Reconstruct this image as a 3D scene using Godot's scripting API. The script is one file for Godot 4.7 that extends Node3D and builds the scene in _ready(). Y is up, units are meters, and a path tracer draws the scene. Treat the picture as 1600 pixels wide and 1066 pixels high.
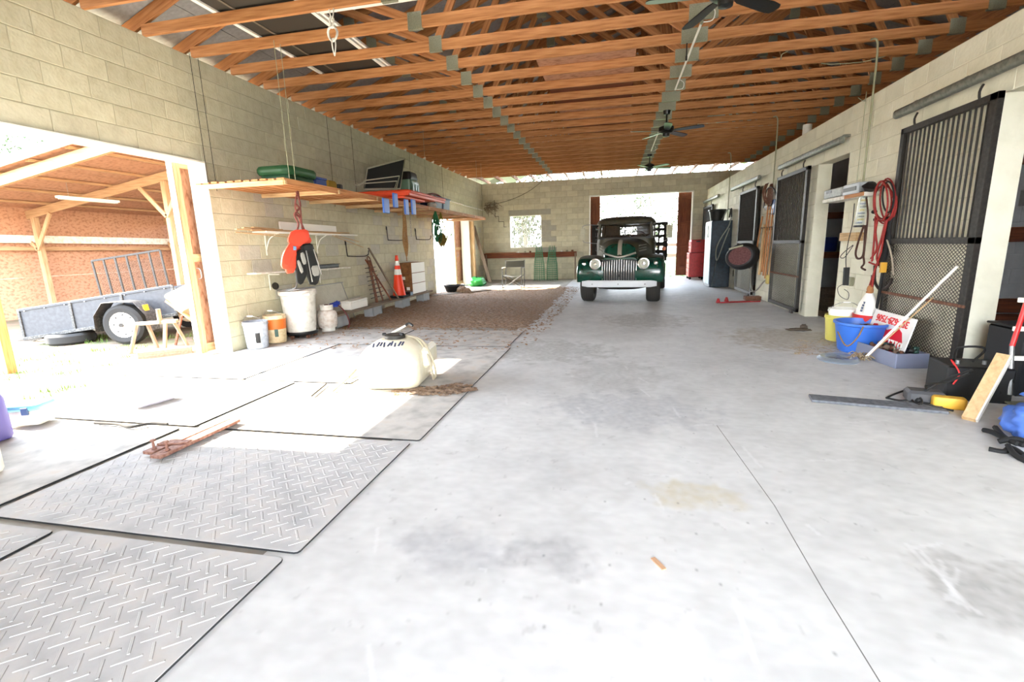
extends Node3D
# A long block-walled barn: concrete aisle, timber trusses, stalls along one side, an old farm truck at the far door.
const CAMY := 1.307
const FPX := 741.63
const XL := -5.03     # inside face of the wall with the wide opening
const XR := 3.15      # aisle face of the stall wall
const ZB := -18.4     # inside face of the end wall
const XE := 6.83      # outer stall wall
const CR := 0.2032    # block course
const TS := 0.621     # truss spacing
var CB: Basis
var M := {}
var TX := {}
var used := {}
var rng := RandomNumberGenerator.new()

# ---------- pixels to places on known planes
func ray(u: float, v: float) -> Vector3: return CB * Vector3((u - 800.0) / FPX, -(v - 533.0) / FPX, -1.0)
func PX(u: float, v: float, x: float) -> Vector3:
	var d := ray(u, v); return Vector3(0, CAMY, 0) + d * (x / d.x)
func PY(u: float, v: float, y: float) -> Vector3:
	var d := ray(u, v); return Vector3(0, CAMY, 0) + d * ((y - CAMY) / d.y)
func PZ(u: float, v: float, z: float) -> Vector3:
	var d := ray(u, v); return Vector3(0, CAMY, 0) + d * (z / d.z)
func project(p: Vector3) -> Vector3:
	var q := CB.transposed() * (p - Vector3(0, CAMY, 0))
	if q.z > -0.05: return Vector3(-9999, -9999, q.z)
	return Vector3(800.0 + FPX * q.x / -q.z, 533.0 - FPX * q.y / -q.z, -q.z)

# ---------- mesh building
func S() -> SurfaceTool:
	var s := SurfaceTool.new(); s.begin(Mesh.PRIMITIVE_TRIANGLES); return s
func quad(s: SurfaceTool, a: Vector3, b: Vector3, c: Vector3, d: Vector3, out := Vector3.ZERO) -> void:
	var n := (c - a).cross(d - b)
	if n.length_squared() < 1e-16: return
	n = n.normalized()
	if out != Vector3.ZERO and n.dot(out) < 0.0:
		var t := b; b = d; d = t; n = -n
	s.set_normal(n)
	for p in [a, c, b, a, d, c]: s.add_vertex(p)
func quv(s: SurfaceTool, a: Vector3, b: Vector3, c: Vector3, d: Vector3) -> void:   # uv 0..1: a = (0,0) b = (1,0) c = (1,1) d = (0,1)
	var n := (c - a).cross(d - b).normalized()
	s.set_normal(n)
	var ps := [a, c, b, a, d, c]
	var us := [Vector2(0, 0), Vector2(1, 1), Vector2(1, 0), Vector2(0, 0), Vector2(0, 1), Vector2(1, 1)]
	for i in 6: s.set_uv(us[i]); s.add_vertex(ps[i])
func tri(s: SurfaceTool, a: Vector3, b: Vector3, c: Vector3, out := Vector3.ZERO) -> void:
	var n := (b - a).cross(c - a)
	if n.length_squared() < 1e-16: return
	n = n.normalized()
	if out != Vector3.ZERO and n.dot(out) < 0.0:
		var t := b; b = c; c = t; n = -n
	s.set_normal(n)
	for p in [a, c, b]: s.add_vertex(p)
func bx(s: SurfaceTool, c: Vector3, sz: Vector3, b := Basis.IDENTITY, bev := 0.0) -> void:
	var h := sz * 0.5
	if bev <= 0.0:
		for ax in 3:
			for sg in [-1.0, 1.0]:
				var n := Vector3.ZERO; n[ax] = sg
				var u := Vector3.ZERO; u[(ax + 1) % 3] = h[(ax + 1) % 3]
				var v := Vector3.ZERO; v[(ax + 2) % 3] = h[(ax + 2) % 3]
				var o := n * h[ax]
				quad(s, c + b * (o - u - v), c + b * (o + u - v), c + b * (o + u + v), c + b * (o - u + v), b * n)
		return
	bev = minf(bev, minf(h.x, minf(h.y, h.z)) * 0.9)
	var g := h - Vector3.ONE * bev
	for ax in 3:
		var a1 := (ax + 1) % 3
		var a2 := (ax + 2) % 3
		for sg in [-1.0, 1.0]:
			var n := Vector3.ZERO; n[ax] = sg
			var u := Vector3.ZERO; u[a1] = g[a1]
			var v := Vector3.ZERO; v[a2] = g[a2]
			var o := n * h[ax]
			quad(s, c + b * (o - u - v), c + b * (o + u - v), c + b * (o + u + v), c + b * (o - u + v), b * n)
			for sh in [-1.0, 1.0]:   # edge along a2 between faces ax and a1
				var p1 := Vector3.ZERO; p1[ax] = sg * h[ax]; p1[a1] = sh * g[a1]
				var p2 := Vector3.ZERO; p2[ax] = sg * g[ax]; p2[a1] = sh * h[a1]
				var e := Vector3.ZERO; e[a2] = g[a2]
				var nn := Vector3.ZERO; nn[ax] = sg; nn[a1] = sh
				quad(s, c + b * (p1 - e), c + b * (p1 + e), c + b * (p2 + e), c + b * (p2 - e), b * nn)
	for sx in [-1.0, 1.0]:
		for sy in [-1.0, 1.0]:
			for sz2 in [-1.0, 1.0]:
				var k := Vector3(sx, sy, sz2)
				tri(s, c + b * (k * Vector3(h.x, g.y, g.z)), c + b * (k * Vector3(g.x, h.y, g.z)), c + b * (k * Vector3(g.x, g.y, h.z)), b * k)
func bar(s: SurfaceTool, p: Vector3, q: Vector3, w: float, d: float, up := Vector3.UP, bev := 0.0) -> void:   # a straight timber from p to q: w across, d along up
	var z := (q - p)
	var l := z.length(); z /= l
	if absf(z.dot(up)) > 0.98: up = Vector3.RIGHT
	var x := up.cross(z).normalized()
	var y := z.cross(x)
	bx(s, (p + q) * 0.5, Vector3(w, d, l), Basis(x, y, z), bev)
func tube(s: SurfaceTool, pts: Array, r, n := 6, closed := false, caps := true) -> void:
	var m := pts.size()
	var rings := []
	var nx := Vector3.ZERO
	for i in m:
		var t: Vector3
		if closed: t = pts[(i + 1) % m] - pts[(i + m - 1) % m]
		else: t = pts[mini(i + 1, m - 1)] - pts[maxi(i - 1, 0)]
		t = t.normalized()
		if i == 0:
			nx = t.cross(Vector3.UP if absf(t.y) < 0.9 else Vector3.RIGHT).normalized()
		else:
			nx = (nx - t * nx.dot(t))
			nx = nx.normalized() if nx.length() > 1e-4 else t.cross(Vector3.UP if absf(t.y) < 0.9 else Vector3.RIGHT).normalized()
		var ny := t.cross(nx)
		var rr: float = r[i] if r is Array else r
		var ring := []
		for k in n:
			var a := TAU * k / n
			var d := nx * cos(a) + ny * sin(a)
			ring.append([pts[i] + d * rr, d])
		rings.append(ring)
	for i in (m if closed else m - 1):
		var A: Array = rings[i]
		var B: Array = rings[(i + 1) % m]
		for k in n:
			var k2 := (k + 1) % n
			for e in [A[k], B[k], B[k2], A[k], B[k2], A[k2]]:
				s.set_normal(e[1]); s.add_vertex(e[0])
	if caps and not closed:
		for e in [0, m - 1]:
			var out: Vector3 = (pts[0] - pts[1]) if e == 0 else (pts[m - 1] - pts[m - 2])
			for k in range(1, n - 1): tri(s, rings[e][0][0], rings[e][k][0], rings[e][k + 1][0], out)
func cyl(s: SurfaceTool, a: Vector3, b: Vector3, ra: float, rb := -1.0, n := 12) -> void:
	tube(s, [a, b], [ra, ra if rb < 0.0 else rb], n)
func lathe(s: SurfaceTool, prof: Array, c := Vector3.ZERO, n := 20, b := Basis.IDENTITY, sc := Vector2.ONE) -> void:   # prof: Vector2(radius, height)
	for i in prof.size() - 1:
		var p: Vector2 = prof[i]
		var q: Vector2 = prof[i + 1]
		var dn := Vector2(q.y - p.y, -(q.x - p.x))
		if dn.length() < 1e-6: continue
		dn = dn.normalized()
		for k in n:
			var a0 := TAU * k / n
			var a1 := TAU * (k + 1) / n
			var P := func(r: float, y: float, a: float) -> Vector3: return c + b * Vector3(r * cos(a) * sc.x, y, r * sin(a) * sc.y)
			var N := func(a: float) -> Vector3: return b * Vector3(dn.x * cos(a), dn.y, dn.x * sin(a))
			var v := [[P.call(p.x, p.y, a0), N.call(a0)], [P.call(p.x, p.y, a1), N.call(a1)], [P.call(q.x, q.y, a1), N.call(a1)], [P.call(q.x, q.y, a0), N.call(a0)]]
			for e in [0, 1, 2, 0, 2, 3]: s.set_normal(v[e][1]); s.add_vertex(v[e][0])
func loft(s: SurfaceTool, rings: Array, closed := true, capped := true) -> void:   # rings of equal point counts, smooth
	var m := rings.size()
	var n: int = rings[0].size()
	var nor := []
	var mid := Vector3.ZERO
	for r in rings:
		for p in r: mid += p
	mid /= float(m * n)
	var total := 0.0
	for i in m:
		var row := []
		for k in n:
			var du: Vector3 = rings[mini(i + 1, m - 1)][k] - rings[maxi(i - 1, 0)][k]
			var k0 := (k + n - 1) % n if closed else maxi(k - 1, 0)
			var k1 := (k + 1) % n if closed else mini(k + 1, n - 1)
			var dv: Vector3 = rings[i][k1] - rings[i][k0]
			var nn := du.cross(dv)
			nn = nn.normalized() if nn.length() > 1e-9 else Vector3.UP
			total += nn.dot(rings[i][k] - mid)
			row.append(nn)
		nor.append(row)
	var sg := 1.0 if total >= 0.0 else -1.0
	for i in m - 1:
		for k in (n if closed else n - 1):
			var k2 := (k + 1) % n
			var ix := [[i, k], [i + 1, k2], [i + 1, k], [i, k], [i, k2], [i + 1, k2]]
			if sg < 0.0: ix = [[i, k], [i + 1, k], [i + 1, k2], [i, k], [i + 1, k2], [i, k2]]
			for e in ix:
				s.set_normal(nor[e[0]][e[1]] * sg); s.add_vertex(rings[e[0]][e[1]])
	if capped and closed:
		for e in [0, m - 1]:
			var out: Vector3 = (rings[0][0] - rings[1][0]) if e == 0 else (rings[m - 1][0] - rings[m - 2][0])
			var cc := Vector3.ZERO
			for p in rings[e]: cc += p
			cc /= float(n)
			for k in n: tri(s, cc, rings[e][k], rings[e][(k + 1) % n], out)
func rrect(w: float, h: float, r: float, per := 4) -> Array:   # rounded rectangle outline, Vector2s
	var o := []
	r = minf(r, minf(w, h) * 0.499)
	for q in 4:
		var cx := (w * 0.5 - r) * (1 if q == 0 or q == 3 else -1)
		var cy := (h * 0.5 - r) * (1 if q < 2 else -1)
		for i in per + 1:
			var a := PI * 0.5 * (q + float(i) / per)
			o.append(Vector2(cx + r * cos(a), cy + r * sin(a)))
	return o
func rbox(s: SurfaceTool, c: Vector3, sz: Vector3, r: float, b := Basis.IDENTITY, taper := 1.0) -> void:   # upright box with rounded plan and softened top and bottom; taper scales the foot
	var rings := []
	var e := minf(r * 0.5, sz.y * 0.3)
	for st in [[-0.5, -e], [-0.5, 0.0], [0.5, 0.0], [0.5, -e]]:
		pass
	for k in 4:
		var y: float = [-sz.y * 0.5, -sz.y * 0.5 + e, sz.y * 0.5 - e, sz.y * 0.5][k]
		var f: float = lerpf(taper, 1.0, y / sz.y + 0.5)
		var inn: float = e * 0.7 if k == 0 or k == 3 else 0.0
		var ring := []
		for p in rrect(sz.x * f - inn * 2.0, sz.z * f - inn * 2.0, maxf(r - inn, 0.004)): ring.append(c + b * Vector3(p.x, y, p.y))
		rings.append(ring)
	loft(s, rings)
func blob(s: SurfaceTool, c: Vector3, r: Vector3, rough := 0.0, sd := 1, nu := 14, nv := 9, b := Basis.IDENTITY) -> void:
	var f := FastNoiseLite.new(); f.seed = sd; f.frequency = 0.9
	var rings := []
	for i in nv + 1:
		var t := PI * (float(i) / nv)
		var ring := []
		for k in nu:
			var a := TAU * k / nu
			var d := Vector3(sin(t) * cos(a), cos(t), sin(t) * sin(a))
			ring.append(c + b * (d * r * (1.0 + rough * f.get_noise_3d(d.x * 2.2, d.y * 2.2, d.z * 2.2))))
		rings.append(ring)
	loft(s, rings, true, false)
func curve(pts: Array, sub := 6) -> Array:   # Catmull-Rom through the points
	var o := []
	var m := pts.size()
	for i in m - 1:
		var a: Vector3 = pts[maxi(i - 1, 0)]
		var b: Vector3 = pts[i]
		var c: Vector3 = pts[i + 1]
		var d: Vector3 = pts[mini(i + 2, m - 1)]
		for k in sub: o.append(b.cubic_interpolate(c, a, d, float(k) / sub))
	o.append(pts[m - 1])
	return o
func net(s: SurfaceTool, o: Vector3, ux: Vector3, uy: Vector3, w: float, h: float, cw: float, ch: float, sw: float, th: float) -> void:   # expanded metal: diamonds of strands
	var nx := int(w / cw)
	var ny := int(h / ch)
	var n := ux.cross(uy).normalized()
	for i in nx:
		for j in ny:
			var a := o + ux * (cw * i) + uy * (ch * (j + 0.5))
			var top := o + ux * (cw * (i + 0.5)) + uy * (ch * (j + 1.0))
			var bot := o + ux * (cw * (i + 0.5)) + uy * (ch * j)
			var r := a + ux * cw
			for e in [[a, top], [top, r], [a, bot], [bot, r]]:
				var p: Vector3 = e[0]
				var q: Vector3 = e[1]
				var wv := ux * (sw * 0.5)
				quad(s, p - wv + n * th, p + wv + n * th, q + wv + n * th, q - wv + n * th, n)
				quad(s, p - wv - n * th, p + wv - n * th, q + wv - n * th, q - wv - n * th, -n)
				quad(s, p - wv + n * th, q - wv + n * th, q - wv - n * th, p - wv - n * th, -ux)
				quad(s, p + wv + n * th, q + wv + n * th, q + wv - n * th, p + wv - n * th, ux)

# ---------- nodes
func numbered(called: String) -> String:
	if not used.has(called): used[called] = 0; return called
	used[called] += 1
	return "%s_%03d" % [called, used[called]]
func thing(called: String, label: String, category: String, at := Vector3.ZERO, group := "") -> Node3D:   # parts are built in world coordinates and hung under the thing's base
	var o := Node3D.new(); o.name = numbered(called); add_child(o); o.position = at
	o.set_meta("label", label); o.set_meta("category", category)
	if group != "": o.set_meta("group", group)
	o.set_meta("world_parts", true)
	return o
func piece(called: String, mesh: Mesh, m: Material, parent: Node, at := Vector3.ZERO, b := Basis.IDENTITY) -> MeshInstance3D:
	var o := MeshInstance3D.new(); o.name = called; o.mesh = mesh; o.material_override = m
	parent.add_child(o, true); o.transform = Transform3D(b, at)
	return o
func obj(called: String, s: SurfaceTool, m: Material, parent: Node = self) -> MeshInstance3D:
	var o := MeshInstance3D.new(); o.mesh = s.commit(); o.material_override = m
	o.name = numbered(called) if parent == self else called
	parent.add_child(o, true)
	if parent.has_meta("world_parts"): o.position = -parent.position
	return o
func tag(o: Node, label: String, category: String, group := "") -> Node:
	o.set_meta("label", label); o.set_meta("category", category)
	if group != "": o.set_meta("group", group)
	return o
func struct(o: Node, label := "", category := "") -> Node:
	o.set_meta("kind", "structure")
	if label != "": o.set_meta("label", label); o.set_meta("category", category)
	return o
func holder(called: String, label: String, category: String) -> Node3D:   # a piece of the setting that carries pieces
	var o := Node3D.new(); o.name = numbered(called); add_child(o); struct(o, label, category); return o
func dup(root: Node3D, at: Vector3, label := "") -> Node3D:
	var r: Node3D = root.duplicate(); r.name = numbered(String(root.name)); add_child(r); r.position = at
	if label != "": r.set_meta("label", label)
	return r

# ---------- materials
func noise_tex(key: String, sd: int, freq: float, cols: Array, n := 256, oct := 4, contrast := 1.0) -> ImageTexture:
	if TX.has(key): return TX[key]
	var f := FastNoiseLite.new(); f.seed = sd; f.frequency = freq; f.fractal_octaves = oct
	var im := f.get_seamless_image(n, n)
	im.convert(Image.FORMAT_L8)
	var src := im.get_data()
	var lut := PackedByteArray()
	for i in 256:
		var t := clampf((i / 255.0 - 0.5) * contrast * 0.6 + 0.5, 0.0, 1.0) * (cols.size() - 1)
		var k := mini(int(t), cols.size() - 2)
		var c: Color = cols[k].lerp(cols[k + 1], t - k)
		lut.append_array(PackedByteArray([c.r8, c.g8, c.b8]))
	var out := PackedByteArray(); out.resize(src.size() * 3)
	for i in src.size():
		var b := src[i] * 3
		out[i * 3] = lut[b]; out[i * 3 + 1] = lut[b + 1]; out[i * 3 + 2] = lut[b + 2]
	TX[key] = ImageTexture.create_from_image(Image.create_from_data(n, n, false, Image.FORMAT_RGB8, out))
	return TX[key]
func normal_tex(key: String, sd: int, freq: float, strength: float, n := 256) -> ImageTexture:
	if TX.has(key): return TX[key]
	var f := FastNoiseLite.new(); f.seed = sd; f.frequency = freq; f.fractal_octaves = 3
	var im := f.get_seamless_image(n, n); im.convert(Image.FORMAT_RGBA8); im.bump_map_to_normal_map(strength)
	TX[key] = ImageTexture.create_from_image(im)
	return TX[key]
func mat(c: Color, rough := 0.7, metal := 0.0) -> StandardMaterial3D:
	var m := StandardMaterial3D.new(); m.albedo_color = c; m.roughness = rough; m.metallic = metal
	m.cull_mode = BaseMaterial3D.CULL_DISABLED
	return m
func tmat(tex: Texture2D, sc: Vector3, rough := 0.8, tint := Color.WHITE, world := true, ntex: Texture2D = null, ns := 1.0, metal := 0.0) -> StandardMaterial3D:
	var m := mat(tint, rough, metal)
	m.albedo_texture = tex; m.uv1_triplanar = true; m.uv1_world_triplanar = world; m.uv1_scale = sc
	if ntex: m.normal_enabled = true; m.normal_texture = ntex; m.normal_scale = ns
	return m
func hexc(h: String) -> Color: return Color.html(h)
func worn(key: String, a: Color, b: Color, c: Color, sc := 2.0, rough := 0.6, metal := 0.0, sd := 5, contrast := 1.6) -> StandardMaterial3D:
	return tmat(noise_tex("worn_" + key, sd, 0.02, [a, b, c], 256, 5, contrast), Vector3.ONE * sc, rough, Color.WHITE, true, null, 1.0, metal)

func make_materials() -> void:
	var bn := normal_tex("n_block", 11, 0.12, 1.2)
	for i in 4:
		var k: float = [1.0, 0.985, 1.012, 0.97][i]
		M["bl%d" % i] = tmat(noise_tex("t_bl", 3, 0.03, [Color(0.72, 0.695, 0.58), Color(0.785, 0.765, 0.66), Color(0.82, 0.805, 0.715)], 256, 5), Vector3.ONE * 0.8, 0.9, Color(k, k, k * 0.99), true, bn, 0.5)
	M.blg = tmat(noise_tex("t_blg", 4, 0.03, [Color(0.69, 0.675, 0.61), Color(0.75, 0.735, 0.67), Color(0.785, 0.77, 0.71)], 256, 5), Vector3.ONE * 0.8, 0.92, Color.WHITE, true, bn, 0.6)
	M.lintel = tmat(noise_tex("t_lin", 14, 0.02, [Color(0.7, 0.675, 0.575), Color(0.785, 0.765, 0.66), Color(0.83, 0.815, 0.725)], 256, 5), Vector3.ONE * 0.7, 0.9, Color.WHITE, true, bn, 0.5)
	M.mortar_l = mat(Color(0.7, 0.68, 0.58), 0.95)
	for i in 3:
		var k: float = [1.0, 0.96, 1.03][i]
		M["bb%d" % i] = tmat(noise_tex("t_bb", 6, 0.025, [Color(0.72, 0.695, 0.58), Color(0.785, 0.765, 0.66), Color(0.82, 0.805, 0.715)], 256, 5), Vector3.ONE * 0.7, 0.92, Color(k, k, k), true, bn, 0.6)
	M.bbd = tmat(noise_tex("t_bbd", 7, 0.03, [Color(0.6, 0.585, 0.53), Color(0.67, 0.655, 0.6)], 256, 5), Vector3.ONE * 0.8, 0.92, Color.WHITE, true, bn, 0.6)
	M.mortar_b = mat(Color(0.7, 0.68, 0.58), 0.95)
	for i in 3:
		var k: float = [1.0, 0.98, 1.02][i]
		M["br%d" % i] = tmat(noise_tex("t_br", 8, 0.02, [Color(0.84, 0.825, 0.735), Color(0.9, 0.885, 0.8), Color(0.925, 0.91, 0.835)], 256, 5), Vector3.ONE * 0.6, 0.75, Color(k, k, k), true, bn, 0.3)
	M.mortar_r = mat(Color(0.85, 0.83, 0.74), 0.85)
	M.stall_block = tmat(noise_tex("t_sb", 9, 0.03, [Color(0.6, 0.615, 0.62), Color(0.68, 0.69, 0.69)], 256, 4), Vector3.ONE * 0.8, 0.9)
	M.white = mat(Color(0.93, 0.92, 0.88), 0.5)
	M.white_worn = worn("white", Color(0.72, 0.7, 0.64), Color(0.88, 0.87, 0.83), Color(0.94, 0.93, 0.9), 1.5, 0.6)
	var pine := [Color(0.56, 0.34, 0.18), Color(0.68, 0.45, 0.26), Color(0.74, 0.51, 0.31), Color(0.79, 0.57, 0.37)]
	var pt := noise_tex("t_pine", 21, 0.022, pine, 256, 5, 1.5)
	var pn := normal_tex("n_pine", 22, 0.03, 2.0)
	M.pine_x = tmat(pt, Vector3(0.35, 5, 5), 0.7, Color.WHITE, true, pn, 0.3)
	M.pine_l = tmat(pt, Vector3(5, 5, 0.35), 0.7, Color(0.94, 0.92, 0.9), false, pn, 0.3)   # along the member's own z
	M.pine_z = tmat(pt, Vector3(5, 5, 0.35), 0.7, Color.WHITE, true, pn, 0.3)
	M.pine_y = tmat(pt, Vector3(5, 0.35, 5), 0.7, Color.WHITE, true, pn, 0.3)
	var pale := noise_tex("t_pale", 23, 0.022, [Color(0.66, 0.52, 0.36), Color(0.79, 0.66, 0.48), Color(0.86, 0.75, 0.58)], 256, 5, 1.5)
	M.pale_x = tmat(pale, Vector3(0.35, 5, 5), 0.75)
	M.pale_z = tmat(pale, Vector3(5, 5, 0.35), 0.75)
	M.pale_y = tmat(pale, Vector3(5, 0.35, 5), 0.75)
	var grey := noise_tex("t_greyw", 24, 0.022, [Color(0.36, 0.31, 0.26), Color(0.5, 0.44, 0.37), Color(0.6, 0.54, 0.46)], 256, 5, 1.5)
	M.grey_x = tmat(grey, Vector3(0.35, 5, 5), 0.85)
	M.grey_z = tmat(grey, Vector3(5, 5, 0.35), 0.85)
	M.grey_y = tmat(grey, Vector3(5, 0.35, 5), 0.85)
	var brown := noise_tex("t_brown", 25, 0.022, [Color(0.28, 0.14, 0.08), Color(0.42, 0.22, 0.12), Color(0.52, 0.29, 0.17)], 256, 5, 1.5)
	M.brown_x = tmat(brown, Vector3(0.35, 5, 5), 0.8)
	M.brown_y = tmat(brown, Vector3(5, 0.35, 5), 0.8)
	M.brown_z = tmat(brown, Vector3(5, 5, 0.35), 0.8)
	var ply := noise_tex("t_ply", 26, 0.03, [Color(0.55, 0.36, 0.25), Color(0.7, 0.5, 0.38), Color(0.76, 0.57, 0.45), Color(0.72, 0.52, 0.41)], 256, 5, 2.0)
	M.ply_y = tmat(ply, Vector3(2.2, 0.8, 2.2), 0.75)
	M.ply_x = tmat(ply, Vector3(0.8, 2.2, 2.2), 0.75)
	M.ply_pale = tmat(noise_tex("t_plyp", 27, 0.03, [Color(0.66, 0.5, 0.38), Color(0.78, 0.63, 0.5), Color(0.83, 0.7, 0.58)], 256, 5, 2.0), Vector3(2.0, 2.0, 0.8), 0.75)
	M.shed_ply = tmat(noise_tex("t_shed", 86, 0.03, [Color(0.56, 0.4, 0.31), Color(0.68, 0.5, 0.395), Color(0.74, 0.565, 0.46), Color(0.7, 0.52, 0.42)], 256, 5, 2.0), Vector3(1.2, 1.6, 1.2), 0.75)
	var sw := noise_tex("t_shedw", 87, 0.022, [Color(0.58, 0.44, 0.31), Color(0.69, 0.55, 0.41), Color(0.75, 0.62, 0.48)], 256, 5, 1.5)
	M.shed_x = tmat(sw, Vector3(0.35, 5, 5), 0.75)
	M.shed_y = tmat(sw, Vector3(5, 0.35, 5), 0.75)
	M.shed_z = tmat(sw, Vector3(5, 5, 0.35), 0.75)
	M.deck = tmat(noise_tex("t_deck", 28, 0.04, [Color(0.42, 0.41, 0.4), Color(0.52, 0.515, 0.51), Color(0.57, 0.565, 0.56), Color(0.62, 0.61, 0.6)], 256, 5, 1.2), Vector3.ONE * 1.4, 0.6, Color.WHITE)
	M.galv = tmat(noise_tex("t_galv", 29, 0.06, [Color(0.5, 0.5, 0.42), Color(0.6, 0.6, 0.51), Color(0.68, 0.67, 0.58)]), Vector3.ONE * 4, 0.45, Color.WHITE, true, null, 1.0, 0.5)
	M.rail = worn("rail", Color(0.36, 0.37, 0.34), Color(0.47, 0.48, 0.44), Color(0.55, 0.55, 0.5), 3, 0.5, 0.4)
	M.black = mat(Color(0.055, 0.055, 0.06), 0.45)
	M.iron = worn("iron", Color(0.1, 0.085, 0.07), Color(0.16, 0.145, 0.13), Color(0.22, 0.2, 0.18), 4, 0.55, 0.3)
	M.rubber = mat(Color(0.09, 0.09, 0.09), 0.85)
	M.rust = worn("rust", Color(0.25, 0.14, 0.09), Color(0.42, 0.26, 0.18), Color(0.55, 0.4, 0.32), 5, 0.8)
	M.chrome = mat(Color(0.85, 0.85, 0.84), 0.18, 0.95)
	M.steel = mat(Color(0.6, 0.6, 0.6), 0.35, 0.8)
	M.glass = mat(Color(0.06, 0.07, 0.07), 0.04)
	M.mat_r = tmat(noise_tex("t_mat", 31, 0.02, [Color(0.65, 0.645, 0.64), Color(0.71, 0.705, 0.7), Color(0.755, 0.745, 0.735), Color(0.755, 0.73, 0.7)], 512, 6, 1.6), Vector3.ONE * 0.4, 1.0)
	M.mat_d = tmat(noise_tex("t_matd", 32, 0.02, [Color(0.62, 0.6, 0.58), Color(0.7, 0.685, 0.66), Color(0.76, 0.745, 0.72), Color(0.76, 0.72, 0.67)], 512, 6, 1.7), Vector3.ONE * 0.4, 1.0)
	M.mat_edge = mat(Color(0.17, 0.17, 0.175), 0.95)
	M.dirt = tmat(noise_tex("t_dirt", 33, 0.05, [Color(0.46, 0.37, 0.29), Color(0.6, 0.5, 0.405), Color(0.69, 0.59, 0.5), Color(0.76, 0.68, 0.6)], 512, 6, 1.8), Vector3.ONE * 0.5, 0.95, Color.WHITE, true, normal_tex("n_dirt", 34, 0.06, 6.0), 0.7)
	M.earth = tmat(noise_tex("t_earth", 35, 0.02, [Color(0.27, 0.29, 0.16), Color(0.34, 0.32, 0.23), Color(0.39, 0.33, 0.27), Color(0.44, 0.375, 0.31)], 512, 6, 2.0), Vector3.ONE * 0.18, 0.95)
	M.lawn = tmat(noise_tex("t_lawn", 36, 0.03, [Color(0.2, 0.3, 0.11), Color(0.27, 0.37, 0.15), Color(0.34, 0.42, 0.2)], 256, 5, 1.6), Vector3.ONE * 0.25, 0.95)
	M.pad = tmat(noise_tex("t_pad", 37, 0.02, [Color(0.56, 0.53, 0.49), Color(0.66, 0.64, 0.6), Color(0.72, 0.7, 0.67)], 256, 6, 1.5), Vector3.ONE * 0.4, 0.85)
	M.rope = worn("rope", Color(0.4, 0.29, 0.16), Color(0.54, 0.4, 0.24), Color(0.64, 0.5, 0.32), 9, 0.95)
	M.wire = mat(Color(0.62, 0.62, 0.5), 0.6)
	M.cable = mat(Color(0.07, 0.07, 0.07), 0.6)

# ---------- pieces of the setting
func cutrects(u0: float, u1: float, y0: float, y1: float, holes: Array) -> Array:   # the rectangle less its holes, as rectangles [u0, u1, y0, y1]
	var cuts := [u0, u1]
	for h in holes:
		for e in [h[0], h[1]]:
			if e > u0 and e < u1: cuts.append(e)
	cuts.sort()
	var out := []
	for i in cuts.size() - 1:
		var a: float = cuts[i]
		var b: float = cuts[i + 1]
		if b - a < 1e-4: continue
		var m := (a + b) * 0.5
		var ys := [[y0, y1]]
		for h in holes:
			if m > h[0] and m < h[1]:
				var nx := []
				for q in ys:
					if h[3] <= q[0] or h[2] >= q[1]: nx.append(q); continue
					if h[2] > q[0]: nx.append([q[0], h[2]])
					if h[3] < q[1]: nx.append([h[3], q[1]])
				ys = nx
		for q in ys: out.append([a, b, q[0], q[1]])
	return out
func block_wall(h: Node3D, along: int, plane: float, face: float, u0: float, u1: float, rows: int, holes: Array, thick: float, mortar: Material, recess: float, pick: Callable, off := 0.0, cap := 300) -> void:
	# along: 2 = runs along z (plane is x), 0 = runs along x (plane is z). face: +1/-1, side the blocks show on.
	var ax := 0 if along == 2 else 2
	var s := S()
	for r in cutrects(u0, u1, 0.0, rows * CR, holes):
		var c := Vector3.ZERO
		c[along] = (r[0] + r[1]) * 0.5; c.y = (r[2] + r[3]) * 0.5; c[ax] = plane - face * (recess + thick * 0.5)
		var sz := Vector3.ZERO
		sz[along] = r[1] - r[0]; sz.y = r[3] - r[2]; sz[ax] = thick
		bx(s, c, sz)
	obj("mortar_bed", s, mortar, h)
	var list := []
	for j in rows:
		var y := j * CR
		var a := u0 - 0.2032 * (j % 2) + off
		while a < u1:
			var segs := [[maxf(a, u0), minf(a + 0.4064, u1)]]
			for q in holes:
				if q[2] < y + CR * 0.5 and q[3] > y + CR * 0.5:
					var nx := []
					for e in segs:
						if q[1] <= e[0] or q[0] >= e[1]: nx.append(e); continue
						if q[0] > e[0]: nx.append([e[0], q[0]])
						if q[1] < e[1]: nx.append([q[1], e[1]])
					segs = nx
			for e in segs:
				if e[1] - e[0] > 0.035:
					var c := Vector3.ZERO
					c[along] = (e[0] + e[1]) * 0.5; c.y = y + CR * 0.5; c[ax] = plane - face * 0.015
					var q := project(c)
					var wgt := 0.0
					if q.x > -40 and q.x < 1640 and q.y > -30 and q.y < 1096: wgt = (e[1] - e[0]) / (q.z * q.z)
					list.append([wgt, c, snappedf(e[1] - e[0], 0.002), j])
			a += 0.4064
	list.sort_custom(func(p, q): return p[0] > q[0])
	var meshes := {}
	var rest := {}
	for i in list.size():
		var L: float = list[i][2]
		var m: String = pick.call(list[i][1], list[i][3])
		var sz := Vector3.ZERO
		sz[along] = L - 0.009; sz.y = CR - 0.009; sz[ax] = 0.03
		if i < cap:
			if not meshes.has(L):
				var t := S(); bx(t, Vector3.ZERO, sz, Basis.IDENTITY, 0.004); meshes[L] = t.commit()
			var w := list[i][1] as Vector3
			w[ax] += face * (hash(i * 7 + int(plane * 10)) % 100 / 100.0 - 0.5) * recess * 0.5
			piece("block", meshes[L], M[m], h, w)
		else:
			if not rest.has(m): rest[m] = S()
			bx(rest[m], list[i][1], sz)
	for m in rest:
		var o := obj("far_blocks", rest[m], M[m], h); o.set_meta("kind", "stuff")
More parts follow.
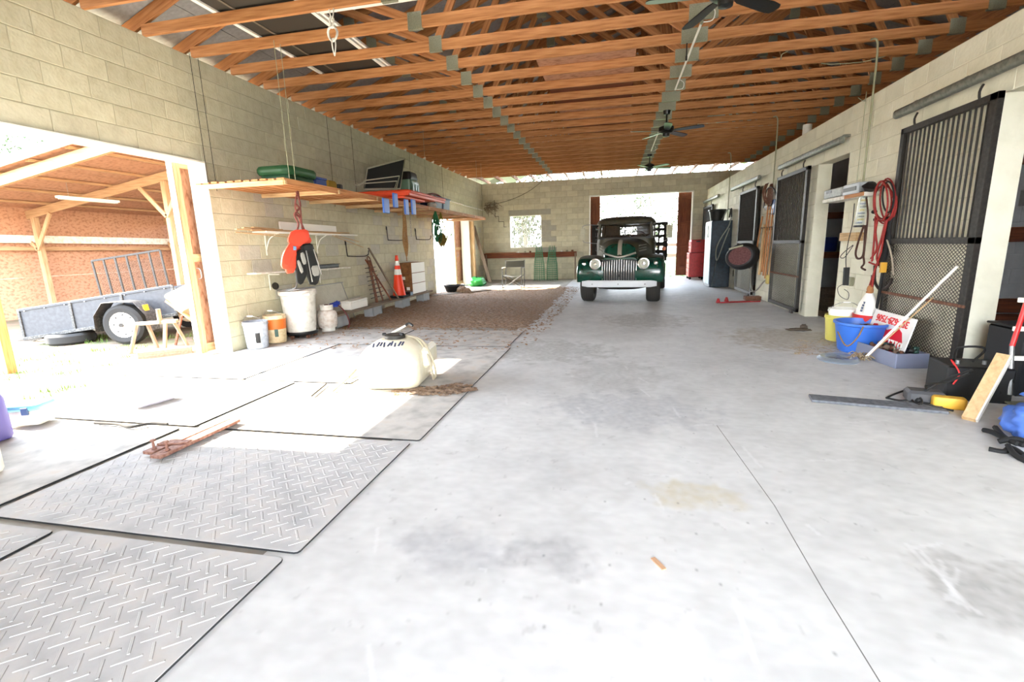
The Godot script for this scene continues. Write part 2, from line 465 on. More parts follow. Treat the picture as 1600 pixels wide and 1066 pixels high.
func roof_y(x: float) -> float: return 3.9 + 0.4 * (5.93 - absf(x - 0.9))   # underside of the deck

func build_roof() -> void:
	# one truss, then copies down the barn
	var t := thing("roof_truss", "orange pine roof truss with galvanised plates spanning the barn", "truss", Vector3(0.9, 3.655, 0), "roof trusses")
	t.set_meta("kind", "structure")
	var s := S(); bx(s, Vector3(0.9, 3.655 + 0.057, 0), Vector3(11.9, 0.114, 0.038), Basis.IDENTITY, 0.003); obj("bottom_chord", s, M.pine_x, t)
	var half := func(sg: float) -> void:
		var b := Vector3(0.9 + sg * 6.28, roof_y(0.9 + 6.28) - 0.075, 0)
		var a := Vector3(0.9 + sg * 0.02, roof_y(0.9) - 0.075, 0)
		var mm := func(p: Vector3, q: Vector3, d: float, nm: String) -> void:
			var m := S()
			var l := p.distance_to(q)
			bx(m, Vector3.ZERO, Vector3(0.036, d, l), Basis.IDENTITY, 0.003)
			var z := (q - p) / l
			var y := z.cross(Vector3(0, 0, 1)).normalized()
			if y.y < 0: y = -y
			var x := y.cross(z)
			piece(nm, m.commit(), M.pine_l, t, (p + q) * 0.5 - t.position, Basis(x, y, z))
		mm.call(a, b, 0.13, "top_chord")
		var n0 := Vector3(0.9, 3.72, 0)
		var n1 := Vector3(0.9 + sg * 3.05, 3.72, 0)
		var top := func(dx: float) -> Vector3: return Vector3(0.9 + sg * dx, roof_y(0.9 + dx) - 0.13, 0)
		mm.call(n1, top.call(4.5), 0.089, "web")
		mm.call(n1, top.call(2.3), 0.089, "web")
		mm.call(n0, top.call(2.1), 0.089, "web")
		mm.call(n0, top.call(0.35), 0.089, "web")
	half.call(-1.0); half.call(1.0)
	var plate := S(); bx(plate, Vector3.ZERO, Vector3(0.16, 0.17, 0.044))
	# toothed plate: rows of punched slots
	for i in 5:
		for j in 6:
			for sg in [-1.0, 1.0]: bx(plate, Vector3(-0.066 + i * 0.033, -0.07 + j * 0.028, sg * 0.0225), Vector3(0.006, 0.014, 0.004))
	var pm := plate.commit()
	var wide := S(); bx(wide, Vector3.ZERO, Vector3(0.3, 0.15, 0.044))
	for i in 10:
		for j in 5:
			for sg in [-1.0, 1.0]: bx(wide, Vector3(-0.135 + i * 0.03, -0.056 + j * 0.028, sg * 0.0225), Vector3(0.006, 0.014, 0.004))
	var wm := wide.commit()
	for e in [[0.9, wm], [-2.15, pm], [3.95, pm]]:
		piece("nail_plate", e[1], M.galv, t, Vector3(e[0], 3.725, 0) - t.position)
	for dx in [-4.5, -2.2, 2.2, 4.5]: piece("nail_plate", pm, M.galv, t, Vector3(0.9 + dx, roof_y(0.9 + dx) - 0.12, 0) - t.position)
	var z0 := -5.40 + TS * 11
	t.position.z = z0
	for i in range(1, 33):
		if z0 - TS * i > -16.7: dup(t, Vector3(0.9, 3.655, z0 - TS * i))
	# deck: foil-faced sheets on both slopes with a shingled roof over them
	var deck := holder("ceiling", "grey foil faced roof sheathing sheets over the trusses", "roof")
	var k := 1.0 / sqrt(1.0 + 0.16)
	var sm := S(); bx(sm, Vector3.ZERO, Vector3(1.212, 0.014, 2.43), Basis.IDENTITY, 0.003)
	var sh := sm.commit()
	for sg in [-1.0, 1.0]:
		var dir := Vector3(sg * k, -0.4 * k, 0)
		var nrm := Vector3(sg * 0.4 * k, k, 0)
		var bs := Basis(dir, nrm, dir.cross(nrm))
		for r in 6:
			for c in range(-1, 10):
				var p := Vector3(0.9, roof_y(0.9), 0) + dir * (0.61 + r * 1.22) + nrm * 0.008
				if r == 5: continue
				p.z = 2.4 - (c + 0.5 + 0.5 * (r % 2)) * 2.44
				piece("deck_sheet", sh, M.deck, deck, p, bs)
		var es := S()   # last narrow row at the eave and the roofing above
		var pe := Vector3(0.9, roof_y(0.9), 0) + dir * (6.1 + 0.33) + nrm * 0.008
		bx(es, Vector3(pe.x, pe.y, -8.5), Vector3(0.66, 0.014, 22.0), bs); obj("eave_board", es, M.deck, deck)
		var rs := S()
		var pr := Vector3(0.9, roof_y(0.9), 0) + dir * 3.4 + nrm * 0.04
		bx(rs, Vector3(pr.x, pr.y, -8.3), Vector3(6.8, 0.04, 24.6), bs); obj("roofing", rs, mat(Color(0.36, 0.35, 0.34), 0.9), deck)
		var fs := S(); bx(fs, Vector3(0.9 + sg * 6.31, roof_y(0.9 + 6.31) + 0.01, -8.3), Vector3(0.03, 0.1, 24.2), Basis.IDENTITY, 0.004); obj("fascia", fs, M.white_worn, deck)
	# gable above the end wall, with a vent slot under it
	var g := holder("trim_1", "pale gable siding above the end wall vent slot", "gable")
	var x := -5.03
	while x < 6.8:
		var w := minf(0.3, 6.83 - x)
		var yt := roof_y(x + w * 0.5) + 0.02
		if yt > 3.93:
			var s2 := S(); bx(s2, Vector3(x + w * 0.5, (3.92 + yt) * 0.5, ZB - 0.2), Vector3(w - 0.03, yt - 3.92, 0.02), Basis.IDENTITY, 0.003); obj("siding_board", s2, M.pale_y, g)
		x += 0.3
	var s3 := S(); bx(s3, Vector3(0.9, 3.94, ZB - 0.14), Vector3(11.8, 0.089, 0.038)); obj("gable_plate", s3, M.pine_x, g)
	x = -4.75
	while x < 6.8:
		var s4 := S(); bx(s4, Vector3(x, 3.66 + 0.05, -17.6), Vector3(0.038, 0.1, 2.1), Basis.IDENTITY, 0.003); obj("lookout", s4, M.pine_z, g)
		x += 0.61
func build_shell() -> void:
	# wall with the wide opening
	var wl := holder("wall_left", "pale painted concrete block wall with a wide doorway", "wall")
	var op1 := [-5.31, -2.45, -1.0, 12 * CR]
	var op2 := [-16.3, -12.95, -1.0, 12 * CR]
	var fl := FastNoiseLite.new(); fl.seed = 77; fl.frequency = 0.9
	var pick_l := func(c: Vector3, j: int) -> String:
		if j == 12 and ((c.z > -5.7 and c.z < -2.0) or (c.z > -16.7 and c.z < -12.5)): return "lintel"
		var q := hash(int(c.z * 100) * 31 + j * 977) % 100
		if q < 16 and j < 12 and c.z < -5.3: return "blg"
		return "bl%d" % (q % 4)
	block_wall(wl, 2, XL, 1.0, ZB, 2.3, 18, [op1, op2], 0.19, M.mortar_l, 0.007, pick_l, 0.1)
	# end wall
	var wb := holder("wall_back", "bare grey concrete block end wall with a barred window", "wall")
	var opw := [-3.98, -2.73, 6 * CR, 12 * CR]
	var opd := [-0.94, 2.7, -1.0, 15 * CR]
	var pick_b := func(c: Vector3, j: int) -> String:
		if j == 12 and c.x > -4.2 and c.x < -2.5: return "bbd"
		if c.x > -2.8 and c.x < -2.25 and j < 13 and j > 4 and hash(j * 3) % 3 != 0: return "bbd"
		return "bb%d" % (hash(int(c.x * 100) * 13 + j * 71) % 3)
	block_wall(wb, 0, ZB, 1.0, XL - 0.19, XE + 0.19, 18, [opw, opd], 0.19, M.mortar_b, 0.006, pick_b)
	var cr := S()   # stepped settlement crack beside the window
	var cp := [Vector3(-4.55, 3.05, ZB), Vector3(-4.53, 2.44, ZB), Vector3(-4.4, 2.44, ZB), Vector3(-4.4, 2.236, ZB), Vector3(-4.2, 2.236, ZB), Vector3(-4.2, 2.03, ZB), Vector3(-4.1, 2.03, ZB)]
	for i in cp.size() - 1: bar(cr, cp[i], cp[i + 1], 0.016, 0.012, Vector3.BACK)
	obj("crack", cr, mat(Color(0.16, 0.13, 0.1), 0.95), wb)
	# stall wall
	var wr := holder("wall_right", "cream painted block stall wall with four stall openings", "wall")
	var ops := []
	for e in [[-5.04, -3.6], [-8.8, -7.72], [-13.1, -11.75], [-18.25, -16.75]]: ops.append([e[0], e[1], -1.0, 12 * CR])
	var pick_r := func(c: Vector3, j: int) -> String: return "br%d" % (hash(int(c.z * 100) * 17 + j * 71) % 3)
	block_wall(wr, 2, XR, -1.0, ZB, 2.3, 15, ops, 0.19, M.mortar_r, 0.0045, pick_r, 0.05)
	# outer stall wall, stall dividers
	var s := S(); bx(s, Vector3(XE + 0.1, 1.83, -8.1), Vector3(0.2, 3.66, 21.0)); struct(obj("wall_outer", s, M.stall_block), "plain block outer wall behind the stalls", "wall")
	var wd := holder("wall_stall", "grey block stall divider with brown kick boards", "wall")
	block_wall(wd, 0, -7.66, 1.0, XR + 0.21, XE, 14, [[4.75, 4.95, 1.63, 1.83], [5.15, 5.35, 1.63, 1.83], [4.5, 4.7, 1.83, 2.03], [4.9, 5.1, 1.83, 2.03]], 0.15, M.stall_block, 0.006, func(_c, _j): return "stall_block", 0.0, 60)
	for y in [0.12, 0.33, 1.27, 2.24]:
		var k := S(); bx(k, Vector3(5.09, y, -7.62), Vector3(3.45, 0.19, 0.04), Basis.IDENTITY, 0.004); obj("kick_board", k, M.brown_x, wd)
	for z in [-11.0, -15.0]:
		var q := S(); bx(q, Vector3(5.09, 1.42, z), Vector3(3.46, 2.84, 0.15)); struct(obj("wall_stall", q, M.stall_block), "plain block divider between two dim stalls", "wall")
	# unseen wall added behind the camera; its doorway is narrowed to cut incoming light
	s = S()
	for e in cutrects(XL - 0.19, XE + 0.19, 0.0, 3.66, [[-0.75, 2.55, -1.0, 2.85]]): bx(s, Vector3((e[0] + e[1]) * 0.5, (e[2] + e[3]) * 0.5, 2.4), Vector3(e[1] - e[0], e[3] - e[2], 0.2))
	struct(obj("wall_front_added", s, M.bb0), "unseen block end wall added to limit the light through a narrowed doorway", "wall")
	# white door linings
	var j1 := holder("trim_2", "white painted lining of the wide doorway", "trim")
	for e in [[Vector3(XL - 0.1, 1.22, -5.305), Vector3(0.26, 2.44, 0.02)], [Vector3(XL - 0.1, 2.43, -3.88), Vector3(0.26, 0.025, 2.87)], [Vector3(XL - 0.1, 1.22, -2.455), Vector3(0.26, 2.44, 0.02)]]:
		var q := S(); bx(q, e[0], e[1], Basis.IDENTITY, 0.004); obj("lining_board", q, M.white, j1)
	var j2 := holder("trim_3", "white painted lining of the far side doorway", "trim")
	for e in [[Vector3(XL - 0.08, 1.22, -16.28), Vector3(0.3, 2.44, 0.06)], [Vector3(XL - 0.1, 2.43, -14.62), Vector3(0.24, 0.025, 3.3)], [Vector3(XL - 0.1, 1.22, -12.96), Vector3(0.24, 2.44, 0.02)]]:
		var q := S(); bx(q, e[0], e[1], Basis.IDENTITY, 0.004); obj("lining_board", q, M.white, j2)
	var j3 := holder("trim_4", "white painted frame of the end doorway", "trim")
	for e in [[Vector3(-0.925, 1.52, ZB - 0.08), Vector3(0.04, 3.05, 0.22)], [Vector3(2.685, 1.52, ZB - 0.08), Vector3(0.04, 3.05, 0.22)], [Vector3(0.88, 3.03, ZB - 0.08), Vector3(3.6, 0.04, 0.22)]]:
		var q := S(); bx(q, e[0], e[1], Basis.IDENTITY, 0.004); obj("frame_board", q, M.white, j3)
	# stall opening linings
	var j4 := holder("trim_5", "cream painted reveals of the stall openings", "trim")
	for e in ops:
		for z in [e[0] + 0.008, e[1] - 0.008]:
			var q := S(); bx(q, Vector3(XR + 0.1, 1.22, z), Vector3(0.2, 2.44, 0.016)); obj("reveal", q, M.br0, j4)
	# barred window
	var w := holder("window_1", "square window closed by white upright bars", "window")
	for e in [[Vector3(-3.355, 1.235, ZB - 0.1), Vector3(1.25, 0.03, 0.2)], [Vector3(-3.355, 2.425, ZB - 0.1), Vector3(1.25, 0.03, 0.2)], [Vector3(-3.965, 1.83, ZB - 0.1), Vector3(0.03, 1.22, 0.2)], [Vector3(-2.745, 1.83, ZB - 0.1), Vector3(0.03, 1.22, 0.2)]]:
		var q := S(); bx(q, e[0], e[1], Basis.IDENTITY, 0.003); obj("window_frame", q, M.white, w)
	for i in 20:
		var q := S(); bx(q, Vector3(-3.9 + i * 0.0575, 1.83, ZB - 0.08), Vector3(0.022, 1.2, 0.022), Basis.IDENTITY, 0.003); obj("window_bar", q, M.white, w)
func build_floor() -> void:
	# concrete aisle: its own map of stains, scuffs and the long crack
	var W := 512
	var H := 1536
	var x0 := -1.5
	var x1 := 3.4
	var zn := 3.2
	var zf := -18.7
	var f1 := FastNoiseLite.new(); f1.seed = 41; f1.frequency = 0.55; f1.fractal_octaves = 5
	var f2 := FastNoiseLite.new(); f2.seed = 42; f2.frequency = 2.4; f2.fractal_octaves = 4
	var f3 := FastNoiseLite.new(); f3.seed = 43; f3.frequency = 14.0; f3.fractal_octaves = 2
	var data := PackedByteArray(); data.resize(W * H * 3)
	var spots := []   # [centre, radius x, radius z, colour, strength]
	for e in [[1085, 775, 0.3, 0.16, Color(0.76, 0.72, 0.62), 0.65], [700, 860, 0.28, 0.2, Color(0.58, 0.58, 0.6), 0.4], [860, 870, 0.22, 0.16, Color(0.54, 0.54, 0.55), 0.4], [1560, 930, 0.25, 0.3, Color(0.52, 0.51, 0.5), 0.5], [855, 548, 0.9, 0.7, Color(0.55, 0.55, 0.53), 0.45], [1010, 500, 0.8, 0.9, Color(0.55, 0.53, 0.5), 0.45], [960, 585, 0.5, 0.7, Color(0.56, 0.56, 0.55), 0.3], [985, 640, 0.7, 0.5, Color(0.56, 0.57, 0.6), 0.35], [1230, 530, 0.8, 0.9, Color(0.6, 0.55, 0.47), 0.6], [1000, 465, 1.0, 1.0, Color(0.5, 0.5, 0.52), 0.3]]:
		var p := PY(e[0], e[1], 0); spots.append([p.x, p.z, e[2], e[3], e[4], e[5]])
	var ca := PY(1120, 665, 0)
	var cb := PY(1210, 790, 0)
	var cc := PY(1285, 920, 0)
	var cd := PY(1375, 1066, 0)
	var crack := [ca, cb, cc, cd]
	var scr := []
	var rg := RandomNumberGenerator.new(); rg.seed = 9
	for i in 46:
		var a := Vector2(rg.randf_range(-1.2, 2.6), rg.randf_range(-5.0, -0.6))
		var d := Vector2(rg.randf_range(-0.12, 0.12), rg.randf_range(-0.3, 0.3)) if i % 3 else Vector2(rg.randf_range(-0.3, 0.3), rg.randf_range(-0.08, 0.08))
		scr.append([a, a + d])
	var sa := PY(1415, 850, 0)
	var sb := PY(1530, 960, 0)
	for o in 4: scr.append([Vector2(sa.x + o * 0.035, sa.z + o * 0.05), Vector2(sb.x + o * 0.03 - 0.05 * o, sb.z - o * 0.02)])
	for j in H:
		var z := lerpf(zn, zf, (j + 0.5) / H)
		var near := []
		for q in scr:
			if z < maxf(q[0].y, q[1].y) + 0.02 and z > minf(q[0].y, q[1].y) - 0.02: near.append(q)
		for i in W:
			var x := lerpf(x0, x1, (i + 0.5) / W)
			var v := 0.80 + 0.04 * f1.get_noise_2d(x, z) + 0.045 * f2.get_noise_2d(x, z) + 0.03 * f3.get_noise_2d(x * 0.6, z)
			var c := Color(v, v * 0.998, v * 0.99)
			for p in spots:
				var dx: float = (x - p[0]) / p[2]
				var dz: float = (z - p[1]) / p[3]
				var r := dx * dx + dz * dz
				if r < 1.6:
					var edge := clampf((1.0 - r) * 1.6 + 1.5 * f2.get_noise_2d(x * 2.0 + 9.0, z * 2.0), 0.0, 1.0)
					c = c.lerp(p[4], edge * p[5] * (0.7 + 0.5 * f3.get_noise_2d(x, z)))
			if f2.get_noise_2d(x * 3.1 + 40.0, z * 3.1) > 0.55: c = c.darkened(0.06)
			if f3.get_noise_2d(x * 1.7 + 90.0, z * 1.7) > 0.8: c = c.darkened(0.22)
			for q in near:
				var g := Geometry2D.get_closest_point_to_segment(Vector2(x, z), q[0], q[1])
				if g.distance_to(Vector2(x, z)) < 0.009: c = c.lerp(Color(0.88, 0.88, 0.88), 0.4)
			var k := (j * W + i) * 3
			data[k] = c.r8; data[k + 1] = c.g8; data[k + 2] = c.b8
	var m := mat(Color.WHITE, 0.62)
	m.albedo_texture = ImageTexture.create_from_image(Image.create_from_data(W, H, false, Image.FORMAT_RGB8, data))
	var fl := holder("floor", "smooth grey concrete aisle slab with scuffs and stains", "floor")
	var s := S(); quv(s, Vector3(x0, 0, zn), Vector3(x1, 0, zn), Vector3(x1, 0, zf), Vector3(x0, 0, zf)); obj("aisle_slab", s, m, fl)
	var u := S(); bx(u, Vector3((x0 + x1) * 0.5, -0.08, (zn + zf) * 0.5), Vector3(x1 - x0, 0.15, zn - zf)); obj("slab_body", u, M.pad, fl)
	var ck := S()
	for i in 3: bar(ck, crack[i] + Vector3(0, -0.0012, 0), crack[i + 1] + Vector3(0, -0.0012, 0), 0.004, 0.003)
	obj("crack", ck, mat(Color(0.42, 0.41, 0.4), 0.95), fl)
	var v := S(); bx(v, Vector3((XL - 0.3 + x0) * 0.5, -0.08, -2.2), Vector3(x0 - XL + 0.3, 0.15, 10.8)); obj("side_slab", v, M.pad, fl)
	var p := S(); bx(p, Vector3((XL - 0.25 + x0) * 0.5, -0.075, -16.65), Vector3(x0 - XL + 0.25, 0.15, 4.1)); obj("end_slab", p, M.pad, fl)
	var st := S(); bx(st, Vector3(5.1, -0.08, -8.1), Vector3(3.5, 0.15, 20.6)); obj("stall_floor", st, M.dirt, fl)
	# dirt bay
	var d := S()
	var fd := FastNoiseLite.new(); fd.seed = 50; fd.frequency = 0.6; fd.fractal_octaves = 4
	var nx := 44
	var nz := 84
	var rows := []
	for j in nz + 1:
		var row := []
		for i in nx + 1:
			var x := lerpf(XL - 0.1, -1.22, float(i) / nx)
			var z := lerpf(-7.35, -14.75, float(j) / nz)
			var e := minf(minf(float(j), float(nz - j)) / 6.0, float(nx - i) / 5.0)
			row.append(Vector3(x, -0.01 + minf(1.0, e) * (0.025 + 0.05 * absf(fd.get_noise_2d(x, z)) + 0.016 * fd.get_noise_2d(x * 7.0, z * 7.0)), z))
		rows.append(row)
	loft(d, rows, false, false)
	struct(obj("floor", d, M.dirt), "bare dirt bay strewn with dry litter beside the slab", "floor")
	var lit := S()
	var rl := RandomNumberGenerator.new(); rl.seed = 51
	for i in 7200:
		var x := rl.randf_range(XL + 0.1, -1.0)
		var z := rl.randf_range(-7.1, -14.9)
		if i > 6700: z = rl.randf_range(-5.6, -7.4)
		var y := 0.03 + 0.05 * absf(fd.get_noise_2d(x, z)) + 0.002 if z < -7.5 and z > -14.6 and x < -1.4 else 0.004
		if i > 6700: y = 0.022
		var a := rl.randf() * TAU
		var l := rl.randf_range(0.01, 0.045)
		var w := rl.randf_range(0.005, 0.016)
		var ux := Vector3(cos(a), rl.randf_range(-0.2, 0.25), sin(a)) * l
		var uz := Vector3(-sin(a), rl.randf_range(-0.2, 0.25), cos(a)) * w
		var c := Vector3(x, y, z)
		quad(lit, c - ux - uz, c + ux - uz, c + ux + uz, c - ux + uz, Vector3.UP)
	var lo := obj("leaf_litter", lit, worn("litter", Color(0.36, 0.25, 0.16), Color(0.62, 0.48, 0.35), Color(0.84, 0.74, 0.62), 8, 0.9, 0.0, 3, 2.2))
	tag(lo, "dry leaf litter and wood chips over the dirt bay", "litter"); lo.set_meta("kind", "stuff")
	# rubber stall mats
	var tb := {}
	var lay := [   # x0, x1, z near, z far, treaded, label
		[-2.62, -1.38, 0.25, -1.58, true, "treaded grey rubber mat with an open gap beside the slab"],
		[-4.46, -2.65, -0.35, -1.57, true, "treaded grey rubber mat in the corner of two seams"],
		[-3.19, -1.345, -1.62, -2.83, true, "treaded grey rubber mat under the rusty beam's bolted end"],
		[-5.0, -3.24, -1.62, -2.83, false, "dusty smooth mat beside the purple jug"],
		[-3.12, -1.30, -2.87, -4.08, false, "dusty smooth mat in front of the sprayer tank"],
		[-4.98, -3.16, -2.88, -4.09, false, "dusty smooth mat under the grey roll"],
		[-2.53, -1.31, -4.11, -5.92, false, "dusty smooth mat beneath the sprayer tank"],
		[-3.78, -2.56, -4.12, -5.93, false, "dusty smooth mat beside the sprayer wand"],
		[-5.0, -3.81, -4.13, -5.94, false, "dusty smooth mat at the wide doorway"],
		[-3.15, -1.36, -5.95, -7.13, false, "dusty smooth mat at the edge of the dirt bay"],
		[-4.98, -3.18, -5.96, -7.14, false, "dusty smooth mat beside the propane cylinder"]]
	for e in lay:
		var w: float = e[1] - e[0]
		var l: float = e[2] - e[3]
		var t := thing("rubber_mat", e[5], "mat", Vector3((e[0] + e[1]) * 0.5, 0, (e[2] + e[3]) * 0.5))
		var b := S()
		var rings := []
		for y in [0.001, 0.0105, 0.012]:
			var ring := []
			for q in rrect(w - (0.006 if y > 0.011 else 0.0), l - (0.006 if y > 0.011 else 0.0), 0.02, 2): ring.append(t.position + Vector3(q.x, y, q.y))
			rings.append(ring)
		loft(b, [rings[0], rings[1]], true, false); obj("mat_edge", b, M.mat_edge, t)
		var tp := S(); loft(tp, [rings[1], rings[2]], true, true); obj("mat_top", tp, M.mat_r if e[4] else M.mat_d, t)
		if e[4]:
			var k := S()
			var rb := Basis(Vector3.UP, 0.72)   # basket weave of short bars, laid diagonally
			for i in range(-22, 23):
				for j in range(-22, 23):
					var q := rb * Vector3((i + 0.5) * 0.068, 0, (j + 0.5) * 0.068)
					if absf(q.x) > w * 0.5 - 0.04 or absf(q.z) > l * 0.5 - 0.04: continue
					var c := t.position + q + Vector3(0, 0.0127, 0)
					bx(k, c, Vector3(0.086, 0.0042, 0.011) if (i + j) % 2 == 0 else Vector3(0.011, 0.0042, 0.086), rb, 0.002)
			var o := obj("tread_bars", k, M.mat_r, t); o.set_meta("kind", "stuff")

func plank(parent: Node, called: String, p: Vector3, q: Vector3, w: float, d: float, m: Material, up := Vector3.UP, bev := 0.003) -> MeshInstance3D:
	var s := S(); bar(s, p, q, w, d, up, bev); return obj(called, s, m, parent)
func build_outside() -> void:
	var s := S(); quad(s, Vector3(-60, -0.06, 30), Vector3(-5.1, -0.06, 30), Vector3(-5.1, -0.06, -60), Vector3(-60, -0.06, -60), Vector3.UP)
	struct(obj("ground", s, M.earth), "sunlit sandy ground with thin grass outside the wide doorway", "ground")
	s = S(); quad(s, Vector3(-5.1, -0.06, ZB - 0.2), Vector3(60, -0.06, ZB - 0.2), Vector3(60, -0.06, -60), Vector3(-5.1, -0.06, -60), Vector3.UP)
	struct(obj("ground", s, M.lawn), "sunlit lawn beyond the end doorway", "ground")
	s = S(); quad(s, Vector3(-5.1, -0.06, 30), Vector3(60, -0.06, 30), Vector3(60, -0.06, ZB - 0.2), Vector3(-5.1, -0.06, ZB - 0.2), Vector3.UP)
	struct(obj("ground", s, M.pad), "pale gravel yard around the barn", "ground")
	# grass tufts by the doorway and at the end door
	var g := S()
	var rg := RandomNumberGenerator.new(); rg.seed = 61
	var cl := []
	for i in 70: cl.append(Vector3(rg.randf_range(-9.0, -5.35), -0.06, rg.randf_range(-7.5, -2.8)))
	for i in 60: cl.append(Vector3(rg.randf_range(-1.5, 4.0), -0.06, rg.randf_range(-24.0, -19.0)))
	for i in 60: cl.append(Vector3(rg.randf_range(-9.0, -5.6), -0.06, rg.randf_range(-18.0, -12.5)))
	for c in cl:
		for k in 26:
			var a := rg.randf() * TAU
			var b: Vector3 = c + Vector3(cos(a), 0, sin(a)) * rg.randf() * 0.16
			var h := rg.randf_range(0.03, 0.11)
			var d := Vector3(rg.randf_range(-1, 1), 0, rg.randf_range(-1, 1)) * 0.04
			var w := Vector3(sin(a), 0, cos(a)) * 0.004
			tri(g, b - w, b + w, b + d + Vector3(0, h, 0))
	var gm := worn("grass", Color(0.22, 0.32, 0.1), Color(0.32, 0.42, 0.16), Color(0.42, 0.48, 0.24), 2, 0.9); gm.backlight_enabled = true; gm.backlight = Color(0.3, 0.4, 0.1)
	var go := obj("grass_tufts", g, gm); tag(go, "thin grass tufts on the ground outside the doorways", "grass"); go.set_meta("kind", "stuff")
	build_trees()
	# rail fence across the end doorway
	var f := thing("rail_fence", "white two rail board fence behind the green truck", "fence", Vector3(1.2, -0.06, ZB - 0.9))
	for y in [0.78, 1.18]: plank(f, "rail", Vector3(-1.6, y, ZB - 0.9), Vector3(4.6, y, ZB - 0.9), 0.035, 0.13, M.white)
	for x in [-1.5, 3.55]: plank(f, "post", Vector3(x, -0.06, ZB - 0.96), Vector3(x, 1.3, ZB - 0.96), 0.09, 0.09, M.white)
	var f2 := thing("rail_fence", "white rail fence across the pasture outside the far side doorway", "fence", Vector3(-13, -0.06, -24))
	for y in [0.35, 0.75, 1.15]: plank(f2, "rail", Vector3(-10.0, y, -15.0), Vector3(-14.5, y, -34.0), 0.035, 0.13, M.white)
	for k in 6:
		var p := Vector3(-10.0, 0, -15.0).lerp(Vector3(-14.5, 0, -34.0), k / 5.0); plank(f2, "post", p + Vector3(-0.05, -0.06, 0), p + Vector3(-0.05, 1.3, 0), 0.1, 0.1, M.white)
	# sliding doors parked outside
	side_door("orange plywood sliding door beside the wide doorway", -5.07, -7.6)
	side_door("weathered plywood sliding door at the far side doorway", -15.55, -17.9)
	for e in [[-0.55, -2.6, "brown plank sliding door hung beside the white fenced end doorway hinge side"], [2.22, 4.3, "brown plank sliding door behind the red tool chest"]]:
		var d := thing("sliding_door", e[2], "door", Vector3((e[0] + e[1]) * 0.5, 0, ZB - 0.3))
		var sg := signf(e[1] - e[0])
		for i in 14:
			var x: float = e[0] + sg * (0.075 + i * 0.15)
			var q := S(); bx(q, Vector3(x, 1.56, ZB - 0.3), Vector3(0.1495, 3.0, 0.025), Basis.IDENTITY, 0.004); obj("plank", q, M.brown_y, d)
		for y in [0.35, 1.1, 1.95, 2.85]:
			var q := S(); bx(q, Vector3((e[0] + e[1]) * 0.5, y, ZB - 0.27), Vector3(absf(e[1] - e[0]), 0.14, 0.03), Basis.IDENTITY, 0.004); obj("cross_board", q, M.brown_x, d)
		var q2 := S(); bx(q2, Vector3(e[0] + sg * 0.06, 1.56, ZB - 0.265), Vector3(0.12, 3.0, 0.03), Basis.IDENTITY, 0.004); obj("stile", q2, M.brown_y, d)
	build_lean_to()
	build_trailer()
	# stray post, sawhorse, timber and a barrow outside the wide doorway
	var pb := PY(16, 583, -0.06)
	var o := plank(self, "timber_post", pb, pb + Vector3(0, 2.9, 0), 0.1, 0.1, M.pine_y)
	tag(o, "bare timber post standing in the sun near the trailer", "post")
	var b := thing("wheelbarrow", "old pale wheelbarrow tipped on its nose by the plywood door", "wheelbarrow", Vector3(-6.53, -0.06, -6.3))
	var tr := S()
	var rings := []
	for k in 3:
		var ring := []
		for q in rrect([0.26, 0.48, 0.52][k], [0.24, 0.5, 0.56][k], 0.1): ring.append(Vector3(-6.53, 0.55, -6.25) + Basis(Vector3.RIGHT, -0.6) * Basis(Vector3.FORWARD, -0.5) * Vector3(q.x, [-0.16, 0.1, 0.13][k], q.y))
		rings.append(ring)
	loft(tr, rings, true, false)
	var base := S(); loft(base, [rings[0], rings[0].map(func(p): return p + Vector3(0, -0.012, 0))], true, true)
	obj("tray", tr, worn("barrow", Color(0.4, 0.44, 0.4), Color(0.52, 0.56, 0.5), Color(0.62, 0.64, 0.58), 3, 0.6), b); obj("tray_floor", base, M.galv, b)
	for z in [-6.1, -6.45]: plank(b, "handle", Vector3(-6.83, 0.62, z), Vector3(-6.03, 0.05, z), 0.04, 0.04, M.pine_x)
	plank(b, "leg", Vector3(-6.48, 0.4, -6.0), Vector3(-6.63, -0.05, -5.95), 0.03, 0.03, M.rust); plank(b, "leg", Vector3(-6.48, 0.4, -6.45), Vector3(-6.38, -0.05, -6.5), 0.03, 0.03, M.rust)
	var wh := S(); lathe(wh, [Vector2(0.06, -0.03), Vector2(0.17, -0.045), Vector2(0.19, 0), Vector2(0.17, 0.045), Vector2(0.06, 0.03), Vector2(0.06, -0.03)], Vector3(-6.13, 0.14, -6.28), 16, Basis(Vector3.RIGHT, PI / 2)); obj("wheel", wh, M.rubber, b)
	var sh := thing("sawhorse", "small weathered sawhorse on the ground in front of the trailer wheel", "sawhorse", Vector3(-6.55, -0.06, -5.6))
	plank(sh, "beam", Vector3(-6.85, 0.34, -5.55), Vector3(-6.3, 0.36, -5.75), 0.07, 0.05, M.grey_x)
	for e in [[-6.75, -5.5, -6.8, -5.38], [-6.75, -5.66, -6.78, -5.78], [-6.4, -5.64, -6.36, -5.52], [-6.4, -5.78, -6.34, -5.9]]: plank(sh, "leg", Vector3(e[0], 0.34, e[1]), Vector3(e[2], -0.06, e[3]), 0.04, 0.04, M.grey_y)
	plank(sh, "upright", Vector3(-6.5, 0.34, -5.65), Vector3(-6.5, 0.55, -5.65), 0.06, 0.03, M.grey_y)
	var tm := plank(self, "timber_beam", PY(215, 556, -0.02), PY(300, 546, -0.02), 0.12, 0.1, M.grey_x, Vector3.UP, 0.008); tag(tm, "grey timber lying on the ground before the sawhorse", "timber")
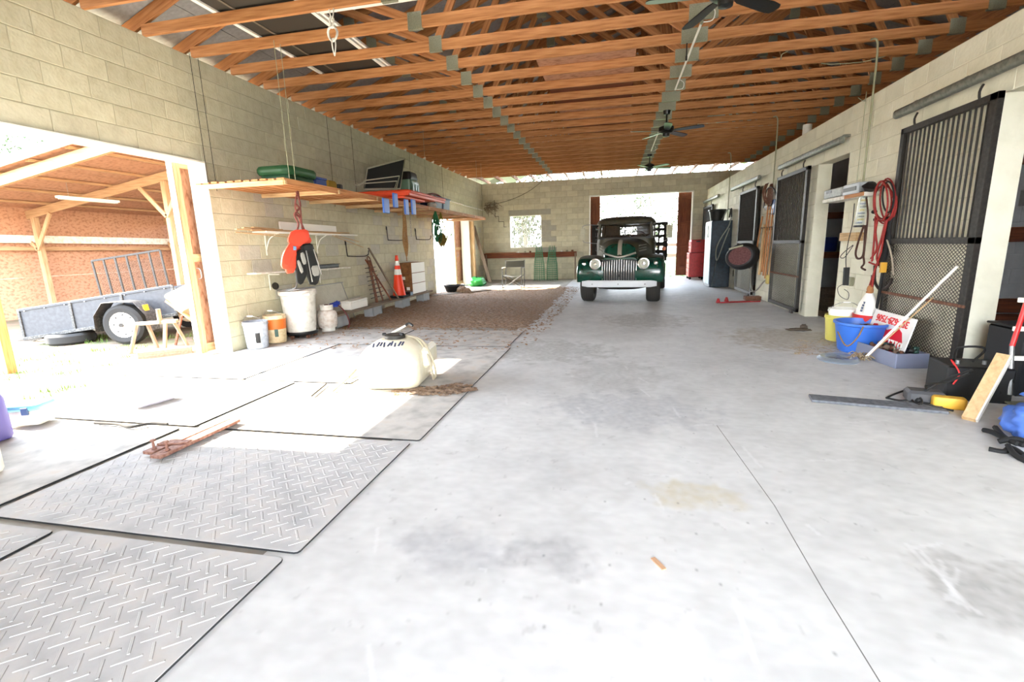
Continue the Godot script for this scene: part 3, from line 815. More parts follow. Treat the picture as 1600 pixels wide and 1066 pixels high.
func side_door(label: String, zn: float, zf: float) -> void:
	var d := thing("sliding_door", label, "door", Vector3(-5.31, 0, (zn + zf) * 0.5))
	var h := 1.24
	for k in 2:
		var q := S(); bx(q, Vector3(-5.33, 0.03 + h * (k + 0.5), (zn + zf) * 0.5), Vector3(0.014, h - 0.006, absf(zf - zn)), Basis.IDENTITY, 0.003); obj("plywood_sheet", q, M.ply_y, d)
	for y in [0.1, 1.27, 2.42]: plank(d, "frame_rail", Vector3(-5.305, y, zn), Vector3(-5.305, y, zf), 0.035, 0.1, M.pale_z)
	for z in [zn - 0.085, zf + 0.05]: plank(d, "stile", Vector3(-5.3, 0.03, z), Vector3(-5.3, 2.5, z), 0.09, 0.035, M.pale_y, Vector3.RIGHT)
	var w := S(); bx(w, Vector3(-5.31, 1.27, zn - 0.012), Vector3(0.06, 2.5, 0.03), Basis.IDENTITY, 0.003); obj("edge_trim", w, M.white, d)
	var hd := S(); tube(hd, curve([Vector3(-5.25, 1.0, zn - 0.12), Vector3(-5.2, 1.02, zn - 0.12), Vector3(-5.2, 1.12, zn - 0.12), Vector3(-5.25, 1.14, zn - 0.12)], 3), 0.006, 5); obj("handle", hd, M.steel, d)
func build_trees() -> void:
	var leafm := []
	for i in 3:
		var m := worn("leaf%d" % i, [Color(0.07, 0.13, 0.04), Color(0.1, 0.17, 0.05), Color(0.12, 0.16, 0.07)][i], [Color(0.13, 0.2, 0.07), Color(0.17, 0.25, 0.09), Color(0.2, 0.23, 0.12)][i], [Color(0.2, 0.28, 0.11), Color(0.25, 0.33, 0.14), Color(0.28, 0.3, 0.18)][i], 0.5, 0.8, 0.0, 70 + i)
		m.backlight_enabled = true; m.backlight = Color(0.2, 0.26, 0.1); leafm.append(m)
	var protos := []
	var rg := RandomNumberGenerator.new(); rg.seed = 71
	for v in 3:
		var t := Node3D.new(); t.name = "leafy_tree"
		var hgt: float = [6.5, 7.4, 5.6][v]
		var tr := S()
		tube(tr, curve([Vector3(0, -0.1, 0), Vector3(0.1, hgt * 0.3, 0.05), Vector3(-0.05, hgt * 0.55, -0.1), Vector3(0.1, hgt * 0.85, 0)], 3), [0.16, 0.15, 0.14, 0.13, 0.12, 0.11, 0.1, 0.08, 0.06, 0.04], 7)
		for k in 7:
			var a := k * 2.4
			var y := hgt * (0.32 + 0.07 * k)
			tube(tr, [Vector3(0, y, 0), Vector3(cos(a), 0.6, sin(a)) * 0.8 + Vector3(0, y, 0), Vector3(cos(a), 0.9, sin(a)) * 1.5 + Vector3(0, y, 0)], [0.06, 0.04, 0.02], 5)
		var tn := MeshInstance3D.new(); tn.name = "trunk"; tn.mesh = tr.commit(); tn.material_override = M.grey_y; t.add_child(tn)
		var cr := S()
		for k in 26:
			var a := rg.randf() * TAU
			var y := hgt * rg.randf_range(0.16, 0.98)
			var rr := (1.0 - absf(y / hgt - 0.55)) * rg.randf_range(0.4, 2.0)
			var c := Vector3(cos(a) * rr, y, sin(a) * rr)
			for q in 75:
				var d := Vector3(rg.randfn(), rg.randfn() * 0.8, rg.randfn()) * 0.38
				var p := c + d
				var ax := Vector3(rg.randfn(), rg.randfn(), rg.randfn()).normalized()
				var bx2 := ax.cross(Vector3(rg.randfn(), rg.randfn(), rg.randfn())).normalized()
				var l := rg.randf_range(0.06, 0.13)
				quad(cr, p - ax * l, p + bx2 * l * 0.5, p + ax * l, p - bx2 * l * 0.5)
		var cn := MeshInstance3D.new(); cn.name = "crown"; cn.mesh = cr.commit(); cn.material_override = leafm[v]; t.add_child(cn)
		protos.append(t)
	var spots := [[-22, -9.5, 0], [-4.4, -23.5, 2], [-24, -4.5, 1], [-22.5, -14.5, 2], [-27, -19, 1], [-22, 0.8, 2],
		[-15.5, -27, 1], [-8.6, -29.5, 0], [-20.5, -25, 2], [-19.5, -35, 2],
		[-6.5, -33, 0], [-2, -35.5, 1], [2.6, -38, 2], [7, -35, 1], [11.8, -38, 0], [-4.5, -41, 2], [0.2, -43.5, 0], [6.2, -43, 1]]
	for i in spots.size():
		var e: Array = spots[i]
		var t: Node3D = protos[e[2]].duplicate(); t.name = numbered("leafy_tree"); add_child(t)
		t.position = Vector3(e[0], -0.06, e[1]); t.rotation.y = i * 1.3; t.scale = Vector3.ONE * (0.9 + 0.2 * ((i * 37) % 10) / 10.0)
		var where := "tree standing beyond the lean-to shed" if e[0] < -20.5 else ("tree in the pasture seen through the far side doorway" if e[0] < -9.5 else "tree beyond the lawn behind the end wall")
		tag(t, ["dark green leafy ", "bright green leafy ", "pale olive leafy "][e[2]] + where, "tree", ["dark trees ", "bright trees ", "olive trees "][e[2]] + where)
	for t in protos: t.free()
func lty(x: float) -> float: return 2.66 + 0.16 * (x + 11.1)   # underside of the lean-to rafters
func build_lean_to() -> void:
	var sh := thing("lean_to_shed", "open timber lean-to shed with plywood wall behind the black trailer", "shed", Vector3(-11, -0.06, -9))
	for z in [-7.0, -9.0, -12.6]:
		for k in (2 if z > -8 else 1): plank(sh, "rafter", Vector3(-14.2, lty(-14.2) + 0.09, z - k * 0.045), Vector3(-6.1, lty(-6.1) + 0.09, z - k * 0.045), 0.04, 0.19, M.shed_x, Vector3.UP, 0.004)
	var x := -14.0
	while x < -6.2:
		plank(sh, "purlin", Vector3(x, lty(x) + 0.235, -6.9), Vector3(x, lty(x) + 0.235, -13.4), 0.089, 0.05, M.shed_z); x += 0.95
	x = -14.3
	while x < -6.6:   # plywood roof sheets
		var q := S(); bar(q, Vector3(x + 0.6, lty(x + 0.6) + 0.27, -6.8), Vector3(x + 0.6, lty(x + 0.6) + 0.27, -13.6), 1.21, 0.014, Vector3(-0.158, 0.987, 0)); obj("roof_sheet", q, M.shed_ply, sh); x += 1.22
	var fa := S(); bar(fa, Vector3(-14.4, lty(-14.4) + 0.28, -6.78), Vector3(-6.1, lty(-6.1) + 0.28, -6.78), 0.03, 0.15); obj("fascia", fa, M.white_worn, sh)
	var mr := S(); bar(mr, Vector3(-10.2, lty(-10.2) + 0.31, -6.75), Vector3(-10.2, lty(-10.2) + 0.31, -13.7), 8.4, 0.03, Vector3(-0.158, 0.987, 0)); obj("metal_roof", mr, M.galv, sh)
	for e in [[-13.45, -9.0], [-9.6, -9.0], [-13.45, -12.6], [-9.6, -12.6], [-13.45, -5.2]]:
		if e[1] > -6: continue
		plank(sh, "post", Vector3(e[0], -0.1, e[1]), Vector3(e[0], lty(e[0]), e[1]), 0.11, 0.11, M.shed_y, Vector3.RIGHT, 0.005)
		for sg in [-1.0, 1.0]:
			plank(sh, "brace", Vector3(e[0], lty(e[0]) - 0.75, e[1] + 0.07), Vector3(e[0] + sg * 0.6, lty(e[0] + sg * 0.6) - 0.02, e[1] + 0.07), 0.09, 0.04, M.shed_y, Vector3.BACK)
	plank(sh, "wall_beam", Vector3(-13.6, 1.82, -6.0), Vector3(-13.6, 1.72, -14.0), 0.04, 0.18, M.white_worn)
	plank(sh, "wall_beam", Vector3(-13.55, 1.6, -6.0), Vector3(-13.55, 1.5, -14.0), 0.04, 0.09, M.shed_z)
	for k in 7:
		for r in 3:
			var q := S(); bx(q, Vector3(-13.68, -0.06 + 0.95 * (r + 0.5) - (0.12 if r == 2 else 0.0), -6.2 - 1.22 * (k + 0.5)), Vector3(0.014, 0.948, 1.218), Basis.IDENTITY, 0.003); obj("plywood_sheet", q, M.shed_ply, sh)
	for k in 4:
		var q := S(); bx(q, Vector3(-13.0 + 1.22 * k, 1.2, -13.7), Vector3(1.212, 2.6, 0.014), Basis.IDENTITY, 0.003); obj("plywood_sheet", q, M.shed_ply, sh)
	var a := PY(110, 320, 2.35)
	var lf := thing("strip_light", "unlit white strip light fitting under the lean-to roof", "light fitting", Vector3(-11.2, 2.55, -9.0))
	var l1 := S(); bx(l1, Vector3(-11.2, 2.56, -8.6), Vector3(0.13, 0.05, 1.24), Basis.IDENTITY, 0.006); obj("housing", l1, M.white, lf)
	for dx in [-0.035, 0.035]:
		var l2 := S(); cyl(l2, Vector3(-11.2 + dx, 2.525, -8.02), Vector3(-11.2 + dx, 2.525, -9.18), 0.013, -1, 8); obj("tube", l2, M.white, lf)
	for z in [-8.2, -9.0]:
		var l3 := S(); cyl(l3, Vector3(-11.2, 2.58, z), Vector3(-11.2, lty(-11.2) + 0.22, z), 0.004, -1, 4); obj("hanger", l3, M.steel, lf)
	a = a
func build_trailer() -> void:
	var w0 := Vector3(-7.57, 0, -6.03)
	var u := Vector3(0.968, 0, -0.25)
	var w := Vector3(-0.25, 0, -0.968)
	var t := thing("utility_trailer", "small black utility trailer with a mesh tailgate and white spoked wheel", "trailer", w0 + Vector3(0, -0.06, 0))
	var P := func(a: float, b: float, y: float) -> Vector3: return w0 + u * a + w * (0.2 + b) + Vector3(0, y - 0.1 + (a + 1.8) * 0.13, 0)   # tipped nose down
	var pm := worn("trailer", Color(0.1, 0.11, 0.13), Color(0.145, 0.155, 0.18), Color(0.19, 0.2, 0.22), 2.5, 0.5)
	var edge := worn("trailer_edge", Color(0.12, 0.12, 0.13), Color(0.2, 0.2, 0.2), Color(0.45, 0.45, 0.43), 5, 0.5, 0.2)
	for b in [0.0, 1.25]:
		for k in 3:
			var a0: float = -1.8 + k * 0.82
			var q := S()
			var th := w * 0.01
			var c4 := [P.call(a0, b, 0.12), P.call(a0 + 0.81, b, 0.12), P.call(a0 + 0.81, b, 0.6), P.call(a0, b, 0.6)]
			quad(q, c4[0] - th, c4[1] - th, c4[2] - th, c4[3] - th, -w); quad(q, c4[0] + th, c4[1] + th, c4[2] + th, c4[3] + th, w)
			for e in 4: quad(q, c4[e] - th, c4[(e + 1) % 4] - th, c4[(e + 1) % 4] + th, c4[e] + th)
			obj("side_panel", q, pm, t)
		for k in 4: plank(t, "rib", P.call(-1.8 + k * 0.82, b - 0.015, 0.16), P.call(-1.8 + k * 0.82, b - 0.015, 0.61), 0.04, 0.03, edge, w)
		plank(t, "top_rail", P.call(-1.82, b, 0.61), P.call(0.66, b, 0.61), 0.045, 0.04, pm); plank(t, "bottom_rail", P.call(-1.82, b - 0.01, 0.15), P.call(0.66, b - 0.01, 0.15), 0.05, 0.05, edge)
		for k in 8:
			var q := S(); blob(q, P.call(-1.7 + k * 0.32, b - 0.025, 0.585), Vector3.ONE * 0.01, 0, 1, 6, 4); obj("bolt", q, M.steel, t)
	var fe := S(); quad(fe, P.call(-1.8, 0, 0.16), P.call(-1.8, 1.25, 0.16), P.call(-1.8, 1.25, 0.6), P.call(-1.8, 0, 0.6), -u); quad(fe, P.call(-1.79, 0, 0.16), P.call(-1.79, 1.25, 0.16), P.call(-1.79, 1.25, 0.6), P.call(-1.79, 0, 0.6), u); obj("front_panel", fe, worn("trailer_front", Color(0.5, 0.52, 0.56), Color(0.62, 0.64, 0.68), Color(0.7, 0.72, 0.76), 3, 0.5), t)
	var bed := S(); quad(bed, P.call(-1.8, 0, 0.18), P.call(0.65, 0, 0.18), P.call(0.65, 1.25, 0.18), P.call(-1.8, 1.25, 0.18), Vector3.UP); quad(bed, P.call(-1.8, 0, 0.15), P.call(0.65, 0, 0.15), P.call(0.65, 1.25, 0.15), P.call(-1.8, 1.25, 0.15), Vector3.DOWN); obj("bed", bed, M.grey_z, t)
	for b in [-0.2, 1.42]:
		var wb := Basis(u, w, u.cross(w))
		var c: Vector3 = w0 + w * (0.2 + b - 0.02) + Vector3(0, 0.26, 0)
		var ty := S(); lathe(ty, [Vector2(0.2, -0.09), Vector2(0.27, -0.1), Vector2(0.315, -0.07), Vector2(0.325, 0), Vector2(0.315, 0.07), Vector2(0.27, 0.1), Vector2(0.2, 0.09), Vector2(0.2, -0.09)], c, 28, wb)
		var tn := obj("tyre", ty, M.rubber, t)
		var rm := S(); lathe(rm, [Vector2(0.2, -0.09), Vector2(0.19, -0.05), Vector2(0.13, -0.055), Vector2(0.1, -0.075), Vector2(0.05, -0.08), Vector2(0.045, -0.11), Vector2(0.0, -0.11)], c, 28, wb); obj("rim", rm, M.white, tn)
		for k in 8:
			var a := TAU * k / 8
			var hs := S(); cyl(hs, c + wb * Vector3(cos(a) * 0.155, -0.048, sin(a) * 0.155), c + wb * Vector3(cos(a) * 0.155, -0.06, sin(a) * 0.155), 0.016, -1, 8); obj("rim_hole", hs, M.black, tn)
		var hb := S(); cyl(hb, c + wb * Vector3(0, -0.08, 0), c + wb * Vector3(0, -0.13, 0), 0.035, -1, 8); obj("hub", hb, M.iron, tn)
		var fr := []
		for k in 7:
			var a := lerpf(-0.25, PI + 0.25, k / 6.0)
			var q: Vector3 = c + u * (-cos(a) * 0.42) + Vector3(0, minf(sin(a) * 0.42, 0.36), 0)
			fr.append([q - w * 0.12, q + w * 0.14, q + w * 0.14 + Vector3(0, 0.012, 0), q - w * 0.12 + Vector3(0, 0.012, 0)])
		var fs := S(); loft(fs, fr, true, true); obj("mudguard", fs, edge, t)
		if b < 0:
			var yl := S(); bar(yl, c + u * 0.37 + Vector3(0, 0.05, 0), c + u * 0.33 + Vector3(0, 0.3, 0), 0.02, 0.1, w); obj("strap", yl, mat(Color(0.85, 0.63, 0.12), 0.7), t)
	var gb: Array = [P.call(-0.16, 1.2, 0.62), P.call(-1.4, 1.2, 0.62)]
	var up := Vector3(0, 0.68, 0) - u * 0.08
	for k in 7:
		var p: Vector3 = gb[0].lerp(gb[1], k / 6.0)
		plank(t, "gate_bar", p - Vector3(0, 0.3, 0), p + up, 0.03, 0.03, M.iron, u)
	plank(t, "gate_rail", gb[0] + up, gb[1] + up, 0.035, 0.035, M.iron); plank(t, "gate_rail", gb[0] - Vector3(0, 0.3, 0), gb[1] - Vector3(0, 0.3, 0), 0.035, 0.035, M.iron)
	var gm := S(); net(gm, gb[0] - Vector3(0, 0.02, 0), (gb[1] - gb[0]).normalized(), up.normalized(), 1.24, 0.62, 0.05, 0.05, 0.004, 0.001); var gn := obj("gate_mesh", gm, M.iron, t); gn.set_meta("kind", "stuff")
	plank(t, "tongue", P.call(-1.8, 0.3, 0.13), P.call(-2.9, 0.62, 0.05), 0.05, 0.08, M.iron); plank(t, "tongue", P.call(-1.8, 0.95, 0.13), P.call(-2.9, 0.62, 0.05), 0.05, 0.08, M.iron)
	var ty := S(); lathe(ty, [Vector2(0.2, -0.08), Vector2(0.28, -0.09), Vector2(0.32, -0.05), Vector2(0.32, 0.05), Vector2(0.28, 0.09), Vector2(0.2, 0.08), Vector2(0.2, -0.08)], PY(70, 536, 0.03) + Vector3(-0.1, 0.0, -0.45), 24); tag(obj("spare_tyre_ring", ty, M.rubber), "loose black tyre lying on the ground under the trailer", "tyre")

func pad(parent: Node, called: String, pts: Array, c0: Vector3, nrm: Vector3, th: float, m: Material) -> MeshInstance3D:   # puffed panel with the given outline
	var cc := Vector3.ZERO
	for p in pts: cc += p
	cc /= float(pts.size())
	var sm := []
	for i in pts.size():   # round the corners
		var a: Vector3 = pts[i]
		var b: Vector3 = pts[(i + 1) % pts.size()]
		sm.append(a.lerp(b, 0.2)); sm.append(a.lerp(b, 0.5)); sm.append(a.lerp(b, 0.8))
	var rings := []
	for k in 7:
		var t := lerpf(-1.0, 1.0, k / 6.0)
		var f := sqrt(maxf(0.0, 1.0 - t * t * t * t)) * 0.35 + 0.65
		rings.append(sm.map(func(p): return cc + (p - cc) * f + nrm * (th * 0.5 * t) + c0))
	var s := S(); loft(s, rings); return obj(called, s, m, parent)
func bucket(label: String, at: Vector3, r: float, h: float, m: Material, band: Material = null, handle := true, group := "") -> Node3D:
	var t := thing("bucket", label, "bucket", at, group)
	var s := S()
	lathe(s, [Vector2(0, 0.004), Vector2(r * 0.84, 0.0), Vector2(r * 0.86, 0.01), Vector2(r * 0.98, h * 0.86), Vector2(r * 1.03, h * 0.87), Vector2(r * 1.03, h * 0.93), Vector2(r, h * 0.94), Vector2(r * 1.02, h), Vector2(r * 0.97, h), Vector2(r * 0.82, 0.02), Vector2(0, 0.02)], at, 28)
	obj("shell", s, m, t)
	if band:
		var b := S(); lathe(b, [Vector2(r * 0.945, h * 0.5), Vector2(r * 1.0, h * 0.86)], at, 28); obj("band", b, band, t)
	if handle:
		var hd := S(); var p := []
		for k in 13:
			var a := PI * k / 12.0
			p.append(at + Vector3(cos(a) * r * 1.03, h * 0.9 + sin(a) * r * 0.75, sin(a) * r * 0.5))
		tube(hd, p, 0.003, 5); obj("handle", hd, M.steel, t)
		var gr := S(); cyl(gr, p[5], p[7], 0.009, -1, 8); obj("grip", gr, M.white, t)
	return t
func rope_loops(parent: Node, called: String, top: Vector3, h: float, w: float, n: int, r: float, m: Material, sd := 1) -> void:
	var rg := RandomNumberGenerator.new(); rg.seed = sd
	for k in n:
		var s := S()
		var a := rg.randf() * TAU
		var ww := w * rg.randf_range(0.5, 1.0)
		var hh := h * rg.randf_range(0.75, 1.0)
		var d := Vector3(cos(a) * 0.5, 0, sin(a)) * ww * 0.5
		var e := Vector3(-d.z, 0, d.x) * 0.3
		tube(s, curve([top, top + d * 0.5 + Vector3(0, -hh * 0.35, 0), top + d + e + Vector3(0, -hh * 0.75, 0), top + Vector3(0, -hh, 0), top - d + Vector3(0, -hh * 0.75, 0), top - d * 0.5 - e + Vector3(0, -hh * 0.35, 0), top + Vector3(0, -0.005, 0)], 5), r, 5); obj(called, s, m, parent)
func build_shelf() -> void:
	var sh := thing("hanging_shelf", "long slatted pine shelf hung on wires along the block wall", "shelf", Vector3(-4.4, 2.1, -9.6))
	for seg in [[-5.12, -9.6], [-9.62, -14.1]]:
		for i in 11:
			var x := -4.97 + i * 0.113
			var s := S(); bx(s, Vector3(x, 2.152 + 0.003 * ((i * 7) % 3), (seg[0] + seg[1]) * 0.5), Vector3(0.085, 0.02, seg[0] - seg[1]), Basis.IDENTITY, 0.003); obj("slat", s, M.pine_z, sh)
	var z := -5.14
	while z > -14.2:
		plank(sh, "cross_bearer", Vector3(-5.01, 2.115, z), Vector3(-3.77, 2.115, z), 0.038, 0.055, M.pale_x if z < -5.2 else M.pale_x); z -= 1.12
	plank(sh, "edge_board", Vector3(-3.79, 2.125, -5.12), Vector3(-3.79, 2.125, -14.1), 0.02, 0.075, M.pine_z)
	for e in [[-4.99, -5.3], [-4.99, -5.42], [-3.8, -5.25], [-3.8, -5.36], [-4.99, -8.1], [-4.99, -8.9], [-3.8, -9.6], [-4.99, -11.6], [-3.8, -13.9], [-4.99, -13.9], [-3.8, -13.4]]:
		var s := S(); cyl(s, Vector3(e[0], 2.1, e[1]), Vector3(e[0] + 0.0, 3.66, e[1]), 0.0035, -1, 5); obj("hanger_wire", s, M.iron if e[0] < -4.5 else M.wire, sh)
	var Y := 2.165
	# things on the shelf
	var t := thing("storage_tub", "dark green domed storage tub on the hanging shelf", "tub", Vector3(-4.4, Y, -6.05))
	var s := S(); rbox(s, Vector3(-4.4, Y + 0.075, -6.05), Vector3(0.5, 0.15, 0.62), 0.1, Basis.IDENTITY, 0.9); obj("base", s, mat(Color(0.1, 0.27, 0.16), 0.5), t)
	s = S(); rbox(s, Vector3(-4.4, Y + 0.2, -6.05), Vector3(0.55, 0.11, 0.68), 0.13); obj("lid", s, mat(Color(0.13, 0.33, 0.19), 0.45), t)
	t = thing("storage_box", "royal blue plastic box on the hanging shelf", "box", Vector3(-4.4, Y, -6.55))
	s = S(); rbox(s, Vector3(-4.4, Y + 0.09, -6.55), Vector3(0.36, 0.18, 0.3), 0.03); obj("body", s, mat(Color(0.1, 0.24, 0.52), 0.45), t)
	s = S(); rbox(s, Vector3(-4.4, Y + 0.19, -6.55), Vector3(0.38, 0.025, 0.32), 0.03); obj("lid", s, mat(Color(0.12, 0.27, 0.56), 0.45), t)
	t = thing("storage_box", "mustard yellow box beside the blue one on the shelf", "box", Vector3(-4.4, Y, -6.88))
	s = S(); rbox(s, Vector3(-4.4, Y + 0.1, -6.88), Vector3(0.32, 0.2, 0.3), 0.06); obj("body", s, mat(Color(0.6, 0.47, 0.12), 0.6), t)
	s = S(); rbox(s, Vector3(-4.38, Y + 0.09, -7.1), Vector3(0.3, 0.16, 0.12), 0.03); obj("end_cap", s, M.black, t)
	t = thing("folded_tarp", "flat teal folded sheet on the shelf", "tarp", Vector3(-4.4, Y, -7.45))
	for k in 3:
		s = S(); rbox(s, Vector3(-4.42 + k * 0.015, Y + 0.015 + k * 0.026, -7.45), Vector3(0.46, 0.026, 0.56 - k * 0.03), 0.05); obj("fold", s, mat(Color(0.12, 0.36, 0.36), 0.7), t)
	var om := mat(Color(0.83, 0.27, 0.13), 0.45)
	t = thing("play_table", "orange red folding play table with blue legs on the shelf edge", "table", Vector3(-4.1, Y, -9.0))
	s = S(); rbox(s, Vector3(-4.05, Y + 0.13, -9.0), Vector3(1.1, 0.05, 1.9), 0.06); obj("tabletop", s, om, t)
	for e in [[Vector3(-3.54, Y + 0.11, -9.0), Vector3(0.03, 0.1, 1.84)], [Vector3(-4.05, Y + 0.11, -8.07), Vector3(1.02, 0.1, 0.03)]]:
		s = S(); bx(s, e[0], e[1], Basis.IDENTITY, 0.01); obj("apron", s, om, t)
	s = S(); rbox(s, Vector3(-3.98, Y + 0.05, -8.6), Vector3(0.7, 0.05, 1.0), 0.05); obj("bench_seat", s, om, t)
	for q in [[597, 609, 309, 334], [613, 622, 301, 325], [631, 639, 311, 336], [642, 650, 311, 336]]:
		var a := PX(q[0], q[2], -3.5)
		var b := PX(q[1], q[3], -3.5)
		s = S(); bx(s, Vector3(-3.5, (a.y + b.y) * 0.5, (a.z + b.z) * 0.5), Vector3(0.03, absf(a.y - b.y), absf(a.z - b.z) * 0.9), Basis.IDENTITY, 0.008); obj("leg", s, mat(Color(0.16, 0.36, 0.68), 0.45), t)
	t = thing("folding_lounger", "folded lounger with black sling and pale tube frame on the shelf", "lounger", Vector3(-4.3, Y, -8.9))
	var c4 := [PX(569, 296, -4.35), PX(574, 263, -4.45), PX(632, 248, -4.5), PX(625, 295, -4.35)]
	for p in c4.size(): if c4[p].y < 2.36: c4[p].y = 2.36
	s = S(); tube(s, [c4[0], c4[1], c4[2], c4[3]], 0.013, 7, true); obj("frame", s, mat(Color(0.78, 0.76, 0.66), 0.4), t)
	s = S(); quad(s, c4[0] + Vector3(0, 0.02, 0), c4[1] + Vector3(0, -0.02, 0), c4[2] + Vector3(0, -0.02, 0), c4[3] + Vector3(0, 0.02, 0), Vector3.RIGHT); quad(s, c4[0] + Vector3(-0.01, 0.02, 0), c4[1] + Vector3(-0.01, -0.02, 0), c4[2] + Vector3(-0.01, -0.02, 0), c4[3] + Vector3(-0.01, 0.02, 0), Vector3.LEFT); obj("sling", s, mat(Color(0.06, 0.065, 0.06), 0.8), t)
	for q in [[561, 296, 571, 282, 624, 275, 619, 296], [556, 297, 566, 287, 620, 283, 616, 297]]:
		s = S(); var pp := [PX(q[0], q[1], -4.1), PX(q[2], q[3], -4.12), PX(q[4], q[5], -4.12), PX(q[6], q[7], -4.1)]
		for p in 4: pp[p].y = maxf(pp[p].y, 2.34)
		tube(s, pp, 0.011, 6); obj("leg_frame", s, mat(Color(0.78, 0.76, 0.66), 0.4), t)
	t = thing("water_jug", "tall pale teal jug with a black lid at the end of the orange table", "jug", Vector3(-4.55, Y, -10.4))
	s = S(); rbox(s, Vector3(-4.55, Y + 0.33, -10.4), Vector3(0.36, 0.62, 0.5), 0.08, Basis.IDENTITY, 0.9); obj("body", s, mat(Color(0.45, 0.58, 0.5), 0.25), t)
	for k in 3:
		s = S(); bx(s, Vector3(-4.36, Y + 0.34, -10.55 + k * 0.15), Vector3(0.012, 0.42, 0.05), Basis.IDENTITY, 0.005); obj("rib", s, mat(Color(0.56, 0.68, 0.6), 0.25), t)
	s = S(); rbox(s, Vector3(-4.55, Y + 0.72, -10.4), Vector3(0.3, 0.18, 0.42), 0.07, Basis.IDENTITY, 1.12); obj("lid", s, M.black, t)
	for e in [[-10.95, Color(0.07, 0.12, 0.26), "navy blue storage crate on the shelf by the doorway"], [-11.5, Color(0.36, 0.45, 0.55), "grey blue storage crate on the shelf by the doorway"]]:
		t = thing("storage_crate", e[2], "crate", Vector3(-4.25, Y, e[0]))
		s = S(); rbox(s, Vector3(-4.25, Y + 0.16, e[0]), Vector3(0.42, 0.3, 0.5), 0.03, Basis.IDENTITY, 0.9); obj("body", s, mat(e[1], 0.5), t)
		s = S(); bx(s, Vector3(-4.25, Y + 0.31, e[0]), Vector3(0.45, 0.03, 0.53), Basis.IDENTITY, 0.01); obj("rim", s, mat(e[1].lightened(0.1), 0.5), t)
	s = S(); tube(s, curve([Vector3(-4.35, Y + 0.36, -10.9), Vector3(-4.3, Y + 0.42, -11.2), Vector3(-4.28, Y + 0.42, -11.5), Vector3(-4.2, Y + 0.35, -11.6)], 5), 0.022, 7); tag(obj("hose_piece", s, mat(Color(0.45, 0.12, 0.09), 0.6)), "short dark red hose lying over the storage crates", "hose")
	s = S(); blob(s, Vector3(-3.95, Y + 0.07, -10.25), Vector3(0.1, 0.07, 0.12), 0.3, 5); tag(obj("cloth_bundle", s, M.white_worn), "crumpled white cloth beside the storage crates", "cloth")
	# rope, chain, net bag hung under the shelf
	t = thing("rope_hank", "tan rope hank hanging from the shelf edge", "rope", Vector3(-3.82, 2.1, -8.45)); rope_loops(t, "strand", Vector3(-3.85, 2.13, PX(631, 338, -3.85).z), 1.05, 0.16, 9, 0.009, M.rope, 3)
	t = thing("cord_hank", "hank of green cord hanging from the shelf over the doorway", "cord", Vector3(-3.82, 2.08, -10.05)); rope_loops(t, "strand", Vector3(-3.85, 2.13, PX(681, 343, -3.85).z), 0.8, 0.34, 12, 0.008, mat(Color(0.08, 0.36, 0.2), 0.7), 8)
	t = thing("net_bag", "yellow green net bag hanging beside the green cord", "bag", Vector3(-3.8, 2.05, -10.4))
	var nb := Vector3(-3.85, 2.13, PX(689, 345, -3.85).z)
	for k in 14:
		s = S(); var a := TAU * k / 14
		var d := Vector3(cos(a) * 0.11, 0, sin(a) * 0.16)
		tube(s, curve([nb, nb + d * 0.4 + Vector3(0, -0.22, 0), nb + d * Basis(Vector3.UP, 0.4) + Vector3(0, -0.55, 0), nb + d * 0.3 * Basis(Vector3.UP, 0.8) + Vector3(0, -0.78, 0), nb + Vector3(0, -0.82, 0)], 4), 0.006, 4); obj("strand", s, mat(Color(0.5, 0.46, 0.12), 0.8), t)
	for q in [0.3, 0.42, 0.54, 0.66, 0.74]:
		s = S(); var ring := []
		var f := sin(clampf((q - 0.05) / 0.75, 0, 1) * PI) * 0.5 + 0.5 * clampf(1.3 - absf(q - 0.56) * 3.0, 0, 1)
		for k in 12: ring.append(nb + Vector3(cos(TAU * k / 12) * 0.11 * f, -q, sin(TAU * k / 12) * 0.16 * f))
		tube(s, ring, 0.006, 4, true); obj("strand", s, mat(Color(0.5, 0.46, 0.12), 0.8), t)
	s = S(); blob(s, nb + Vector3(0, -0.64, 0), Vector3(0.09, 0.14, 0.13), 0.4, 4); obj("contents", s, mat(Color(0.42, 0.34, 0.12), 0.9), t)
	s = S()
	for k in 15:
		var c := Vector3(-3.85, 2.12 - 0.04 * k, PX(641, 343, -3.85).z)
		var ring := []
		for j in 8: ring.append(c + Basis(Vector3.UP, 1.57 * (k % 2)) * Vector3(0, cos(TAU * j / 8) * 0.024, sin(TAU * j / 8) * 0.014))
		tube(s, ring, 0.003, 4, true)
	tag(obj("thin_chain", s, M.steel), "thin steel chain hanging beside the tan rope", "chain")
	# life vests on a rope
	var xv := -3.95
	var V := func(u: float, v: float) -> Vector3: return PX(u, v, xv)
	var of := mat(Color(0.93, 0.3, 0.2), 0.75)
	var op := V.call(465, 312) as Vector3
	t = thing("rope_tether", "knotted maroon rope tying the vests to the shelf", "rope", Vector3(op.x, 2.1, op.z))
	var mr := worn("maroon", Color(0.25, 0.1, 0.09), Color(0.42, 0.2, 0.17), Color(0.6, 0.42, 0.36), 14, 0.9)
	for e in [[[463, 299], [467, 322], [460, 335], [464, 350], [462, 366]], [[465, 299], [459, 322], [466, 338], [470, 352], [481, 372]], [[461, 318], [465, 326], [461, 334], [468, 340], [462, 330]]]:
		s = S(); var pp := []
		for k in e.size(): pp.append(V.call(e[k][0], e[k][1]) + Vector3(0.02 * (k % 2), 0, 0))
		tube(s, curve(pp, 4), 0.012, 6); obj("strand", s, mr, t)
	t = thing("life_vest", "orange foam life vest hanging from the shelf rope", "life vest", op + Vector3(0, -1.0, 0))
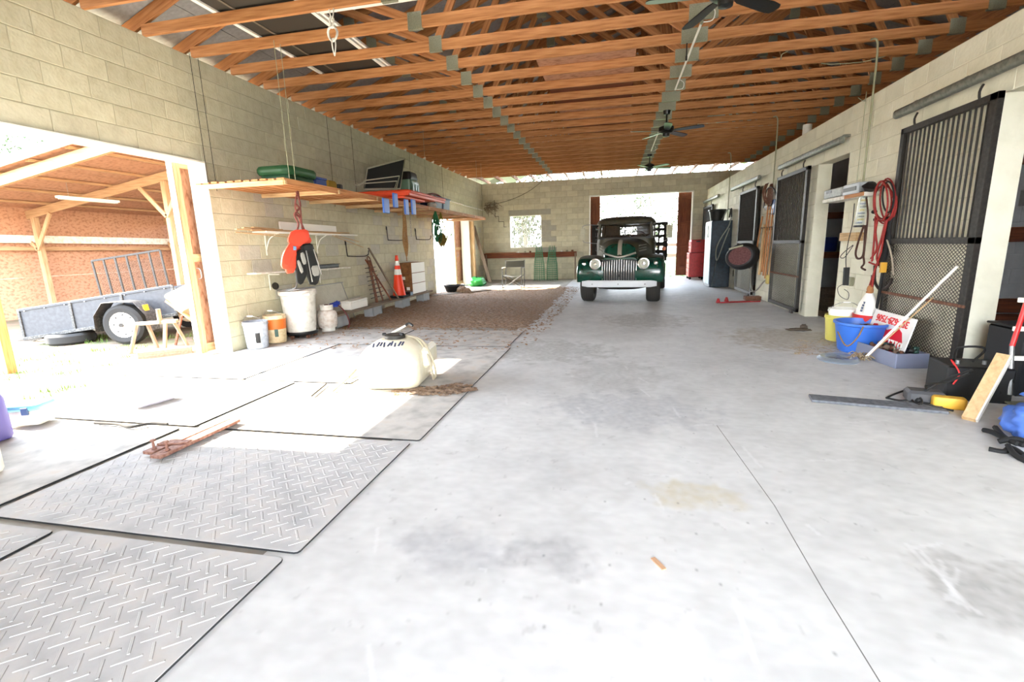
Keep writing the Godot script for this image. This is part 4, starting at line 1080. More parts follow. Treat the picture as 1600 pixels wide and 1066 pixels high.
	for e in [[[451, 360], [476, 358], [480, 372], [468, 386], [450, 384], [444, 376]], [[447, 378], [452, 388], [444, 422], [432, 419], [434, 398]], [[450, 386], [459, 388], [457, 426], [441, 428], [444, 402]], [[474, 362], [487, 374], [483, 384], [468, 380]], [[458, 372], [474, 368], [470, 392], [456, 396]]]:
		pad(t, "foam_panel", e.map(func(p): return V.call(p[0], p[1])), Vector3(0.02 * (hash(e[0][0]) % 4), 0, 0), Vector3(0.8, 0, 0.6), 0.075, of)
	s = S(); bx(s, V.call(455, 388) + Vector3(0.06, 0, 0.03), Vector3(0.03, 0.05, 0.07), Basis.IDENTITY, 0.008); obj("buckle", s, mat(Color(0.45, 0.62, 0.8), 0.4), t)
	s = S(); tube(s, [V.call(443, 412) + Vector3(0.06, 0, 0.04), V.call(458, 414) + Vector3(0.06, 0, 0.04)], 0.008, 5); obj("strap", s, M.black, t)
	t = thing("float_vest", "black nylon float vest with grey panels under the orange one", "life vest", op + Vector3(0, -1.2, 0))
	for e in [[[459, 392], [473, 388], [476, 430], [468, 446], [459, 440]], [[470, 388], [490, 388], [497, 430], [492, 446], [478, 444]], [[466, 382], [484, 380], [488, 392], [468, 396]]]:
		pad(t, "foam_panel", e.map(func(p): return V.call(p[0], p[1])), Vector3(0.05, 0, 0.03), Vector3(0.8, 0, 0.6), 0.08, mat(Color(0.055, 0.06, 0.06), 0.6), )
	for e in [[[463, 396], [469, 394], [474, 412], [468, 414]], [[480, 416], [493, 414], [494, 430], [484, 432]], [[458, 408], [462, 406], [469, 424], [465, 428]]]:
		pad(t, "grey_panel", e.map(func(p): return V.call(p[0], p[1])), Vector3(0.09, 0, 0.055), Vector3(0.8, 0, 0.6), 0.03, mat(Color(0.62, 0.62, 0.6), 0.6))
	s = S(); tube(s, curve([V.call(466, 299), V.call(468, 330) + Vector3(0.03, 0, 0.02), V.call(470, 366) + Vector3(0.05, 0, 0.03), V.call(476, 386) + Vector3(0.05, 0, 0.03)], 4), 0.01, 5); obj("tie_cord", s, mr, t)
	for e in [[472, 392, 482, 440], [484, 390, 496, 428]]:
		s = S(); tube(s, [V.call(e[0], e[1]) + Vector3(0.1, 0, 0.06), V.call(e[2], e[3]) + Vector3(0.1, 0, 0.06)], 0.008, 5); obj("zip", s, M.steel, t)
func build_left_wall_things() -> void:
	var X := -4.9
	var t := thing("bracket_shelf", "white wall shelf on two brackets holding pale battens", "shelf", Vector3(X, 1.58, -7.0))
	plank(t, "board", Vector3(-4.88, 1.6, -5.95), Vector3(-4.88, 1.585, -8.4), 0.24, 0.02, M.white)
	for z in [-6.22, -7.47]:
		plank(t, "bracket", Vector3(-5.02, 1.58, z), Vector3(-4.78, 1.58, z), 0.022, 0.012, M.white); plank(t, "bracket", Vector3(-5.02, 1.58, z), Vector3(-5.02, 1.27, z), 0.022, 0.012, M.white)
		var s := S(); tube(s, curve([Vector3(-4.82, 1.575, z), Vector3(-4.95, 1.5, z), Vector3(-5.015, 1.35, z)], 4), 0.008, 5); obj("bracket", s, M.white, t)
	var o := plank(self, "spare_board", Vector3(-4.93, 1.69, -6.45), Vector3(-4.93, 1.67, -7.95), 0.03, 0.15, M.white); tag(o, "white board standing on edge on the wall shelf", "board")
	var bd := [[-4.82, 1.62, -5.45, 1.618, -7.2, 0.035], [-4.86, 1.63, -5.95, 1.63, -8.3, 0.03], [-4.8, 1.612, -5.7, 1.612, -7.9, 0.025], [-4.84, 1.645, -5.6, 1.64, -6.4, 0.04], [-4.9, 1.66, -5.85, 1.65, -6.3, 0.05]]
	for e in bd: tag(plank(self, "batten", Vector3(e[0], e[1], e[2]), Vector3(e[0] - 0.02, e[3], e[4]), e[5], 0.016, M.pale_z), "pale wooden batten lying on the white wall shelf", "batten", "battens on the wall shelf")
	for e in [[1.58, -5.4, 1.53, -6.6], [1.575, -5.5, 1.56, -6.9], [1.57, -7.6, 1.36, -8.75], [1.575, -7.7, 1.47, -8.6]]:
		tag(plank(self, "stick", Vector3(-4.79, e[0], e[1]), Vector3(-4.86, e[2], e[3]), 0.012, 0.012, M.pale_z), "thin pale stick poking out under the white wall shelf", "stick", "sticks under the wall shelf")
	t = thing("bracket_shelf", "narrow lower wall shelf holding a black tray behind the vests", "shelf", Vector3(X, 1.0, -6.9))
	plank(t, "board", Vector3(-4.9, 1.03, -5.72), Vector3(-4.9, 0.995, -8.15), 0.16, 0.022, M.white_worn)
	for z in [-6.2, -7.45]:
		plank(t, "bracket", Vector3(-5.02, 0.99, z), Vector3(-4.84, 0.99, z), 0.02, 0.012, M.white); plank(t, "bracket", Vector3(-5.02, 0.99, z), Vector3(-5.02, 0.76, z), 0.02, 0.012, M.white)
	t = thing("black_tray", "flat black plastic tray on the lower wall shelf", "tray", Vector3(-4.9, 1.01, -7.3))
	var s := S(); rbox(s, Vector3(-4.9, 1.045, -7.3), Vector3(0.16, 0.06, 0.95), 0.02); obj("body", s, M.black, t)
	s = S(); bx(s, Vector3(-4.9, 1.078, -7.3), Vector3(0.18, 0.01, 0.98), Basis.IDENTITY, 0.003); obj("rim", s, M.black, t)
	for e in [[540, 378, 562, 400], [604, 355, 624, 375], [649, 358, 666, 374]]:
		var a := PX(e[0], e[1], -5.01)
		var b := PX(e[2], e[3], -4.8)
		t = thing("wall_hook", "bent steel storage hook screwed to the block wall", "hook", Vector3(-5.0, b.y, a.z), "storage hooks on the block wall")
		s = S(); tube(s, curve([Vector3(-5.01, a.y, a.z), Vector3(-5.0, b.y + 0.03, a.z), Vector3(-4.97, b.y, a.z - 0.02), Vector3(-4.8, b.y - 0.01, a.z - 0.25), Vector3(-4.74, b.y + 0.02, a.z - 0.32), Vector3(-4.73, b.y + 0.1, a.z - 0.33)], 4), 0.011, 6); obj("rod", s, M.iron, t)
		s = S(); bx(s, Vector3(-5.018, a.y - 0.02, a.z), Vector3(0.012, 0.08, 0.03), Basis.IDENTITY, 0.003); obj("plate", s, M.iron, t)
	# buckets, bin, gas bottle
	bucket("pale grey paint bucket standing against the doorway side of the wall", Vector3(-4.85, 0.02, -5.6), 0.158, 0.37, worn("greybucket", Color(0.6, 0.63, 0.66), Color(0.7, 0.73, 0.77), Color(0.78, 0.8, 0.83), 3, 0.5))
	var lb := S()   # printed label on the bucket
	for k in 8:
		var a0 := 0.55 + k * 0.13
		var P := func(a: float, y: float) -> Vector3: return Vector3(-4.85, 0.02, -5.6) + Vector3(cos(a) * (0.137 + y * 0.05), y, sin(a) * (0.137 + y * 0.05))
		quad(lb, P.call(a0, 0.06), P.call(a0 + 0.13, 0.06), P.call(a0 + 0.13, 0.24), P.call(a0, 0.24))
	var tb := get_node("bucket") as Node3D
	obj("label", lb, M.white, tb)
	for k in 5:
		s = S(); var a := 0.62 + k * 0.08
		bar(s, Vector3(-4.85 + cos(a) * 0.147, 0.1, -5.6 + sin(a) * 0.147), Vector3(-4.85 + cos(a) * 0.153, 0.24, -5.6 + sin(a) * 0.153), 0.012, 0.002, Vector3(cos(a), 0, sin(a))); obj("label_print", s, M.black, tb)
	var ob := bucket("orange and cream bucket between the grey bucket and the bin", Vector3(-4.84, 0.02, -5.98), 0.152, 0.4, worn("creambucket", Color(0.76, 0.66, 0.5), Color(0.86, 0.78, 0.62), Color(0.9, 0.83, 0.7), 3, 0.5), mat(Color(0.86, 0.45, 0.16), 0.5))
	s = S(); bar(s, Vector3(-4.84 + 0.11, 0.17, -5.98 + 0.093), Vector3(-4.84 + 0.075, 0.17, -5.98 + 0.125), 0.003, 0.11, Vector3.UP); obj("label", s, mat(Color(0.25, 0.36, 0.32), 0.6), ob)
	t = thing("waste_bin", "large white round waste bin on a wheeled dolly", "bin", Vector3(-4.72, 0, -6.4))
	var bc := Vector3(-4.72, 0.1, -6.4)
	s = S(); lathe(s, [Vector2(0, 0), Vector2(0.205, 0), Vector2(0.21, 0.02), Vector2(0.25, 0.56), Vector2(0.265, 0.57), Vector2(0.275, 0.58), Vector2(0.275, 0.63), Vector2(0.265, 0.64), Vector2(0.25, 0.63), Vector2(0.2, 0.03), Vector2(0, 0.03)], bc, 32); obj("body", s, worn("bin", Color(0.72, 0.7, 0.65), Color(0.85, 0.84, 0.8), Color(0.9, 0.89, 0.86), 2, 0.5), t)
	for a in [0.6, 0.6 + PI]:
		s = S(); bx(s, bc + Vector3(cos(a) * 0.29, 0.58, sin(a) * 0.29), Vector3(0.06, 0.05, 0.14), Basis(Vector3.UP, -a), 0.012); obj("handle", s, M.white_worn, t)
	var dl := S(); lathe(dl, [Vector2(0, -0.03), Vector2(0.23, -0.03), Vector2(0.24, 0.0), Vector2(0.24, 0.02), Vector2(0.22, 0.02), Vector2(0.22, -0.005), Vector2(0, -0.005)], bc, 24); var dn := obj("dolly", dl, M.black, t)
	for k in 5:
		var a := 0.5 + TAU * k / 5
		s = S(); cyl(s, Vector3(bc.x + cos(a) * 0.19 - 0.014, 0.036, bc.z + sin(a) * 0.19), Vector3(bc.x + cos(a) * 0.19 + 0.014, 0.036, bc.z + sin(a) * 0.19), 0.034, -1, 12); obj("caster", s, M.rust, dn)
	t = thing("scrap_frame", "bent chrome frame and caster lying across the waste bin", "frame", Vector3(-4.72, 0.74, -6.4))
	s = S(); tube(s, curve([Vector3(-4.95, 0.755, -6.25), Vector3(-4.72, 0.77, -6.2), Vector3(-4.6, 0.8, -6.22), Vector3(-4.66, 1.0, -6.35), Vector3(-4.7, 1.14, -6.4)], 4), 0.012, 6); obj("rod", s, M.steel, t)
	s = S(); tube(s, curve([Vector3(-4.55, 0.755, -6.6), Vector3(-4.5, 0.77, -6.35), Vector3(-4.62, 0.76, -6.18), Vector3(-4.8, 0.76, -6.16)], 4), 0.012, 6); obj("rod", s, M.steel, t)
	s = S(); lathe(s, [Vector2(0.012, -0.015), Vector2(0.05, -0.015), Vector2(0.055, 0), Vector2(0.05, 0.015), Vector2(0.012, 0.015)], Vector3(-4.93, 0.82, -6.2), 16, Basis(Vector3.RIGHT, PI / 2)); obj("caster_wheel", s, M.iron, t)
	var gc := Vector3(-4.6, 0.02, -6.92)
	t = thing("propane_cylinder", "rust stained white propane cylinder beside the waste bin", "gas cylinder", gc)
	s = S(); lathe(s, [Vector2(0.08, 0.045), Vector2(0.13, 0.06), Vector2(0.152, 0.11), Vector2(0.155, 0.16), Vector2(0.155, 0.24), Vector2(0.152, 0.28), Vector2(0.13, 0.33), Vector2(0.09, 0.36), Vector2(0.0, 0.37)], gc, 28); obj("tank", s, worn("propane", Color(0.66, 0.54, 0.44), Color(0.84, 0.81, 0.77), Color(0.9, 0.89, 0.86), 2.5, 0.5, 0.0, 15, 1.2), t)
	s = S(); lathe(s, [Vector2(0.095, 0.0), Vector2(0.105, 0.0), Vector2(0.105, 0.06), Vector2(0.095, 0.06)], gc, 24); obj("foot_ring", s, M.white_worn, t)
	s = S(); lathe(s, [Vector2(0.1, 0.35), Vector2(0.1, 0.43), Vector2(0.106, 0.43), Vector2(0.106, 0.35)], gc, 24); obj("collar", s, M.white_worn, t)
	s = S(); cyl(s, gc + Vector3(0, 0.36, 0), gc + Vector3(0, 0.42, 0), 0.018); cyl(s, gc + Vector3(0, 0.42, 0), gc + Vector3(0, 0.435, 0), 0.032); obj("valve", s, M.rust, t)
	s = S(); blob(s, gc + Vector3(0.08, 0.41, -0.1), Vector3(0.07, 0.035, 0.06), 0.9, 4); blob(s, gc + Vector3(0.1, 0.44, -0.16), Vector3(0.05, 0.03, 0.04), 0.9, 7); tag(obj("crumpled_rag", s, mat(Color(0.16, 0.25, 0.62), 0.8)), "crumpled blue rag on the propane cylinder", "rag")
	s = S(); tube(s, curve([gc + Vector3(0.03, 0.42, -0.02), gc + Vector3(0.14, 0.4, -0.12), gc + Vector3(0.22, 0.26, -0.2), gc + Vector3(0.27, 0.1, -0.2), gc + Vector3(0.26, 0.02, -0.16)], 6), 0.011, 7); tag(obj("gas_hose", s, mat(Color(0.33, 0.08, 0.06), 0.6)), "dark red hose drooping from the propane cylinder", "hose")
	# plank on concrete blocks and what stands on it
	var bm = M.stall_block
	for z in [-7.35, -8.6, -9.95, -11.15]:
		t = thing("concrete_block", "hollow concrete block propping up the long grey plank", "block", Vector3(-4.68, 0, z), "blocks under the plank")
		var cg := S()
		for e in [[Vector3(0, 0.1, -0.185), Vector3(0.19, 0.19, 0.03)], [Vector3(0, 0.1, 0.185), Vector3(0.19, 0.19, 0.03)], [Vector3(0, 0.1, 0), Vector3(0.19, 0.19, 0.03)], [Vector3(-0.08, 0.1, 0), Vector3(0.03, 0.19, 0.39)], [Vector3(0.08, 0.1, 0), Vector3(0.03, 0.19, 0.39)]]: bx(cg, Vector3(-4.68, 0.015, z) + e[0], e[1], Basis.IDENTITY, 0.004)
		obj("shell", cg, bm, t)
	tag(plank(self, "long_plank", Vector3(-4.66, 0.236, -6.95), Vector3(-4.68, 0.236, -11.5), 0.27, 0.036, M.grey_z), "long grey plank laid on concrete blocks by the wall", "plank")
	var PYo := 0.256
	t = thing("foam_box", "white foam box on the long plank", "box", Vector3(-4.72, PYo, -8.0))
	s = S(); bx(s, Vector3(-4.72, PYo + 0.065, -8.0), Vector3(0.2, 0.13, 0.6), Basis.IDENTITY, 0.008); obj("base", s, M.white, t); s = S(); bx(s, Vector3(-4.72, PYo + 0.145, -8.0), Vector3(0.21, 0.028, 0.61), Basis.IDENTITY, 0.006); obj("lid", s, M.white, t)
	t = thing("sheet_panel", "grey sheet with a metal edge leaning on the wall behind the bin", "panel", Vector3(-4.95, 0.02, -7.3))
	s = S(); bar(s, Vector3(-4.92, 0.38, -6.65), Vector3(-4.92, 0.38, -8.05), 0.012, 0.68, Vector3(-0.12, 1, 0)); obj("sheet", s, M.blg, t); plank(t, "edge", Vector3(-4.955, 0.73, -6.65), Vector3(-4.955, 0.73, -8.05), 0.02, 0.015, M.steel); plank(t, "edge", Vector3(-4.95, 0.73, -8.0), Vector3(-4.86, 0.03, -8.2), 0.012, 0.012, M.steel)
	# harrow section with tines
	t = thing("harrow_section", "rusty harrow section bristling with tines against the wall", "harrow", Vector3(-4.8, PYo, -9.0))
	for e in [[-8.85, -8.98], [-9.12, -9.05]]:
		plank(t, "bar", Vector3(-4.72, PYo, e[0]), Vector3(-4.9, 1.1, e[1]), 0.05, 0.03, M.rust)
		for k in 8:
			var p := Vector3(-4.72, PYo, e[0]).lerp(Vector3(-4.9, 1.1, e[1]), 0.12 + k * 0.1)
			s = S(); cyl(s, p + Vector3(0, 0, 0.2), p + Vector3(0, 0.01, -0.12), 0.008, 0.008, 6); obj("tine", s, M.iron, t)
	s = S(); tube(s, curve([Vector3(-4.88, 1.05, -8.95), Vector3(-4.88, 1.14, -8.9), Vector3(-4.89, 1.18, -8.96), Vector3(-4.88, 1.12, -9.02), Vector3(-4.88, 1.05, -8.99)], 4), 0.012, 6); obj("eye", s, M.rust, t)
	tag(plank(self, "leaning_board", Vector3(-4.55, PYo, -9.5), Vector3(-4.97, 1.35, -9.15), 0.09, 0.025, M.grey_y), "grey board leaning on the wall beside the harrow", "board")
	tag(plank(self, "leaning_board", Vector3(-4.6, PYo, -9.25), Vector3(-4.98, 1.12, -9.0), 0.05, 0.03, M.brown_y), "thin brown board leaning across the harrow", "board")
	# cone
	var cc := Vector3(-4.66, PYo, -9.78)
	t = thing("traffic_cone", "tall orange traffic cone with two white bands", "traffic cone", cc)
	s = S(); bx(s, cc + Vector3(0, 0.025, 0), Vector3(0.34, 0.05, 0.34), Basis.IDENTITY, 0.012); obj("base", s, M.rubber, t)
	var co := mat(Color(0.93, 0.24, 0.08), 0.5)
	var R := func(y: float) -> float: return lerpf(0.14, 0.028, (y - 0.05) / 0.87)
	for e in [[0.05, 0.5, co], [0.5, 0.62, M.white], [0.62, 0.7, co], [0.7, 0.8, M.white], [0.8, 0.92, co]]:
		s = S(); lathe(s, [Vector2(R.call(e[0]), e[0]), Vector2(R.call(e[1]), e[1]), Vector2(R.call(e[1]) - 0.008, e[1]), Vector2(R.call(e[0]) - 0.008, e[0])], cc, 24); obj("cone_body" if e[2] == co else "white_band", s, e[2], t)
	t = thing("battery_pack", "small dark battery box beside the traffic cone", "battery", Vector3(-4.5, PYo, -10.05)); s = S(); bx(s, Vector3(-4.57, PYo + 0.05, -10.08), Vector3(0.14, 0.1, 0.17), Basis.IDENTITY, 0.008); obj("case", s, M.black, t); s = S(); bx(s, Vector3(-4.498, PYo + 0.05, -10.08), Vector3(0.004, 0.06, 0.12)); obj("label", s, mat(Color(0.4, 0.5, 0.58), 0.5), t)
	var cb := worn("card", Color(0.4, 0.25, 0.12), Color(0.5, 0.33, 0.18), Color(0.57, 0.39, 0.23), 1.5, 0.85)
	for k in 3:
		t = thing("carton", ["brown carton with a white side, lowest of the stack", "brown carton with a white side, middle of the stack", "brown carton with a white side, topmost of the stack"][k], "carton", Vector3(-4.8, PYo + k * 0.245, -10.85))
		var zc := -10.85
		s = S(); bx(s, Vector3(-4.81, PYo + k * 0.245 + 0.121, zc), Vector3(0.36, 0.24, 0.8), Basis.IDENTITY, 0.006); obj("box", s, cb, t)
		s = S(); bx(s, Vector3(-4.629, PYo + k * 0.245 + 0.121, zc), Vector3(0.003, 0.23, 0.79)); obj("white_side", s, M.white, t)
		if k < 2: s = S(); bx(s, Vector3(-4.74 - 0.1 * k, PYo + k * 0.245 + 0.13, zc + 0.402), Vector3(0.08, 0.07, 0.003)); obj("label", s, M.white, t)
	# by the far side doorway
	var bp := PY(708, 458, 0.0)
	t = thing("feed_pan", "round black rubber feed pan on the dirt by the far side doorway", "pan", Vector3(-4.55, 0.05, -13.2))
	s = S(); lathe(s, [Vector2(0, 0), Vector2(0.22, 0), Vector2(0.24, 0.02), Vector2(0.3, 0.17), Vector2(0.31, 0.17), Vector2(0.31, 0.19), Vector2(0.285, 0.19), Vector2(0.225, 0.03), Vector2(0, 0.03)], Vector3(-4.55, 0.05, -13.2), 26); obj("pan", s, M.rubber, t)
	s = S(); blob(s, Vector3(-4.2, 0.1, -12.95), Vector3(0.2, 0.12, 0.15), 0.7, 12); tag(obj("brown_rock", s, M.dirt), "brown rock lying beside the black feed pan", "rock")
	tag(plank(self, "flat_board", Vector3(-4.95, 0.03, -12.2), Vector3(-3.7, 0.05, -13.7), 0.4, 0.03, M.grey_x), "wide grey board half buried in the dirt at the doorway", "board")
	var gm := mat(Color(0.1, 0.5, 0.2), 0.45)
	s = S(); blob(s, Vector3(-4.6, 0.13, -15.7), Vector3(0.3, 0.17, 0.5), 0.5, 9, 22, 14); tag(obj("green_sack", s, gm), "shiny green plastic sack on the slab at the far doorway", "sack")
	tag(plank(self, "leaning_board", PY(766, 441, 0.03), PX(740, 353, -4.97), 0.12, 0.036, M.grey_y, Vector3.BACK), "long grey board leaning in the wall corner", "board")
	var t2 := thing("cut_lumber", "pale corner post beside the far side doorway", "post", Vector3(-4.9, 0, -16.5)); plank(t2, "post", Vector3(-4.94, 0, -16.55), Vector3(-4.94, 2.2, -16.5), 0.16, 0.16, M.pale_y)
	bp = bp
func build_back() -> void:
	# ledge bench
	var t := thing("wall_bench", "long brown ledge bench under the barred window", "bench", Vector3(-3.2, 0, ZB + 0.2))
	plank(t, "top", Vector3(-5.0, 1.02, ZB + 0.2), Vector3(-1.4, 1.02, ZB + 0.2), 0.38, 0.038, M.brown_x); plank(t, "apron", Vector3(-5.0, 0.93, ZB + 0.38), Vector3(-1.38, 0.93, ZB + 0.38), 0.038, 0.15, M.brown_x)
	for x in [-1.43, -4.85]: plank(t, "leg", Vector3(x, 0, ZB + 0.36), Vector3(x, 1.0, ZB + 0.36), 0.089, 0.05, M.grey_y)
	var pr := PZ(760, 402, ZB + 0.3)
	for i in 6:
		var x: float = [-3.6, -3.35, -3.15, -1.95, -1.75, -1.55][i]
		var j := thing("small_can", "small pale can standing on the brown ledge bench", "can", Vector3(x, 1.04, ZB + 0.24), "cans on the ledge bench")
		var s := S(); lathe(s, [Vector2(0, 0), Vector2(0.04, 0), Vector2(0.04, 0.055), Vector2(0.036, 0.06), Vector2(0, 0.06)], Vector3(x, 1.04, ZB + 0.24), 12); obj("can", s, [M.white_worn, M.galv, M.rust][i % 3], j)
	tag(plank(self, "loose_strip", Vector3(-4.9, 1.05, ZB + 0.3), Vector3(-3.7, 1.065, ZB + 0.25), 0.05, 0.02, M.pine_x), "loose yellow strip of wood on the ledge bench", "strip")
	# two green wire cages
	for c in [Vector3(-2.75, 0, ZB + 0.62), Vector3(-2.27, 0, ZB + 0.6)]:
		t = thing("plant_cage", "green wire plant cage standing before the ledge bench", "plant cage", c, "green plant cages")
		for k in 14:
			var a := TAU * k / 14
			var s := S(); tube(s, [c + Vector3(cos(a) * 0.21, 0.0, sin(a) * 0.21), c + Vector3(cos(a) * 0.19, 0.6, sin(a) * 0.19), c + Vector3(cos(a) * 0.1, 1.12 + 0.16 * (k % 2), sin(a) * 0.1)], 0.006, 4); obj("upright", s, mat(Color(0.16, 0.5, 0.34), 0.5), t)
		for j in 14:
			var y := 0.06 + j * 0.078
			var ring := []
			var r := 0.21 - 0.02 * y / 0.6 if y < 0.6 else lerpf(0.19, 0.1, (y - 0.6) / 0.52)
			for k in 14: ring.append(c + Vector3(cos(TAU * k / 14) * r, y, sin(TAU * k / 14) * r))
			var s := S(); tube(s, ring, 0.005, 4, true); obj("ring", s, mat(Color(0.2, 0.56, 0.4), 0.5), t)
	# camp chair
	var cc := Vector3(-3.1, 0.0, -14.7)
	t = thing("camp_chair", "folding camp chair with black tube frame on the slab", "chair", cc)
	for sx in [-0.3, 0.3]:
		for e in [[Vector3(sx, 0.02, 0.25), Vector3(sx, 0.62, 0.2)], [Vector3(sx, 0.02, -0.25), Vector3(sx, 0.86, -0.3)], [Vector3(sx, 0.02, 0.28), Vector3(sx, 0.02, -0.3)]]:
			var s := S(); cyl(s, cc + e[0], cc + e[1], 0.013, -1, 7); obj("leg", s, M.black, t)
		var s2 := S(); bx(s2, cc + Vector3(sx, 0.635, -0.02), Vector3(0.05, 0.03, 0.42), Basis.IDENTITY, 0.01); obj("armrest", s2, M.white_worn if sx < 0 else M.black, t)
	for e in [[Vector3(-0.3, 0.04, 0.2), Vector3(0.3, 0.4, 0.22)], [Vector3(0.3, 0.04, 0.2), Vector3(-0.3, 0.4, 0.22)], [Vector3(-0.3, 0.04, -0.22), Vector3(0.3, 0.4, -0.22)], [Vector3(0.3, 0.04, -0.22), Vector3(-0.3, 0.4, -0.22)]]:
		var s := S(); cyl(s, cc + e[0], cc + e[1], 0.011, -1, 6); obj("cross_brace", s, M.black, t)
	var seat := S(); var rows := []
	for k in 7:
		var zz := lerpf(0.22, -0.22, k / 6.0)
		rows.append([cc + Vector3(-0.3, 0.41, zz), cc + Vector3(-0.15, 0.37, zz), cc + Vector3(0, 0.355, zz), cc + Vector3(0.15, 0.37, zz), cc + Vector3(0.3, 0.41, zz)])
	loft(seat, rows, false, false); obj("seat", seat, mat(Color(0.12, 0.12, 0.12), 0.9), t)
	var back := S(); bx(back, cc + Vector3(0, 0.74, -0.29), Vector3(0.6, 0.2, 0.012), Basis(Vector3.RIGHT, 0.06), 0.004); obj("backrest", back, mat(Color(0.33, 0.34, 0.31), 0.9), t)
	# pipe and dry creeper in the corner
	t = thing("water_pipe", "white plastic pipe along the wall above the far doorway", "pipe", Vector3(-4.97, 2.75, -14.5))
	var s := S(); tube(s, curve([Vector3(-4.98, 2.72, -10.8), Vector3(-4.98, 2.74, -13.0), Vector3(-4.98, 2.7, -15.5), Vector3(-4.98, 2.68, -18.3)], 5), 0.02, 8); obj("pipe", s, M.white_worn, t)
	var v := S(); var rg := RandomNumberGenerator.new(); rg.seed = 17
	for k in 34:
		var p := Vector3(-4.95, 2.75, ZB + 0.1) + Vector3(rg.randf() * 0.2, rg.randf_range(-0.1, 0.1), rg.randf() * 0.15)
		tube(v, curve([p, p + Vector3(rg.randf_range(0, 0.35), rg.randf_range(-0.15, 0.15), rg.randf_range(0, 0.3)), p + Vector3(rg.randf_range(0.1, 0.6), rg.randf_range(-0.35, 0.12), rg.randf_range(0, 0.25))], 3), 0.007, 4)
	var vo := obj("dry_creeper", v, M.grey_y); tag(vo, "tangle of dry creeper in the corner under the roof", "creeper"); vo.set_meta("kind", "stuff")
	s = S(); tube(s, curve([Vector3(-4.9, 2.85, ZB + 0.05), Vector3(-4.0, 3.0, ZB + 0.04), Vector3(-3.2, 3.3, ZB + 0.04), Vector3(-2.6, 3.7, ZB + 0.05)], 6), 0.008, 5); tag(obj("slack_cable", s, M.cable), "slack dark cable across the end wall corner", "cable")
	pr = pr
func build_floor_left() -> void:
	# sprayer tank
	var c := Vector3(-2.08, 0.02, -4.2)
	var pm := worn("poly", Color(0.88, 0.84, 0.72), Color(0.93, 0.9, 0.8), Color(0.95, 0.93, 0.86), 1.5, 0.35)
	var t := thing("sprayer_tank", "cream plastic spot sprayer tank with black cap on the mats", "sprayer", c)
	var rings := []
	for k in 9:
		var e: Array = [[0.0, 0.5, 0.5, 0.1], [0.03, 0.56, 0.6, 0.12], [0.1, 0.6, 0.66, 0.12], [0.26, 0.6, 0.66, 0.12], [0.28, 0.57, 0.62, 0.12], [0.31, 0.58, 0.62, 0.14], [0.37, 0.5, 0.52, 0.16], [0.42, 0.36, 0.38, 0.14], [0.44, 0.24, 0.26, 0.1]][k]
		var ring := []
		for q in rrect(e[1], e[2], e[3], 5): ring.append(c + Basis(Vector3.UP, 0.12) * Vector3(q.x, e[0], q.y))
		rings.append(ring)
	var s := S(); loft(s, rings); obj("tank", s, pm, t)
	s = S(); bx(s, c + Vector3(0.3, 0.26, -0.1), Vector3(0.08, 0.2, 0.36), Basis(Vector3.UP, 0.12), 0.03); obj("pump_cover", s, pm, t)
	s = S(); lathe(s, [Vector2(0.1, 0.43), Vector2(0.1, 0.47), Vector2(0.085, 0.48), Vector2(0, 0.48)], c, 20); obj("cap", s, mat(Color(0.2, 0.19, 0.17), 0.5), t)
	for a in [0.4, 2.6]:
		s = S(); bx(s, c + Vector3(cos(a) * 0.1, 0.485, sin(a) * 0.1), Vector3(0.04, 0.025, 0.03), Basis(Vector3.UP, -a), 0.006); obj("cap_lug", s, M.black, t)
	# printed label: dark lettering strokes on the sloping shoulder
	for k in 9:
		s = S(); var p := c + Basis(Vector3.UP, 0.12) * Vector3(-0.13 + k * 0.033, 0.4 + 0.005 * (k % 3), 0.245 - 0.004 * k)
		bar(s, p, p + Vector3(0.012 * ((k * 5) % 3 - 1), 0.025 + 0.008 * (k % 2), -0.045), 0.016, 0.004, Vector3(0, 1, 1)); obj("label_print", s, mat(Color(0.2, 0.22, 0.32), 0.6), t)
	s = S(); tube(s, [c + Vector3(-0.36, 0.22, -0.05), c + Vector3(-0.16, 0.44, -0.28), c + Vector3(-0.05, 0.5, -0.36)], 0.012, 7); obj("wand", s, M.white, t)
	s = S(); tube(s, curve([c + Vector3(-0.05, 0.5, -0.36), c + Vector3(-0.02, 0.52, -0.38), c + Vector3(0.03, 0.5, -0.36)], 4), 0.014, 6); obj("nozzle", s, M.black, t)
	for o in [0.0, 0.035]:
		s = S(); tube(s, curve([c + Vector3(0.08, 0.45, -0.08), c + Vector3(0.24 + o, 0.42, 0.0), c + Vector3(0.36 + o, 0.26, 0.06), c + Vector3(0.38 + o, 0.1, 0.04), c + Vector3(0.36, 0.03, -0.02)], 6), 0.011, 7); obj("hose", s, mat(Color(0.72, 0.68, 0.58), 0.4), t)
	s = S(); tube(s, [PY(520, 612, 0.03), PY(545, 590, 0.03)], 0.01, 6); tube(s, [PY(545, 590, 0.03), PY(556, 578, 0.06)], 0.016, 6); tag(obj("spray_gun", s, mat(Color(0.45, 0.44, 0.42), 0.5)), "grey spray gun lying beside the sprayer tank", "spray gun")
	s = S(); tube(s, [PY(487, 619, 0.03), PY(510, 600, 0.03)], 0.008, 6); tag(obj("short_rod", s, M.iron), "short dark rod lying on the mats beside the spray gun", "rod")
	# brown soil spilled beside the tank
	var sp := PY(682, 612, 0.012)
	var fsn := FastNoiseLite.new(); fsn.seed = 91; fsn.frequency = 2.2
	var srg := RandomNumberGenerator.new(); srg.seed = 92
	s = S()
